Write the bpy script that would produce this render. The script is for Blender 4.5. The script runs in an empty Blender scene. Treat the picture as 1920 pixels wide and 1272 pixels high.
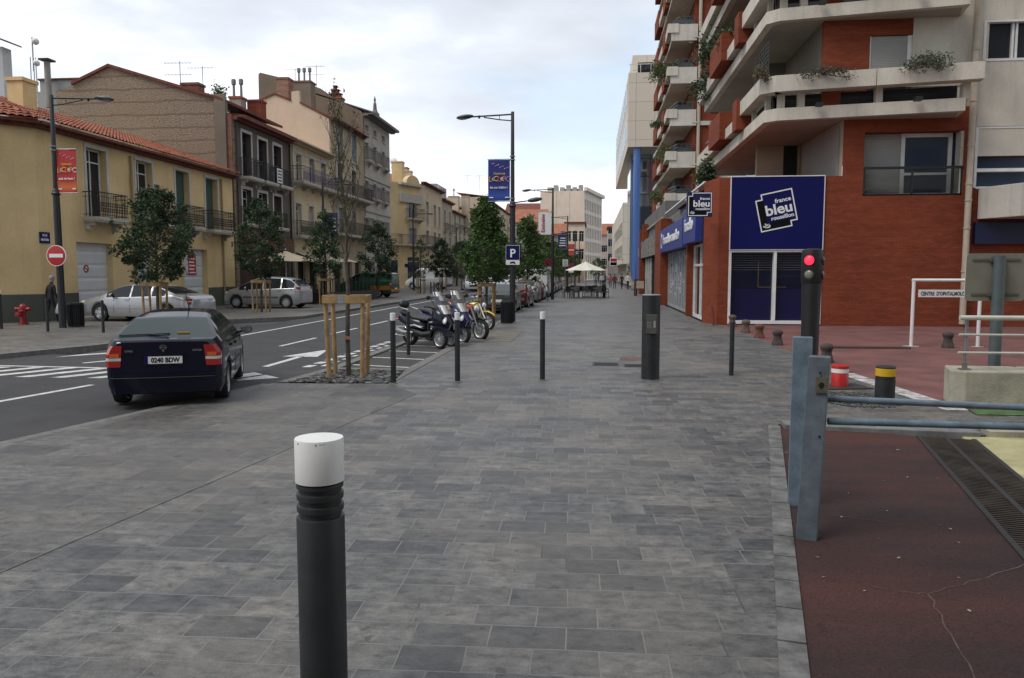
import bpy, bmesh, math, random
from math import sin, cos, pi, radians as R, sqrt, atan2, hypot
from mathutils import Vector, Matrix
random.seed(7)
S = bpy.context.scene
COL = S.collection
# ------------------------------------------------------------------ camera, sky, sun
EYE = 1.9; FOC = 1440.0
PITCH = math.atan((636-511)/FOC); YAW = math.atan((1110-960)/FOC*cos(PITCH))
cam = bpy.data.objects.new('Camera', bpy.data.cameras.new('Camera')); COL.objects.link(cam)
cam.location = (0, 0, EYE); cam.rotation_euler = (pi/2-PITCH, 0, YAW)
cam.data.sensor_width = 36; cam.data.lens = FOC/1920*36; cam.data.clip_end = 3000; cam.data.clip_start = .05
S.camera = cam
SUN_EL, SUN_AZ = 55, -128        # azimuth measured from +Y towards +X
W = bpy.data.worlds.new('World'); S.world = W; W.use_nodes = True
nt = W.node_tree; N = nt.nodes; LK = nt.links
bg = N['Background']; bg.inputs['Strength'].default_value = .1
sky = N.new('ShaderNodeTexSky'); sky.sky_type = 'NISHITA'; sky.sun_disc = False
sky.sun_elevation = R(SUN_EL); sky.sun_rotation = R(SUN_AZ); sky.air_density = 1.0; sky.dust_density = 2.0
def wn(t, **k):
    n = N.new(t)
    for a, b in k.items(): setattr(n, a, b)
    return n
tc = wn('ShaderNodeTexCoord'); sep = wn('ShaderNodeSeparateXYZ'); LK.new(tc.outputs['Generated'], sep.inputs[0])
def wm(op, a, b, c=None):
    n = wn('ShaderNodeMath', operation=op)
    for i, x in enumerate((a, b, c)):
        if x is None: continue
        if isinstance(x, (int, float)): n.inputs[i].default_value = x
        else: LK.new(x, n.inputs[i])
    return n.outputs[0]
den = wm('ADD', wm('MAXIMUM', sep.outputs[2], 0.0), .12)
cx = wm('DIVIDE', sep.outputs[0], den); cy = wm('DIVIDE', sep.outputs[1], den)
cmb = wn('ShaderNodeCombineXYZ'); LK.new(cx, cmb.inputs[0]); LK.new(cy, cmb.inputs[1])
def wnoise(scale, det, rough, off):
    mp = wn('ShaderNodeMapping'); mp.inputs['Location'].default_value = off
    LK.new(cmb.outputs[0], mp.inputs[0])
    n = wn('ShaderNodeTexNoise'); n.inputs['Scale'].default_value = scale; n.inputs['Detail'].default_value = det
    n.inputs['Roughness'].default_value = rough; LK.new(mp.outputs[0], n.inputs['Vector']); return n.outputs[0]
def wramp(x, pts):
    r = wn('ShaderNodeValToRGB'); LK.new(x, r.inputs[0]); e = r.color_ramp.elements
    while len(e) < len(pts): e.new(.5)
    for i, (p, c) in enumerate(pts): e[i].position = p; e[i].color = (*c, 1) if len(c) == 3 else c
    return r.outputs[0]
def wmix(f, a, b):
    m = wn('ShaderNodeMix', data_type='RGBA')
    if isinstance(f, float): m.inputs[0].default_value = f
    else: LK.new(f, m.inputs[0])
    for i, x in ((6, a), (7, b)):
        if isinstance(x, tuple): m.inputs[i].default_value = (*x, 1)
        else: LK.new(x, m.inputs[i])
    return m.outputs[2]
grey = wramp(wnoise(.8, 6, .55, (3.1, 1.2, 0)), [(.32, (3.9, 4.2, 4.7)), (.5, (5.2, 5.5, 6.0)), (.66, (7.6, 7.8, 8.1))])
clear = wmix(.5, sky.outputs[0], (5.2, 7.0, 8.6))
# blue shows only low over the far end of the street, thin cloud everywhere else
gap = wnoise(.5, 4, .5, (7.3, 2.0, 0))
low = wramp(sep.outputs[2], [(.03, (1, 1, 1)), (.24, (.75, .75, .75)), (.42, (0, 0, 0))])
dx = wramp(wm('MULTIPLY_ADD', sep.outputs[0], .5, .5), [(.27, (0, 0, 0)), (.4, (1, 1, 1)), (.62, (1, 1, 1)), (.8, (.2, .2, .2))])
bl = wm('MULTIPLY', wm('MULTIPLY', low, dx), wramp(gap, [(.45, (1, 1, 1)), (.56, (0, 0, 0))]))
skyc = wmix(wm('MULTIPLY', bl, .65), grey, clear)
horizon = wramp(sep.outputs[2], [(.0, (1, 1, 1)), (.3, (.0, .0, .0))])
skyc = wmix(wm('MULTIPLY', horizon, .22), skyc, (8.6, 8.9, 9.3))
topd = wramp(sep.outputs[2], [(.0, (1, 1, 1)), (.16, (1, 1, 1)), (.42, (.80, .80, .81)), (1, (.9, .9, .9))])
mt_ = wn('ShaderNodeMix', data_type='RGBA', blend_type='MULTIPLY'); mt_.inputs[0].default_value = 1; LK.new(skyc, mt_.inputs[6]); LK.new(topd, mt_.inputs[7]); skyc = mt_.outputs[2]
# heavier cloud behind the viewer, brighter sky up the street
back = wramp(wm('MULTIPLY_ADD', sep.outputs[1], .5, .5), [(.1, (.85, .85, .87)), (.75, (1, 1, 1))])
mb_ = wn('ShaderNodeMix', data_type='RGBA', blend_type='MULTIPLY'); mb_.inputs[0].default_value = 1; LK.new(skyc, mb_.inputs[6]); LK.new(back, mb_.inputs[7]); skyc = mb_.outputs[2]
LK.new(skyc, bg.inputs['Color'])
sun = bpy.data.objects.new('Sun', bpy.data.lights.new('Sun', 'SUN')); COL.objects.link(sun)
sun.data.energy = 1.2; sun.data.angle = R(25); sun.data.color = (1, .96, .9)
sun.rotation_euler = Vector((-sin(R(SUN_AZ))*cos(R(SUN_EL)), -cos(R(SUN_AZ))*cos(R(SUN_EL)), -sin(R(SUN_EL)))).to_track_quat('-Z', 'Y').to_euler()
vs = S.view_settings; vs.view_transform = 'Standard'; vs.look = 'None'; vs.exposure = .86; vs.gamma = 1
# ------------------------------------------------------------------ survey helpers: photo measurements -> metres in the place
_r = Vector((cos(YAW), sin(YAW), 0)); _h = Vector((-sin(YAW), cos(YAW), 0))
_f = _h*cos(PITCH)+Vector((0, 0, -sin(PITCH))); _u = _h*sin(PITCH)+Vector((0, 0, cos(PITCH)))
def ray(px, py): return _f+_r*((px-960)/FOC)-_u*((py-636)/FOC)
def G(px, py, z=0):
    d = ray(px, py); k = (z-EYE)/d.z; return Vector((d.x*k, d.y*k, z))
def PY(px, py, Y):
    d = ray(px, py); k = Y/d.y; return Vector((d.x*k, Y, EYE+d.z*k))
def PX(px, py, X):
    d = ray(px, py); k = X/d.x; return Vector((X, d.y*k, EYE+d.z*k))
# ------------------------------------------------------------------ materials
MATS = {}
def mat(name, col, rough=.65, metal=0, var=.12, vs_=3.0, bump=0, bs=40, coat=0, emit=0, trans=0, spec=None):
    if name in MATS: return MATS[name]
    m = bpy.data.materials.new(name); m.use_nodes = True; t = m.node_tree; b = t.nodes['Principled BSDF']
    b.inputs['Roughness'].default_value = rough; b.inputs['Metallic'].default_value = metal
    b.inputs['Base Color'].default_value = (*col, 1)
    if spec is not None: b.inputs['Specular IOR Level'].default_value = spec
    if coat: b.inputs['Coat Weight'].default_value = coat; b.inputs['Coat Roughness'].default_value = .04
    if trans: b.inputs['Transmission Weight'].default_value = trans
    if emit: b.inputs['Emission Color'].default_value = (*col, 1); b.inputs['Emission Strength'].default_value = emit
    if var or bump:
        c = t.nodes.new('ShaderNodeTexCoord')
        if var:
            n = t.nodes.new('ShaderNodeTexNoise'); n.inputs['Scale'].default_value = vs_; n.inputs['Detail'].default_value = 6
            n.inputs['Roughness'].default_value = .62; t.links.new(c.outputs['Object'], n.inputs['Vector'])
            r = t.nodes.new('ShaderNodeValToRGB'); t.links.new(n.outputs[0], r.inputs[0])
            e = r.color_ramp.elements; e[0].position = .3; e[1].position = .7
            e[0].color = (*[x*(1-var*1.6) for x in col], 1); e[1].color = (*[min(1, x*(1+var)) for x in col], 1)
            t.links.new(r.outputs[0], b.inputs['Base Color'])
        if bump:
            n2 = t.nodes.new('ShaderNodeTexNoise'); n2.inputs['Scale'].default_value = bs; n2.inputs['Detail'].default_value = 4
            t.links.new(c.outputs['Object'], n2.inputs['Vector'])
            bp = t.nodes.new('ShaderNodeBump'); bp.inputs['Strength'].default_value = bump; bp.inputs['Distance'].default_value = .02
            t.links.new(n2.outputs[0], bp.inputs['Height']); t.links.new(bp.outputs[0], b.inputs['Normal'])
    MATS[name] = m; return m
def nodes(m): return m.node_tree.nodes, m.node_tree.links, m.node_tree.nodes['Principled BSDF']
def ramp(N, L, x, pts):
    r = N.new('ShaderNodeValToRGB'); L.new(x, r.inputs[0]); e = r.color_ramp.elements
    while len(e) < len(pts): e.new(.5)
    for i, (p, c) in enumerate(pts): e[i].position = p; e[i].color = (*c, 1)
    return r.outputs[0]
def noise(N, L, v, scale, det=5, rough=.6):
    n = N.new('ShaderNodeTexNoise'); n.inputs['Scale'].default_value = scale; n.inputs['Detail'].default_value = det
    n.inputs['Roughness'].default_value = rough; L.new(v, n.inputs['Vector']); return n.outputs[0]
def mixc(N, L, f, a, b, mode='MIX'):
    m = N.new('ShaderNodeMix'); m.data_type = 'RGBA'; m.blend_type = mode
    for i, x in ((0, f), (6, a), (7, b)):
        if isinstance(x, float): m.inputs[i].default_value = x
        elif isinstance(x, tuple): m.inputs[i].default_value = (*x, 1)
        else: L.new(x, m.inputs[i])
    return m.outputs[2]
def bump(N, L, b, h, st=.4, dist=.01):
    bp = N.new('ShaderNodeBump'); bp.inputs['Strength'].default_value = st; bp.inputs['Distance'].default_value = dist
    L.new(h, bp.inputs['Height']); L.new(bp.outputs[0], b.inputs['Normal'])
def pavers(name, w, h, rot, c1, c2, mort, ms=.006, off=.5, rough=.52):
    m = mat(name, c1, rough, var=0); N, L, b = nodes(m)
    tc = N.new('ShaderNodeTexCoord'); mp = N.new('ShaderNodeMapping'); mp.inputs['Rotation'].default_value = (0, 0, R(rot))
    L.new(tc.outputs['Object'], mp.inputs[0])
    # joints wander a little
    wob = N.new('ShaderNodeTexNoise'); wob.inputs['Scale'].default_value = 1.3; L.new(mp.outputs[0], wob.inputs['Vector'])
    va = N.new('ShaderNodeVectorMath'); va.operation = 'MULTIPLY_ADD'; L.new(wob.outputs[1], va.inputs[0]); va.inputs[1].default_value = (.035, .035, 0)
    L.new(mp.outputs[0], va.inputs[2])
    def brick(sq, sqf, bias):
        k = N.new('ShaderNodeTexBrick'); k.offset = off; k.offset_frequency = 2; k.squash = sq; k.squash_frequency = sqf
        L.new(va.outputs[0], k.inputs['Vector']); k.inputs['Scale'].default_value = 1; k.inputs['Brick Width'].default_value = w
        k.inputs['Row Height'].default_value = h; k.inputs['Mortar Size'].default_value = ms; k.inputs['Mortar Smooth'].default_value = .3
        k.inputs['Bias'].default_value = bias; return k
    k = brick(1.2, 3, -.1)
    k.inputs['Color1'].default_value = (0, 0, 0, 1); k.inputs['Color2'].default_value = (1, 1, 1, 1); k.inputs['Mortar'].default_value = (.5, .5, .5, 1)
    tone = ramp(N, L, k.outputs[0], [(0, c1), (.35, tuple(.6*a+.4*d for a, d in zip(c1, c2))), (.7, tuple(.25*a+.75*d for a, d in zip(c1, c2))), (1, c2)])
    # shade drifting inside each stone, dark and beige
    st = N.new('ShaderNodeMapping'); st.inputs['Scale'].default_value = (4.2, 7.0, 1); L.new(mp.outputs[0], st.inputs[0])
    n1 = noise(N, L, st.outputs[0], 1.5, 10, .8)
    t2 = mixc(N, L, 1.0, tone, ramp(N, L, n1, [(.40, (.38, .39, .41)), (.47, (.78, .785, .80)), (.53, (1.05, 1.04, 1.02)), (.61, (1.5, 1.46, 1.40))]), 'MULTIPLY')
    n2 = noise(N, L, mp.outputs[0], .35, 4, .6)
    t3 = mixc(N, L, ramp(N, L, n2, [(.42, (0, 0, 0)), (.7, (.5, .5, .5))]), t2, (c2[0]*1.12, c2[1]*1.0, c2[2]*.86))
    n3 = noise(N, L, mp.outputs[0], 90, 3, .7)
    t4 = mixc(N, L, .35, t3, ramp(N, L, n3, [(.3, (.25, .25, .25)), (.7, (1, 1, 1))]), 'MULTIPLY')
    sp = noise(N, L, mp.outputs[0], 7, 2, .5)
    t4 = mixc(N, L, 1.0, t4, ramp(N, L, noise(N, L, mp.outputs[0], .9, 5, .65), [(.3, (.62, .64, .67)), (.5, (.9, .9, .9)), (.7, (1.12, 1.08, 1.0))]), 'MULTIPLY')
    t5 = mixc(N, L, ramp(N, L, sp, [(.665, (0, 0, 0)), (.70, (.6, .6, .6))]), t4, (.03, .028, .026))
    mv = ramp(N, L, noise(N, L, mp.outputs[0], 1.7, 4, .6), [(.34, tuple(x*.3 for x in mort)), (.44, tuple(x*1.0 for x in mort)), (.62, tuple(x*1.25 for x in mort))])
    fac_ = N.new('ShaderNodeMath'); fac_.operation = 'MULTIPLY'; L.new(k.outputs[1], fac_.inputs[0]); fac_.inputs[1].default_value = .85
    fin = mixc(N, L, fac_.outputs[0], t5, mv); L.new(fin, b.inputs['Base Color'])
    mh = N.new('ShaderNodeMath'); mh.operation = 'MULTIPLY_ADD'; L.new(k.outputs[1], mh.inputs[0]); mh.inputs[1].default_value = -1.2; L.new(n3, mh.inputs[2])
    bump(N, L, b, mh.outputs[0], .45, .006)
    rr = ramp(N, L, n1, [(.3, (rough-.1,)*3), (.7, (rough+.12,)*3)]); L.new(rr, b.inputs['Roughness'])
    return m
def brickmat(name, c1, c2, mort, w=.22, h=.065, axis='X', ms=.008, dirt=.3):
    m = mat(name, c1, .85, var=0, spec=.15); N, L, b = nodes(m)
    tc = N.new('ShaderNodeTexCoord'); sp = N.new('ShaderNodeSeparateXYZ'); L.new(tc.outputs['Object'], sp.inputs[0])
    cb = N.new('ShaderNodeCombineXYZ')
    if axis == 'XY':
        ad = N.new('ShaderNodeMath'); L.new(sp.outputs[0], ad.inputs[0]); L.new(sp.outputs[1], ad.inputs[1]); L.new(ad.outputs[0], cb.inputs[0])
    else: L.new(sp.outputs['XYZ'.index(axis)], cb.inputs[0])
    L.new(sp.outputs[2], cb.inputs[1])
    k = N.new('ShaderNodeTexBrick'); L.new(cb.outputs[0], k.inputs['Vector']); k.inputs['Scale'].default_value = 1
    k.inputs['Brick Width'].default_value = w; k.inputs['Row Height'].default_value = h; k.inputs['Mortar Size'].default_value = ms
    k.inputs['Mortar Smooth'].default_value = .2
    k.inputs['Color1'].default_value = (*c1, 1); k.inputs['Color2'].default_value = (*c2, 1); k.inputs['Mortar'].default_value = (*mort, 1)
    st = N.new('ShaderNodeMapping'); st.inputs['Scale'].default_value = (.9, .9, 5); L.new(tc.outputs['Object'], st.inputs[0])
    n1 = noise(N, L, st.outputs[0], .9, 6, .65)
    t = mixc(N, L, ramp(N, L, n1, [(.4, (0, 0, 0)), (.72, (dirt*2,)*3)]), k.outputs[0], tuple(x*.55 for x in c1))
    n2 = noise(N, L, tc.outputs['Object'], .3, 4)
    t = mixc(N, L, ramp(N, L, n2, [(.45, (0, 0, 0)), (.75, (.35,)*3)]), t, tuple(min(1, x*1.35) for x in c2))
    L.new(t, b.inputs['Base Color'])
    inv = N.new('ShaderNodeMath'); inv.operation = 'SUBTRACT'; inv.inputs[0].default_value = 1; L.new(k.outputs[1], inv.inputs[1])
    bump(N, L, b, inv.outputs[0], .6, .008); return m
def plaster(name, col, streak=.35, var=.1):
    """render with weather streaks running down"""
    m = mat(name, col, .9, var=0, spec=.2); N, L, b = nodes(m); tc = N.new('ShaderNodeTexCoord')
    st = N.new('ShaderNodeMapping'); st.inputs['Scale'].default_value = (2.4, 2.4, .22); L.new(tc.outputs['Object'], st.inputs[0])
    n1 = noise(N, L, st.outputs[0], 1, 6, .65); n2 = noise(N, L, tc.outputs['Object'], .55, 5, .6); n3 = noise(N, L, tc.outputs['Object'], 14, 4, .6)
    t = ramp(N, L, n2, [(.3, tuple(x*(1-var*1.8) for x in col)), (.7, tuple(min(1, x*(1+var)) for x in col))])
    t = mixc(N, L, ramp(N, L, n1, [(.5, (0, 0, 0)), (.8, (streak,)*3)]), t, tuple(x*.45 for x in col))
    t = mixc(N, L, .12, t, ramp(N, L, n3, [(.35, (.3,)*3), (.65, (1, 1, 1))]), 'MULTIPLY')
    L.new(t, b.inputs['Base Color']); bump(N, L, b, n3, .25, .01); return m
def leafmat(name, c1, c2):
    m = mat(name, c1, .55, var=0); N, L, b = nodes(m)
    g = N.new('ShaderNodeNewGeometry'); t = ramp(N, L, g.outputs['Random Per Island'], [(0, c1), (.6, tuple((a+d)/2 for a, d in zip(c1, c2))), (1, c2)])
    L.new(t, b.inputs['Base Color'])
    tr = N.new('ShaderNodeBsdfTranslucent'); L.new(t, tr.inputs[0]); mx = N.new('ShaderNodeMixShader'); mx.inputs[0].default_value = .3
    L.new(b.outputs[0], mx.inputs[1]); L.new(tr.outputs[0], mx.inputs[2]); L.new(mx.outputs[0], N['Material Output'].inputs[0]); return m
def slatmat(name, col, pitch, depth=.55, rough=.6):
    m = mat(name, col, rough, var=0); N, L, b = nodes(m); tc = N.new('ShaderNodeTexCoord'); sp = N.new('ShaderNodeSeparateXYZ'); L.new(tc.outputs['Object'], sp.inputs[0])
    a = N.new('ShaderNodeMath'); a.operation = 'MULTIPLY'; L.new(sp.outputs[2], a.inputs[0]); a.inputs[1].default_value = 1/pitch
    f = N.new('ShaderNodeMath'); f.operation = 'FRACT'; L.new(a.outputs[0], f.inputs[0])
    n = noise(N, L, tc.outputs['Object'], 2.5)
    c = mixc(N, L, .25, (col[0], col[1], col[2]), ramp(N, L, n, [(.3, (.55,)*3), (.7, (1, 1, 1))]), 'MULTIPLY'); L.new(c, b.inputs['Base Color'])
    h = ramp(N, L, f.outputs[0], [(0, (0, 0, 0)), (.18, (.8, .8, .8)), (.8, (1, 1, 1)), (1, (0, 0, 0))]); bump(N, L, b, h, depth, pitch*.5); return m
# ------------------------------------------------------------------ mesh builder
class MB:
    def __init__(s): s.v = []; s.f = []; s.m = []; s.mi = 0
    def poly(s, pts, mi=None):
        n = len(s.v); s.v += [tuple(p) for p in pts]; s.f.append(tuple(range(n, n+len(pts)))); s.m.append(s.mi if mi is None else mi); return s
    def hexa(s, c, skip=()):
        n = len(s.v); s.v += [tuple(p) for p in c]
        for i, q in enumerate(((0, 3, 2, 1), (4, 5, 6, 7), (0, 1, 5, 4), (1, 2, 6, 5), (2, 3, 7, 6), (3, 0, 4, 7))):
            if i in skip: continue
            s.f.append(tuple(n+k for k in q)); s.m.append(s.mi)
        return s
    def box(s, x0, x1, y0, y1, z0, z1, M=None):
        c = [(x0, y0, z0), (x1, y0, z0), (x1, y1, z0), (x0, y1, z0), (x0, y0, z1), (x1, y0, z1), (x1, y1, z1), (x0, y1, z1)]
        if M: c = [M @ Vector(p) for p in c]
        return s.hexa(c)
    def bar(s, a, b, w, h=None, up=(0, 0, 1)):
        a = Vector(a); b = Vector(b); d = (b-a).normalized(); up = Vector(up)
        if abs(d.dot(up)) > .98: up = Vector((1, 0, 0))
        x = d.cross(up).normalized(); y = x.cross(d); h = h or w; x = x*w/2; y = y*h/2
        return s.hexa([a-x-y, a+x-y, a+x+y, a-x+y, b-x-y, b+x-y, b+x+y, b-x+y])
    def tube(s, pts, r, n=8, cap=True):
        P = [Vector(p) for p in pts]; rs = r if isinstance(r, (list, tuple)) else [r]*len(P)
        base = len(s.v); pr = None
        for i, p in enumerate(P):
            d = (P[min(i+1, len(P)-1)]-P[max(i-1, 0)]).normalized()
            if pr is None:
                up = Vector((0, 0, 1)) if abs(d.z) < .95 else Vector((1, 0, 0)); x = d.cross(up).normalized()
            else: x = (pr-d*pr.dot(d)).normalized()
            pr = x; y = d.cross(x)
            for k in range(n):
                a = 2*pi*k/n; s.v.append(tuple(p+(x*cos(a)+y*sin(a))*rs[i]))
        for i in range(len(P)-1):
            for k in range(n):
                k2 = (k+1) % n; s.f.append((base+i*n+k, base+i*n+k2, base+(i+1)*n+k2, base+(i+1)*n+k)); s.m.append(s.mi)
        if cap:
            s.f.append(tuple(base+k for k in reversed(range(n)))); s.m.append(s.mi)
            s.f.append(tuple(base+(len(P)-1)*n+k for k in range(n))); s.m.append(s.mi)
        return s
    def lathe(s, prof, n=24, M=None, cap=True):
        base = len(s.v)
        for r, z in prof:
            for k in range(n):
                p = Vector((r*cos(2*pi*k/n), r*sin(2*pi*k/n), z)); s.v.append(tuple(M @ p if M else p))
        for i in range(len(prof)-1):
            for k in range(n):
                k2 = (k+1) % n; s.f.append((base+i*n+k, base+i*n+k2, base+(i+1)*n+k2, base+(i+1)*n+k)); s.m.append(s.mi)
        if cap:
            s.f.append(tuple(base+k for k in reversed(range(n)))); s.m.append(s.mi)
            s.f.append(tuple(base+(len(prof)-1)*n+k for k in range(n))); s.m.append(s.mi)
        return s
    def ball(s, c, r, n=12, M=None):
        if isinstance(r, (int, float)): r = (r, r, r)
        T = Matrix.Translation(c) @ (M or Matrix()) @ Matrix.Diagonal((*r, 1))
        pr = [(max(sin(pi*i/(n//2)), .02), -cos(pi*i/(n//2))) for i in range(n//2+1)]
        return s.lathe(pr, n, T)
    def prism(s, pts, z0, z1, M=None):
        n = len(pts); base = len(s.v)
        for z in (z0, z1):
            for p in pts:
                q = Vector((p[0], p[1], z)); s.v.append(tuple(M @ q if M else q))
        s.f.append(tuple(base+k for k in reversed(range(n)))); s.f.append(tuple(base+n+k for k in range(n))); s.m += [s.mi, s.mi]
        for k in range(n):
            k2 = (k+1) % n; s.f.append((base+k, base+k2, base+n+k2, base+n+k)); s.m.append(s.mi)
        return s
    def build(s, name, mats, parent=None, world=False, smooth=None, bev=0, fix=True):
        me = bpy.data.meshes.new(name); me.from_pydata(s.v, [], s.f)
        if not isinstance(mats, (list, tuple)): mats = [mats]
        for m in mats: me.materials.append(m)
        me.polygons.foreach_set('material_index', s.m)
        if fix:
            b = bmesh.new(); b.from_mesh(me); bmesh.ops.recalc_face_normals(b, faces=b.faces)
            b.to_mesh(me); b.free()
        if smooth:
            me.polygons.foreach_set('use_smooth', [True]*len(me.polygons)); me.set_sharp_from_angle(angle=R(smooth))
        me.update()
        o = bpy.data.objects.new(name, me); COL.objects.link(o)
        if parent:
            o.parent = parent
            if world: o.location = -wpos(parent)
        if bev:
            md = o.modifiers.new('edge', 'BEVEL'); md.width = bev; md.segments = 2; md.limit_method = 'ANGLE'; md.angle_limit = R(40)
        return o
def wpos(o):
    p = Vector(o.location)
    while o.parent: o = o.parent; p += Vector(o.location)
    return p
def tag(o, label=None, cat=None, group=None, kind=None):
    if label: o['label'] = label
    if cat: o['category'] = cat
    if group: o['group'] = group
    if kind: o['kind'] = kind
    return o
def thing(name, label, cat, loc=(0, 0, 0), rz=0, group=None):
    o = bpy.data.objects.new(name, None); o.empty_display_size = .2; COL.objects.link(o)
    o.location = loc; o.rotation_euler = (0, 0, rz); return tag(o, label, cat, group)
def dup(o, loc, rz=None, label=None, group=None, scale=None):
    kids = {}
    def cp(a, par):
        c = a.copy(); COL.objects.link(c)
        if par: c.parent = par
        for ch in CH.get(a.name, ()): cp(ch, c)
        return c
    CH = {}
    for x in bpy.data.objects:
        if x.parent: CH.setdefault(x.parent.name, []).append(x)
    c = cp(o, None); c.location = loc
    if rz is not None: c.rotation_euler = (0, 0, rz)
    if label: c['label'] = label
    if group: c['group'] = group
    if scale: c.scale = scale if isinstance(scale, tuple) else (scale,)*3
    return c
def each(boxes, name, mt, par, **k):
    for b_ in boxes: MB().box(*b_).build(name, mt, par, **k)
def struct(name, mb, m, **k):
    o = mb.build(name, m, **k); o['kind'] = 'structure'; return o
def text(s, size, m, parent, O, rx, up, world=False, bold=0, ext=.003, align='CENTER', name='lettering', wfit=None):
    cu = bpy.data.curves.new('lettering', 'FONT'); cu.body = s; cu.size = size; cu.align_x = align; cu.extrude = ext; cu.offset = bold; cu.resolution_u = 3
    t = bpy.data.objects.new('lettering_curve', cu); COL.objects.link(t)
    bpy.context.view_layer.update()
    me = bpy.data.meshes.new_from_object(t.evaluated_get(bpy.context.evaluated_depsgraph_get()))
    bpy.data.objects.remove(t); bpy.data.curves.remove(cu)
    rx = Vector(rx).normalized(); up = Vector(up).normalized(); nz = rx.cross(up)
    if wfit:
        xs = [v.co.x for v in me.vertices]; k = wfit/(max(xs)-min(xs))
        me.transform(Matrix.Diagonal((k, 1, 1, 1)))
    me.transform(Matrix.Translation(O) @ Matrix((rx, up, nz)).transposed().to_4x4())
    me.materials.clear(); me.materials.append(m); me.name = name
    o = bpy.data.objects.new(name, me); COL.objects.link(o)
    if parent:
        o.parent = parent
        if world: o.location = -wpos(parent)
    return o
# ------------------------------------------------------------------ palette
M = dict(
 asphalt=mat('asphalt', (.041, .041, .043), .8, var=.2, vs_=1.2, bump=.5, bs=180),
 bay=mat('bay_asphalt', (.050, .045, .043), .8, var=.2, vs_=2, bump=.5, bs=150),
 paint=mat('road_paint', (.55, .55, .53), .6, var=.25, vs_=9),
 red=mat('red_resin', (.075, .024, .020), .9, var=.4, vs_=.8, bump=.5, bs=120),
 kerb=mat('kerb_granite', (.15, .145, .135), .75, var=.25, vs_=8, bump=.3, bs=90),
 conc=mat('concrete', (.33, .31, .24), .85, var=.22, vs_=2.5, bump=.3, bs=30),
 yconc=mat('yellow_concrete', (.36, .33, .17), .8, var=.2, vs_=2.5, bump=.25, bs=50),
 green=mat('green_paint', (.07, .14, .045), .8, var=.4, vs_=4),
 white=mat('white_paint', (.68, .68, .66), .5, var=.08, vs_=3),
 cap=mat('bollard_cap', (.72, .72, .70), .45, var=.04, vs_=6),
 bollard=mat('anthracite_paint', (.016, .018, .020), .5, var=.3, vs_=6, bump=.04, bs=200),
 post=mat('lamp_post_paint', (.014, .014, .016), .5, var=.12, vs_=4),
 black=mat('black_plastic', (.012, .012, .013), .5, var=.15),
 iron=mat('wrought_iron', (.018, .017, .018), .55, var=.1),
 steel=mat('galvanised_steel', (.3, .31, .32), .4, .8, var=.15, vs_=10),
 chrome=mat('chrome', (.6, .6, .6), .15, 1, var=0),
 blueG=mat('blue_grey_paint', (.13, .178, .225), .5, var=.25, vs_=7, bump=.1, bs=60),
 greyP=mat('grey_metal_weathered', (.105, .13, .152), .5, .1, var=.22, vs_=7, bump=.1, bs=50),
 glass=mat('window_glass', (.018, .022, .026), .05, var=0, spec=.5),
 glassB=mat('blue_window_glass', (.03, .045, .075), .06, var=0, spec=.6),
 brick=brickmat('red_brick', (.20, .046, .022), (.255, .062, .03), (.125, .042, .027), axis='XY'),
 concw=plaster('white_concrete', (.58, .54, .46), .5),
 cream=plaster('cream_render', (.46, .39, .28), .3),
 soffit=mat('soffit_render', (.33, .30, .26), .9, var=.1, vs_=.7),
 terr=mat('terracotta', (.30, .085, .04), .8, var=.45, vs_=2.2, bump=.2, bs=20),
 terrd=mat('terracotta_dark', (.15, .04, .025), .8, var=.3, vs_=3),
 stone=mat('pale_stone', (.45, .42, .36), .8, var=.15, vs_=4),
 wood=mat('stake_wood', (.34, .215, .095), .7, var=.3, vs_=5, bump=.2, bs=25),
 bark=mat('bark', (.085, .07, .052), .85, var=.3, vs_=8, bump=.4, bs=40),
 tyre=mat('tyre_rubber', (.012, .012, .012), .8, var=.1),
 rim=mat('alloy', (.46, .47, .48), .35, .35, var=0),
 skin=mat('skin', (.42, .24, .17), .6, var=.05),
 silver=mat('silver_paint', (.42, .43, .44), .32, .55, var=.02, coat=.6),
 carwhite=mat('white_car_paint', (.62, .62, .61), .35, var=.02, coat=.6),
 cream_c=mat('parasol_cloth', (.62, .60, .52), .85, var=.06),
)
lens_r = mat('red_lens', (.35, .01, .008), .15, var=.1, vs_=30, coat=.8)
lens_o = mat('orange_lens', (.55, .12, .02), .15, var=.1, vs_=30, coat=.8)
lens_c = mat('clear_lens', (.55, .56, .56), .12, var=.1, vs_=30, coat=.8)
blackt = mat('black_lettering', (.006, .006, .006), .6, var=0, spec=.1)
whitet = mat('white_lettering', (.72, .72, .74), .5, var=0)
bluef = mat('sign_blue', (.003, .005, .08), .45, var=.06, vs_=1, spec=.25)
redf = mat('sign_red', (.42, .012, .012), .45, var=.08, vs_=2)
# ------------------------------------------------------------------ ground, road, pavements
PAV = pavers('pavers_small', .335, .25, -1.5, (.080, .083, .088), (.182, .179, .170), (.145, .142, .136), .005)
PAVL = pavers('pavers_large', .68, .44, -1.5, (.072, .074, .078), (.158, .155, .147), (.14, .137, .13), .005)
PAVF = pavers('pavers_left', .5, .3, -1.5, (.11, .108, .104), (.19, .182, .170), (.16, .155, .148), .006)
m = MB(); m.poly([(-900, -900, -.12), (900, -900, -.12), (900, 900, -.12), (-900, 900, -.12)])
struct('ground', m, mat('ground_asphalt', (.06, .06, .06), .85, var=.2, vs_=.2))
ZR = -.05
m = MB(); m.prism([(-60, -30), (-11.6, -30), (-6.5, 7.72), (-5.45, 12.7), (-5.35, 15), (-5.2, 21), (-5.2, 300), (-12.2, 300), (-12.2, 17), (-60, 17)], -.115, ZR)
struct('road', m, M['asphalt'])
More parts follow.
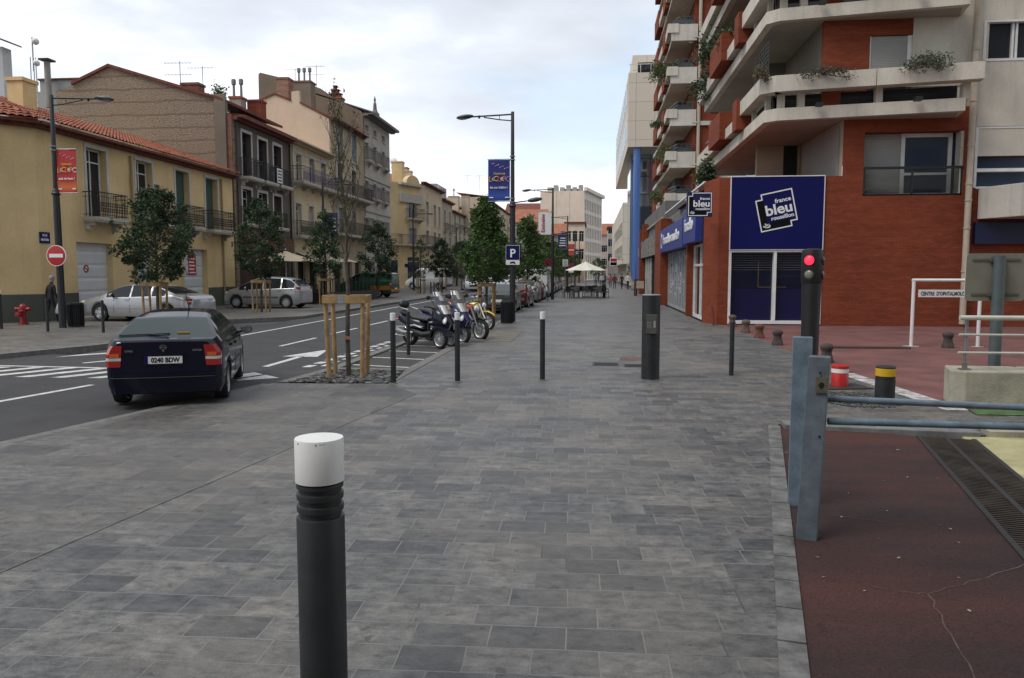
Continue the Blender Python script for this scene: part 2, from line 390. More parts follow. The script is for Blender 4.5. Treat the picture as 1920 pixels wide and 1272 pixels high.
m = MB(); m.prism([(-5.0, 14.75), (-3.62, 14.75), (-3.62, 300), (-5.0, 300)], -.115, ZR+.012)
struct('parking_bay', m, M['bay'])
m = MB(); m.prism([(-11.6, -30), (-3.99, -20), (2.35, 9.84), (4.42, 9.5), (4.95, 11.1), (4.75, 15), (4.8, 22), (4.72, 28.45), (4.2, 29.7), (4.2, 300), (-3.4, 300), (-3.4, 12.75), (-5.45, 12.6), (-6.5, 7.72)], -.115, 0)
struct('pavement', m, PAV)
# larger slabs of the crossing lane, at the left
m = MB(); m.poly([(-11.3, -29, .004), (-4.6, -2, .004), (-3.72, 4.36, .004), (-2.72, 11.7, .004), (-3.4, 12.7, .004), (-5.35, 12.55, .004), (-6.36, 7.72, .004)])
struct('pavement_lane', m, PAVL)
m = MB(); jp = [(-4.6, -2), (-3.72, 4.36), (-2.72, 11.7)]
for a, c in zip(jp, jp[1:]): m.prism([(a[0]-.006, a[1]), (a[0]+.008, a[1]), (c[0]+.008, c[1]), (c[0]-.006, c[1])], -.01, .0052)
struct('pavement_joint', m, mat('joint_mortar', (.15, .148, .14), .9, var=.35, vs_=3))
# kerb courses
def strip(pts, w, z0, z1, side=1):
    a, b = [Vector(p) for p in pts[:2]]; d = (b-a).normalized(); n = Vector((-d.y, d.x))*w*side
    return [a, b, b+n, a+n]
m = MB()
for p0, p1, w in (((-6.52, 7.72), (-5.47, 12.6), .17), ((-6.52-4.9, 7.72-35), (-6.52, 7.72), .17)):
    m.prism(strip((p0, p1), w, 0, 0), -.114, -.012)
m.prism([(-5.42, 12.75), (-5.22, 12.75), (-5.0, 14.75), (-5.0, 300), (-5.2, 300), (-5.2, 14.8)], -.113, .006)
m.prism([(-3.62, 14.75), (-3.4, 12.9), (-3.38, 300), (-3.6, 300)], -.113, .012)
m.prism([(-5.0, 14.5), (-3.6, 14.5), (-3.62, 14.75), (-5.0, 14.75)], -.113, .012)
struct('kerb', m, M['kerb'])
m = MB(); d = Vector((.2128, 1)).normalized(); nn = Vector((-d.y, d.x))
for i in range(44):
    a = Vector((2.31, 9.66))-d*(i*.42); b = a-d*.405; p = [a-nn*.02, b-nn*.02, b+nn*.12, a+nn*.12]
    m.prism([(q.x, q.y) for q in p], -.05, .007+random.uniform(0, .003))
struct('kerb_course', m, mat('edge_pavers', (.135, .132, .127), .8, var=.45, vs_=4.5, bump=.4, bs=80))
# red resin areas
REDM = mat('red_resin_worn', (.10, .026, .019), .92, var=0, spec=.2); N_, L_2, b_2 = nodes(REDM); t_c = N_.new('ShaderNodeTexCoord')
q_ = N_.new('ShaderNodeMapping'); q_.inputs['Scale'].default_value = (.22, .62, 1); L_2.new(t_c.outputs['Object'], q_.inputs[0])
c_1 = ramp(N_, L_2, noise(N_, L_2, q_.outputs[0], 1.0, 5, .6), [(.38, (.031, .022, .022)), (.5, (.050, .027, .025)), (.64, (.074, .032, .028))])
c_2 = mixc(N_, L_2, .5, c_1, ramp(N_, L_2, noise(N_, L_2, t_c.outputs['Object'], 70, 3, .7), [(.36, (.3, .3, .3)), (.5, (.9, .9, .9)), (.7, (1.25, 1.2, 1.2))]), 'MULTIPLY')
c_3 = mixc(N_, L_2, ramp(N_, L_2, noise(N_, L_2, t_c.outputs['Object'], 4.5, 5, .65), [(.63, (0, 0, 0)), (.72, (.75, .75, .75))]), c_2, (.022, .017, .017))
L_2.new(c_3, b_2.inputs['Base Color']); bump(N_, L_2, b_2, noise(N_, L_2, t_c.outputs['Object'], 120, 3, .7), .5, .006)
mk_ = MB(); rk_ = random.Random(1)
for line in ([(1640, 1100), (1690, 1108), (1741, 1113), (1770, 1165), (1800, 1215), (1828, 1272)], [(1741, 1113), (1790, 1098), (1850, 1082), (1925, 1055)], [(1560, 965), (1620, 972), (1672, 980), (1730, 990)]):
    pts = [G(*q) for q in line]; fine = []
    for a, c in zip(pts, pts[1:]):
        for i in range(4): fine.append(a.lerp(c, i/4)+Vector((rk_.uniform(-.012, .012), rk_.uniform(-.012, .012), 0)))
    fine.append(pts[-1])
    for a, c in zip(fine, fine[1:]):
        d = (c-a).normalized(); n = Vector((-d.y, d.x, 0))*rk_.uniform(.002, .006); z_ = Vector((0, 0, -.0035)); mk_.poly([a+n+z_, c+n+z_, c-n+z_, a-n+z_])
struct('cracks', mk_, mat('crack_dust', (.085, .05, .044), .9, var=.3, vs_=6), fix=False)
m = MB(); m.prism([(2.35, 9.84), (-3.99, -20), (-1.5, -20), (2.75, 3.9), (3.95, 9.2)], -.115, -.006)
struct('red_pavement', m, REDM)
m = MB(); m.prism([(4.72, 28.45), (4.8, 22), (4.75, 15), (4.8, 14.9), (5.05, 11.1), (5.6, 11), (40, 11), (40, 28.45)], -.115, -.004)
RED2 = mat('red_resin_plaza', (.155, .062, .055), .85, var=.25, vs_=1.0, bump=.5, bs=120)
struct('red_plaza', m, RED2)
m = MB(); m.poly([(4.62, 14.95, .004), (4.93, 14.95, .004), (5.22, 11.05, .004), (4.88, 11.05, .004)])
struct('white_line', m, mat('worn_white', (.42, .41, .40), .8, var=.5, vs_=6))
m = MB(); m.prism([(4.3, 9.44), (4.95, 9.4), (7.5, 9.2), (14, 9.2), (14, 11.6), (5.2, 11.6), (4.9, 11.4)], -.115, -.0065)
struct('pavement_ramp', m, PAV)
m = MB(); m.prism([(2.36, 9.55), (2.38, 9.86), (4.55, 9.62), (4.5, 9.28)], -.11, .05)
struct('kerb_slab', m, mat('grey_slab', (.16, .16, .16), .8, var=.3, vs_=4, bump=.3, bs=60), bev=.01)
m = MB(); m.prism([(4.6, 9.3), (4.65, 9.6), (16, 9.6), (16, 9.3)], -.11, .06)
struct('kerb_wall', m, M['conc'])
m = MB(); m.poly([(5.15, 10.75, .004), (16, 10.75, .004), (16, 11.15, .004), (5.2, 11.15, .004)])
struct('green_patch', m, M['green'])
m = MB(); m.prism([(4.3, 9.3), (3.05, 3.7), (-1.1, -20), (30, -20), (30, 9.3)], -.115, -.004)
struct('yellow_pavement', m, M['yconc'])
# left pavement
m = MB(); m.prism([(-60, 16.0), (-13.4, 16.1), (-12.6, 18.4), (-12.2, 21.4), (-12.2, 23), (-14.2, 26.2), (-14.2, 29), (-12.4, 31), (-12.2, 33), (-12.2, 300), (-21.2, 300), (-60, 300)], -.115, .05)
struct('left_pavement', m, PAVF)
m = MB(); m.prism([(-13.5, 16.0), (-12.72, 18.4), (-12.32, 21.4), (-12.3, 23), (-12.12, 23), (-12.1, 21.4), (-12.5, 18.3), (-13.3, 15.9)], -.113, .062)
m.prism([(-12.3, 31.3), (-12.1, 31.2), (-12.1, 300), (-12.3, 300)], -.113, .062); m.prism([(-14.2, 29), (-14.2, 28.8), (-12.1, 31.2), (-12.3, 31.3)], -.113, .062)
struct('left_kerb', m, M['kerb'])
# road markings
m = MB(); zp = ZR+.004
def mark(*p): m.poly([(q[0], q[1], zp) for q in p])
def seg(x0, y0, x1, y1, w=.12):
    d = Vector((x1-x0, y1-y0)).normalized(); n = Vector((-d.y, d.x))*w/2; a = Vector((x0, y0)); b = Vector((x1, y1)); mark(a+n, b+n, b-n, a-n)
seg(-10.75, 19, -11.0, 56, .13); seg(-9.5, 7, -8.62, 12.4, .13); seg(-8.45, 14.2, -8.35, 17.0, .12)
for y in range(0, 60):
    if y % 1 == 0 and y < 58:
        y0 = 19.5+4.05*y
        if y0 < 240: seg(-8.2, y0, -8.17, y0+2.6, .12)
# arrows
for ax, ay in ((-6.72, 15.2), (-12.0, 15.3)):
    if ax > -8: seg(ax, ay, ax, ay+2.0, .15); mark((ax-.42, ay+1.9), (ax+.42, ay+1.9), (ax+.1, ay+3.6))
seg(-6.55, 13.2, -6.2, 14.0, .1)
mark((-6.35, 13.15), (-5.75, 13.6), (-6.55, 14.3), (-6.75, 13.9))
mark((-12.3, 16.4), (-11.4, 17.4), (-11.2, 18.1), (-12.1, 17.0)); seg(-10.9, 15.4, -10.4, 16.2, .15)
# chevron hatching of the junction
seg(-13.5, 14.85, -9.0, 14.6, .12)
for i in range(7):
    x = -13.6+i*.72; mark((x, 13.2), (x+.28, 13.2), (x+1.0, 14.62), (x+.72, 14.62))
for i in range(10): mark((-5.95+.02*i, 15.2+i*.62), (-5.75+.02*i, 15.2+i*.62), (-5.72+.02*i, 15.55+i*.62), (-5.92+.02*i, 15.55+i*.62))
for i in range(8): mark((-5.62+.02*i, 15.4+i*.62), (-5.52+.02*i, 15.4+i*.62), (-5.50+.02*i, 15.7+i*.62), (-5.6+.02*i, 15.7+i*.62))
for i in range(6): mark((-11.9+i*1.15, 60), (-11.35+i*1.15, 60), (-11.35+i*1.15, 63.5), (-11.9+i*1.15, 63.5))
seg(-10.9, 66, -10.9, 76, .13)
struct('road_markings', m, M['paint'])
m = MB(); zp = ZR+.017
for i in range(6): seg(-4.98, 15.6+i*1.45, -3.66, 15.25+i*1.45, .1)
struct('bay_markings', m, M['paint'])
# tree pit with loose slate
m = MB(); m.prism([(-5.25, 12.72), (-3.45, 12.78), (-3.62, 14.5), (-5.02, 14.5)], -.112, -.04)
struct('tree_pit_soil', m, mat('soil', (.03, .028, .025), .9))
m = MB(); rs = random.Random(3)
for i in range(900):
    x = rs.uniform(-5.2, -3.5); y = rs.uniform(12.78, 14.45)
    if x < -5.2+(y-12.78)*.12 or x > -3.47-(y-12.78)*.08: continue
    a = rs.uniform(.03, .085); b = a*rs.uniform(.4, .8); T = Matrix.Translation((x, y, -.03+rs.uniform(0, .035))) @ Matrix.Rotation(rs.uniform(0, 6.3), 4, 'Z') @ Matrix.Rotation(rs.uniform(-.4, .4), 4, 'X')
    n = rs.randint(4, 6); m.prism([(a*cos(2*pi*k/n+rs.uniform(-.3, .3)), b*sin(2*pi*k/n+rs.uniform(-.3, .3))) for k in range(n)], 0, rs.uniform(.012, .03), T)
def randtone(name, c1, c2, rough=.7):
    mm = mat(name, c1, rough, var=0); N, L, b = nodes(mm); g = N.new('ShaderNodeNewGeometry')
    L.new(ramp(N, L, g.outputs['Random Per Island'], [(0, c1), (1, c2)]), b.inputs['Base Color']); return mm
tag(m.build('slate_mulch', randtone('slate', (.035, .037, .04), (.15, .15, .14))), 'loose grey slate chippings filling the tree pit by the parking bay', 'stone chippings', kind='stuff')
# dark gravel patch by the short bollards
m = MB()
for i in range(900):
    a = rs.uniform(0, 6.3); q = sqrt(rs.random()); x = 3.95+.62*q*cos(a); y = 11.85+.75*q*sin(a); r = rs.uniform(.012, .03)
    m.ball((x, y, .006), (r, r*.8, r*.6), 6, Matrix.Rotation(rs.uniform(0, 3), 4, 'Z'))
tag(m.build('gravel', randtone('gravel_dark', (.025, .025, .024), (.09, .088, .08))), 'dark gravel spread on the paving beside the short bollards', 'gravel', kind='stuff')
# leaves and litter on the red resin
m = MB()
for i in range(26):
    x = rs.uniform(1.0, 3.6); y = rs.uniform(3.9, 9.0)
    if x < .2128*y+.35: x += .7
    r = rs.uniform(.008, .02); T = Matrix.Translation((x, y, -.002)) @ Matrix.Rotation(rs.uniform(0, 6), 4, 'Z'); m.prism([(r, 0), (.3*r, .6*r), (-r, .2*r), (-.2*r, -.5*r)], 0, .004, T)
tag(m.build('leaf_litter', randtone('litter', (.08, .06, .03), (.30, .28, .23))), 'scattered bits of leaf and litter on the red surface', 'litter', kind='stuff')
# iron covers set in the paving
def cover(label, x, y, w, l, mt, rz=0, bars=0):
    m = MB(); T = Matrix.Translation((x, y, 0)) @ Matrix.Rotation(rz, 4, 'Z')
    m.box(-w/2, w/2, -l/2, l/2, -.05, .007, T)
    o = m.build('cover_plate', mt); tag(o, label, 'cover plate')
    if bars:
        m2 = MB()
        for i in range(bars): m2.box(-w/2+.03, w/2-.03, -l/2+.02+i*(l-.04)/bars, -l/2+.02+(i+.55)*(l-.04)/bars, .0072, .012, T)
        m2.build('rib', M['iron'], o)
rustp = mat('rusty_iron', (.13, .075, .05), .75, var=.35, vs_=6, bump=.4, bs=60); dirtyp = mat('dirty_iron', (.085, .08, .07), .7, var=.35, vs_=7, bump=.4, bs=60)
cover('small dark gully grate set in the grey pavers left of the keypad pillar', .3, 15.95, .55, .55, dirtyp, 0, 7)
cover('rust brown cover plate just left of the keypad pillar, behind the gully grate', .88, 17.0, .5, .55, rustp)
cover('dark gully grate at the foot of the keypad pillar', .88, 15.75, .45, .5, dirtyp, 0, 6)
cover('large stained square manhole cover beside the motorbike bay', -2.72, 22.6, 1.05, 3.6, mat('stained_cover', (.14, .125, .10), .8, var=.3, vs_=3))
cover('long narrow cover in the paving near the shop corner', 2.95, 26.3, 1.0, .5, dirtyp)
cover('flat dark cover on the paving in front of the stone bollards', 3.2, 21.8, .9, .4, dirtyp)
# drain grate
dg = thing('drain_grate', 'rusty two row drain grating between red and yellow paving', 'drain grate', (3.80, 9.24, 0), -math.atan(.2275))
m = MB(); m.box(-.02, .56, -8, 0, -.11, -.09); m.build('drain_channel', mat('drain_dark', (.008, .008, .008), .9, var=0), dg)
m = MB()
for x in (-.03, .255, .54): m.box(x, x+.045, -8, .02, -.09, .006)
m.build('frame', M['iron'], dg)
m = MB()
for i in range(150):
    for x in (.016, .301):
        m.box(x, x+.238, -.04-i*.053, -.018-i*.053, -.035, .004)
m.build('grating', mat('rusty_grate', (.045, .035, .026), .75, .3, var=.5, vs_=2.5, bump=.2, bs=60), dg)
# ------------------------------------------------------------------ bollards and posts
p = _r*0+ray(598, 820); k = (1.215-EYE)/p.z; fx, fy = p.x*k, p.y*k
bo = thing('bollard', 'big dark round bollard with white cap and three rings, nearest in the picture', 'bollard', (fx, fy, 0))
m = MB(); m.lathe([(.103, 0), (.103, .008), (.099, .012), (.099, .878), (.097, .883), (.087, .886), (.087, .905), (.096, .909), (.097, .928), (.096, .934), (.087, .938), (.087, .956), (.096, .960), (.097, .978), (.096, .984), (.087, .988), (.087, 1.003), (.096, 1.007), (.097, 1.018), (.096, 1.024), (.088, 1.028), (.088, 1.05)], 64)
m.build('bollard_shaft', M['bollard'], bo, smooth=30)
m = MB(); m.lathe([(.088, 1.03), (.1, 1.0325), (.1005, 1.034), (.1005, 1.209), (.0985, 1.214), (.0, 1.216)], 64, cap=False)
cp = m.build('bollard_cap', M['cap'], bo, smooth=30)
m = MB()
for a in (-2.2, -1.35): m.tube([(.1003*cos(a), .1003*sin(a), 1.203), (.102*cos(a), .102*sin(a), 1.203)], .003, 6)
for i in range(5): a = -1.2+i*.05; m.tube([(.1003*cos(a), .1003*sin(a), 1.203), (.1008*cos(a), .1008*sin(a), 1.203)], .0018, 5)
m.build('screw', M['iron'], cp)
def wbollard(label, px, py, h=1.21):
    g = G(px, py); o = thing('bollard', label, 'bollard', (g.x, g.y, 0), 0, 'slim white topped bollards')
    m = MB(); m.lathe([(.046, 0), (.046, h-.13)], 24); m.build('bollard_shaft', M['bollard'], o, smooth=40)
    m = MB(); m.lathe([(.047, h-.128), (.047, h-.004), (.043, h)], 24); m.build('bollard_cap', M['cap'], o, smooth=40)
    m = MB(); m.lathe([(.075, .0), (.075, .008), (.05, .012)], 20); m.build('bollard_base', M['kerb'], o, smooth=40)
wbollard('slim grey bollard with white top at the corner of the slate tree pit', 738, 719)
wbollard('slim grey bollard with white top standing in front of the scooters', 858, 716)
wbollard('slim grey bollard with white top alone in mid pavement', 1017, 713)
def gbollard(label, px, py, h=1.0, z=0, r=.043):
    g = G(px, py, z); o = MB().lathe([(r, 0), (r, h-.01), (r*.8, h)], 20).build('bollard', M['bollard'], smooth=40); o.location = g
    tag(o, label, 'bollard', 'plain grey bollards')
gbollard('plain grey bollard without white top among the parking bay lines', 766, 666, 1.0)
gbollard('slim plain dark post between the keypad pillar and the barrier', 1371, 704, 1.0)
gbollard('plain grey bollard on the far pavement in front of the walking man', 90, 622, 1.02, .05)
gbollard('plain grey bollard beside the litter bin and the silver saloon nose', 194, 624, 1.0, .05)
g = G(2, 617, .05); o = thing('bollard', 'grey bollard with white top at the left edge of the picture', 'bollard', (g.x, g.y, .05))
m = MB(); m.lathe([(.06, 0), (.06, 1.15)], 20).build('bollard_shaft', M['bollard'], o, smooth=40); MB().lathe([(.061, 1.152), (.061, 1.27), (.05, 1.28)], 20).build('bollard_cap', M['cap'], o, smooth=40)
# keypad pillar
g = G(1219, 710); kp = thing('keypad_pillar', 'tall black access pillar with a keypad panel on the pavement', 'access pillar', (g.x, g.y, 0), R(-18))
m = MB(); m.prism([(.165*cos(a)*(1 if abs(cos(a)) < .9 else .97), .165*sin(a)) for a in [2*pi*k/28 for k in range(28)]], 0, 1.49); m.build('pillar_body', M['bollard'], kp, smooth=35)
MB().lathe([(.168, 1.491), (.168, 1.50), (.15, 1.512)], 28).build('pillar_cap', mat('pillar_cap', (.2, .2, .2), .5), kp, smooth=35)
m = MB(); m.box(-.045, .145, -.185, -.1, .82, 1.16); pn = m.build('keypad_panel', mat('khaki_panel', (.055, .055, .045), .5), kp, bev=.006)
m = MB()
for i in range(4):
    for j in range(3): m.box(-.02+j*.028, -.004+j*.028, -.19, -.1855, .93+i*.028, .945+i*.028)
m.box(.09, .13, -.19, -.1855, .93, 1.05); m.build('key', mat('key_grey', (.22, .22, .2), .5), pn)
# traffic light bollard
g = G(1516, 703); tl = thing('traffic_light', 'short black traffic signal post showing a red light', 'traffic light', (g.x, g.y, 0), R(-32))
m = MB(); m.lathe([(.155, 0), (.16, .9), (.172, 1.66), (.176, 1.7)], 28); m.build('signal_post', M['black'], tl, smooth=40)
m = MB(); m.lathe([(.172, 1.702), (.188, 1.73), (.188, 2.26), (.18, 2.31), (.1, 2.335)], 28); hd = m.build('signal_head', M['black'], tl, smooth=40)
redl = mat('red_light', (1.0, .012, .03), .3, var=0, emit=2.2)
offl = mat('unlit_lens', (.17, .17, .13), .2, var=.1, coat=.6); offr = mat('unlit_red_lens', (.16, .01, .012), .2, var=0, coat=.6)
for rz, mr in ((0, redl), (R(105), offr)):
    Rz = Matrix.Rotation(rz, 4, 'Z')
    for z, mm, nm in ((2.12, mr, 'red_lamp'), (1.86, offl, 'lower_lamp')):
        T = Rz @ Matrix.Translation((0, -.176, z)) @ Matrix.Rotation(pi/2, 4, 'X')
        MB().lathe([(.084, -.02), (.084, .012), (.06, .03), (0.001, .036)], 24, T).build(nm, mm, tl, smooth=60)
        MB().lathe([(.086, -.01), (.097, -.01), (.097, .022), (.086, .022)], 24, T, cap=False).build('lamp_ring', M['black'], tl)
# stone bollards
STN = [mat('stone_brown', (.11, .075, .06), .85, var=.3, vs_=6, bump=.4, bs=40), mat('stone_red', (.13, .05, .034), .85, var=.3, vs_=6, bump=.4, bs=40), mat('stone_dark', (.06, .048, .042), .85, var=.3, vs_=6, bump=.4, bs=40)]
for x, y, k, lb in ((4.94, 27.7, 0, 'brown waisted stone bollard at the foot of the brick shop corner'), (4.86, 24.9, 0, 'brown waisted stone bollard, second from the brick corner'), (4.86, 22.9, 1, 'brick red waisted stone bollard, third from the brick corner'), (4.86, 20.7, 2, 'dark waisted stone bollard just left of the traffic signal'), (4.95, 16.75, 2, 'dark waisted stone bollard half hidden behind the barrier post'), (8.98, 20.4, 2, 'dark waisted stone bollard under the white sign frame')):
    o = MB().lathe([(.19, 0), (.19, .04), (.165, .12), (.125, .26), (.135, .34), (.165, .38), (.17, .44), (.15, .49), (.09, .525), (.02, .535)], 24).build('stone_bollard', STN[k], smooth=50); o.scale = (.8, .8, .78)
    o.location = (x, y, -.004); tag(o, lb, 'stone bollard', 'waisted stone bollards')
# red and white short bollard, yellow banded short bollard
o = thing('short_bollard', 'short red bollard with a white reflective band on a dark plate', 'bollard', (4.11, 13.15, 0), .2)
plastr = mat('red_plastic', (.45, .02, .018), .4, var=.1)
MB().box(-.4, .42, -.3, .3, 0, .02).build('base_plate', mat('rubber_plate', (.03, .026, .024), .8), o)
MB().lathe([(.135, .021), (.135, .24), (.132, .245)], 28).build('bollard_shaft', plastr, o, smooth=40); MB().lathe([(.137, .246), (.137, .315)], 28).build('reflective_band', M['cap'], o, smooth=40)
MB().lathe([(.135, .316), (.142, .32), (.142, .36), (.12, .37)], 28).build('bollard_cap', plastr, o, smooth=40)
g = G(1658, 757); o = thing('short_bollard', 'short dark round bollard with a yellow band at its top', 'bollard', (g.x, g.y, 0))
MB().lathe([(.135, 0), (.135, .36), (.128, .363), (.128, .372), (.135, .375), (.135, .392), (.128, .395), (.128, .404), (.135, .407)], 32).build('bollard_shaft', M['bollard'], o, smooth=30)
MB().lathe([(.137, .408), (.137, .52)], 32).build('reflective_band', mat('yellow_band', (.62, .36, .01), .45, var=.1), o, smooth=30); MB().lathe([(.136, .521), (.136, .54), (.12, .55)], 32).build('bollard_cap', M['bollard'], o, smooth=30)
# swing barrier
ba = thing('swing_barrier', 'weathered blue grey steel swing barrier with two posts and two rails', 'barrier', (1.66, 5.62, 0))
m = MB()
def rpost(m, x, y, w, d, z0, z1, lean=(0, 0), rz=0):
    c = []
    for z in (z0, z1):
        for sx, sy in ((-1, -1), (1, -1), (1, 1), (-1, 1)):
            px_, py_ = sx*w/2, sy*d/2; c.append((x+px_*cos(rz)-py_*sin(rz)+lean[0]*z, y+px_*sin(rz)+py_*cos(rz)+lean[1]*z, z))
    m.hexa(c)
rpost(m, -.10, -.03, .14, .12, -.1, 1.31, (.035, .0), R(-20)); near = m.build('lock_post', M['greyP'], ba, bev=.004)
m = MB(); m.box(-.055, .02, -.125, -.09, 1.06, 1.17, Matrix.Rotation(R(-20), 4, 'Z')); m.build('lock_plate', mat('lock_brass', (.12, .11, .08), .5, .5, var=.3), near)
m = MB(); m.tube([(-.06, -.11, 1.115), (-.06, -.118, 1.115)], .02, 12); m.tube([(-.07, -.1, 1.2), (-.07, -.108, 1.2)], .008, 8); m.tube([(-.06, -.1, .75), (-.06, -.108, .75)], .008, 8)
m.build('bolt_hole', M['black'], near)
m = MB(); rpost(m, .04, .78, .15, .1, -.1, 1.38, (.0, 0), R(-12)); m.build('hinge_post', M['blueG'], ba, bev=.004)
m = MB(); m.box(-.065, .0, -.112, -.085, .76, .9, Matrix.Rotation(R(-20), 4, 'Z')); m.build('hasp', M['greyP'], near)
MB().tube([(.02, .02, 1.0), (1.6, .0, .955), (3.6, -.05, .90), (5, -.08, .86)], .0235, 16).build('rail', M['blueG'], ba, smooth=50)
MB().tube([(.02, -.02, .845), (1.2, -.03, .835), (3.6, -.06, .82), (5, -.08, .81)], .026, 16).build('rail', M['blueG'], ba, smooth=50)
# concrete planter wall with its railing
pl = thing('concrete_wall', 'low concrete wall block with a vertical joint, carrying a railing', 'low wall', (5.15, 11.25, 0))
m = MB(); m.prism([(-.07, .2), (.06, 0), (1.02, -.02), (1.02, .7), (.1, .75)], .01, .52); m.build('wall_block', M['conc'], pl, bev=.02)
m = MB(); m.prism([(1.06, -.02), (6, -.1), (6, .7), (1.06, .7)], .01, .52); m.build('wall_block', M['conc'], pl, bev=.02)
MB().box(1.0, 1.08, .03, .6, .02, .5).build('joint', M['iron'], pl)
ra = thing('railing', 'pale metal railing with three rails on top of the concrete wall', 'railing', (5.28, 11.45, .522))
m = MB(); m.tube([(0, 0, 0), (0, 0, .72)], .022, 12); m.box(-.07, .07, -.05, .05, 0, .02); m.box(-.025, .025, -.03, .03, .02, .1)
m.build('baluster', M['steel'], ra, smooth=40)
m = MB(); m.tube([(3.2, 0, 0), (3.2, 0, .72)], .022, 12); m.box(3.13, 3.27, -.05, .05, 0, .02); m.build('baluster', M['steel'], ra, smooth=40)
for z, r in ((.74, .034), (.5, .017), (.245, .017)): MB().tube([(-.11, -.03, z), (6, -.06, z)], r, 12).build('rail', mat('pale_rail', (.52, .52, .47), .45, .2), ra, smooth=40)
# road sign seen from behind
P0 = PY(1873, 520, 12.9); sg = thing('road_sign', 'square road sign seen from behind on a grey post', 'road sign', (P0.x, P0.y, 0))
MB().tube([(0, 0, -.1), (0, 0, 2.16)], .088, 20).build('sign_post', mat('post_bluegrey', (.075, .095, .10), .5, var=.15), sg, smooth=50)
T = Matrix.Rotation(pi/2, 4, 'X')
def rrect(x0, x1, y0, y1, r, n=5):
    pts = []
    for cx_, cy_, a0 in ((x1-r, y1-r, 0), (x0+r, y1-r, 90), (x0+r, y0+r, 180), (x1-r, y0+r, 270)):
        for k in range(n+1): a = R(a0+90*k/n); pts.append((cx_+r*cos(a), cy_+r*sin(a)))
    return pts
oliv = mat('sign_back', (.10, .098, .075), .55, var=.12)
bk = MB().prism(rrect(-.44, .44, 1.455, 2.19, .06), -.13, -.115, T).build('sign_panel', oliv, sg)
m = MB(); m.prism(rrect(-.45, .45, 1.445, 2.2, .065), -.112, -.10, T); m.build('panel_rim', mat('sign_rim', (.18, .175, .14), .5), sg)
sf_ = MB().prism(rrect(-.44, .44, 1.455, 2.19, .06), -.146, -.131, T).build('sign_face', M['white'], sg)
m = MB()
for z in (1.55, 2.1): m.box(-.36, .36, .085, .098, z-.016, z+.016); m.box(-.11, .11, .05, .083, z-.03, z+.03)
o = m.build('clamp', oliv, sg)
# white direction frame
wf = thing('direction_sign', 'white tubular frame carrying a narrow sign with an arrow to the right', 'direction sign', (8.19, 20.65, 0))
MB().tube([(0, 0, 0), (0, 0, 1.68)], .042, 12).build('leg', M['white'], wf, smooth=40)
MB().tube([(1.62, 0, 0), (1.62, 0, 1.68)], .042, 12).build('leg', M['white'], wf, smooth=40)
MB().tube([(-.04, 0, 1.7), (1.66, 0, 1.7)], .04, 12).build('crossbar', M['white'], wf, smooth=40)
MB().lathe([(.15, 0), (.15, .012)], 20, Matrix.Translation((1.62, 0, 0))).build('foot_plate', mat('foot_grey', (.3, .28, .27), .7), wf); m = MB(); m.lathe([(.2, 0), (.2, .01)], 20); m.build('foot_plate', mat('foot_grey', (.3, .28, .27), .7), wf)
sp_ = MB().box(.12, 1.6, -.03, .0, 1.27, 1.46).build('sign_panel', M['white'], wf)
navy = mat('navy_lettering', (.02, .025, .13), .5, var=0)
text("CENTRE  D'OPHTALMOLOGIE", .135, mat('grey_lettering', (.05, .055, .08), .5, var=0), sp_, (.77, -.033, 1.315), (1, 0, 0), (0, 0, 1), bold=.004, wfit=1.2)
m = MB(); m.prism([(1.42, 1.355), (1.5, 1.355), (1.47, 1.31), (1.505, 1.31), (1.56, 1.368), (1.505, 1.426), (1.47, 1.426), (1.5, 1.381), (1.42, 1.381)], .031, .034, T); m.build('arrow', navy, sp_)
MB().box(5.9, 7.9, 19.9, 20.1, -.01, .05).build('kerb_bar', mat('brown_edge', (.09, .05, .04), .8))
tag(bpy.data.objects['kerb_bar'], 'low brown edging bar lying on the red plaza', 'edging')
# timber tree guards
def guard(label, x, y, h=1.53, w=.55, rz=0, lean=.05, z=0, tagp=False):
    o = thing('tree_guard', label, 'tree guard', (x, y, z), rz, 'timber tree guards')
    for sx, sy in ((-1, -1), (1, -1), (1, 1), (-1, 1)):
        MB().tube([(sx*w*(.5-lean), sy*w*(.5-lean), -.15), (sx*w*.5, sy*w*.5, h-.13)], [.044, .04], 10).build('stake', M['wood'], o, smooth=50)
    for i in range(4):
        a = Matrix.Rotation(i*pi/2, 4, 'Z')
        m = MB(); e = .05 if i % 2 == 0 else -.06; m.box(-w/2-e, w/2+e, -w/2-.068, -w/2-.032, h-.14, h, a); b = m.build('rail', M['wood'], o, bev=.004)
        if i == 0 and tagp:
            MB().box(-.1, .0, -w/2-.0715, -w/2-.0685, h-.138, h-.002).build('label_tag', mat('tag_print', (.25, .33, .36), .6, var=.5, vs_=60), b)
    return o
guard('near timber tree guard of four stakes round the bare sapling', -4.43, 13.62, 1.53, .66, R(8), .06, -.04, True)
guard('timber tree guard behind the motorbikes with a tall green tree', -4.28, 31.2, 1.5, .6, 0, .02, -.04)
guard('timber tree guard right of the red parked car', -4.1, 48.8, 1.5, .6, 0, .02, -.04)
guard('timber tree guard under the leafy tree in front of the yellow garages', -15.4, 25.8, 1.5, .6, R(10), .02, .05)
guard('timber tree guard in front of the silver people carrier', -15.35, 34.5, 1.5, .62, R(5), .02, .05)
guard('timber tree guard beside the black terrace screen', -15.3, 43.2, 1.5, .6, 0, .02, .05)
guard('timber tree guard on the far kerb left of the white van', -14.95, 66.5, 1.5, .6, 0, .02, .05)
guard('timber tree guard in front of the white van tail', -14.9, 76.5, 1.5, .6, 0, .02, .05)
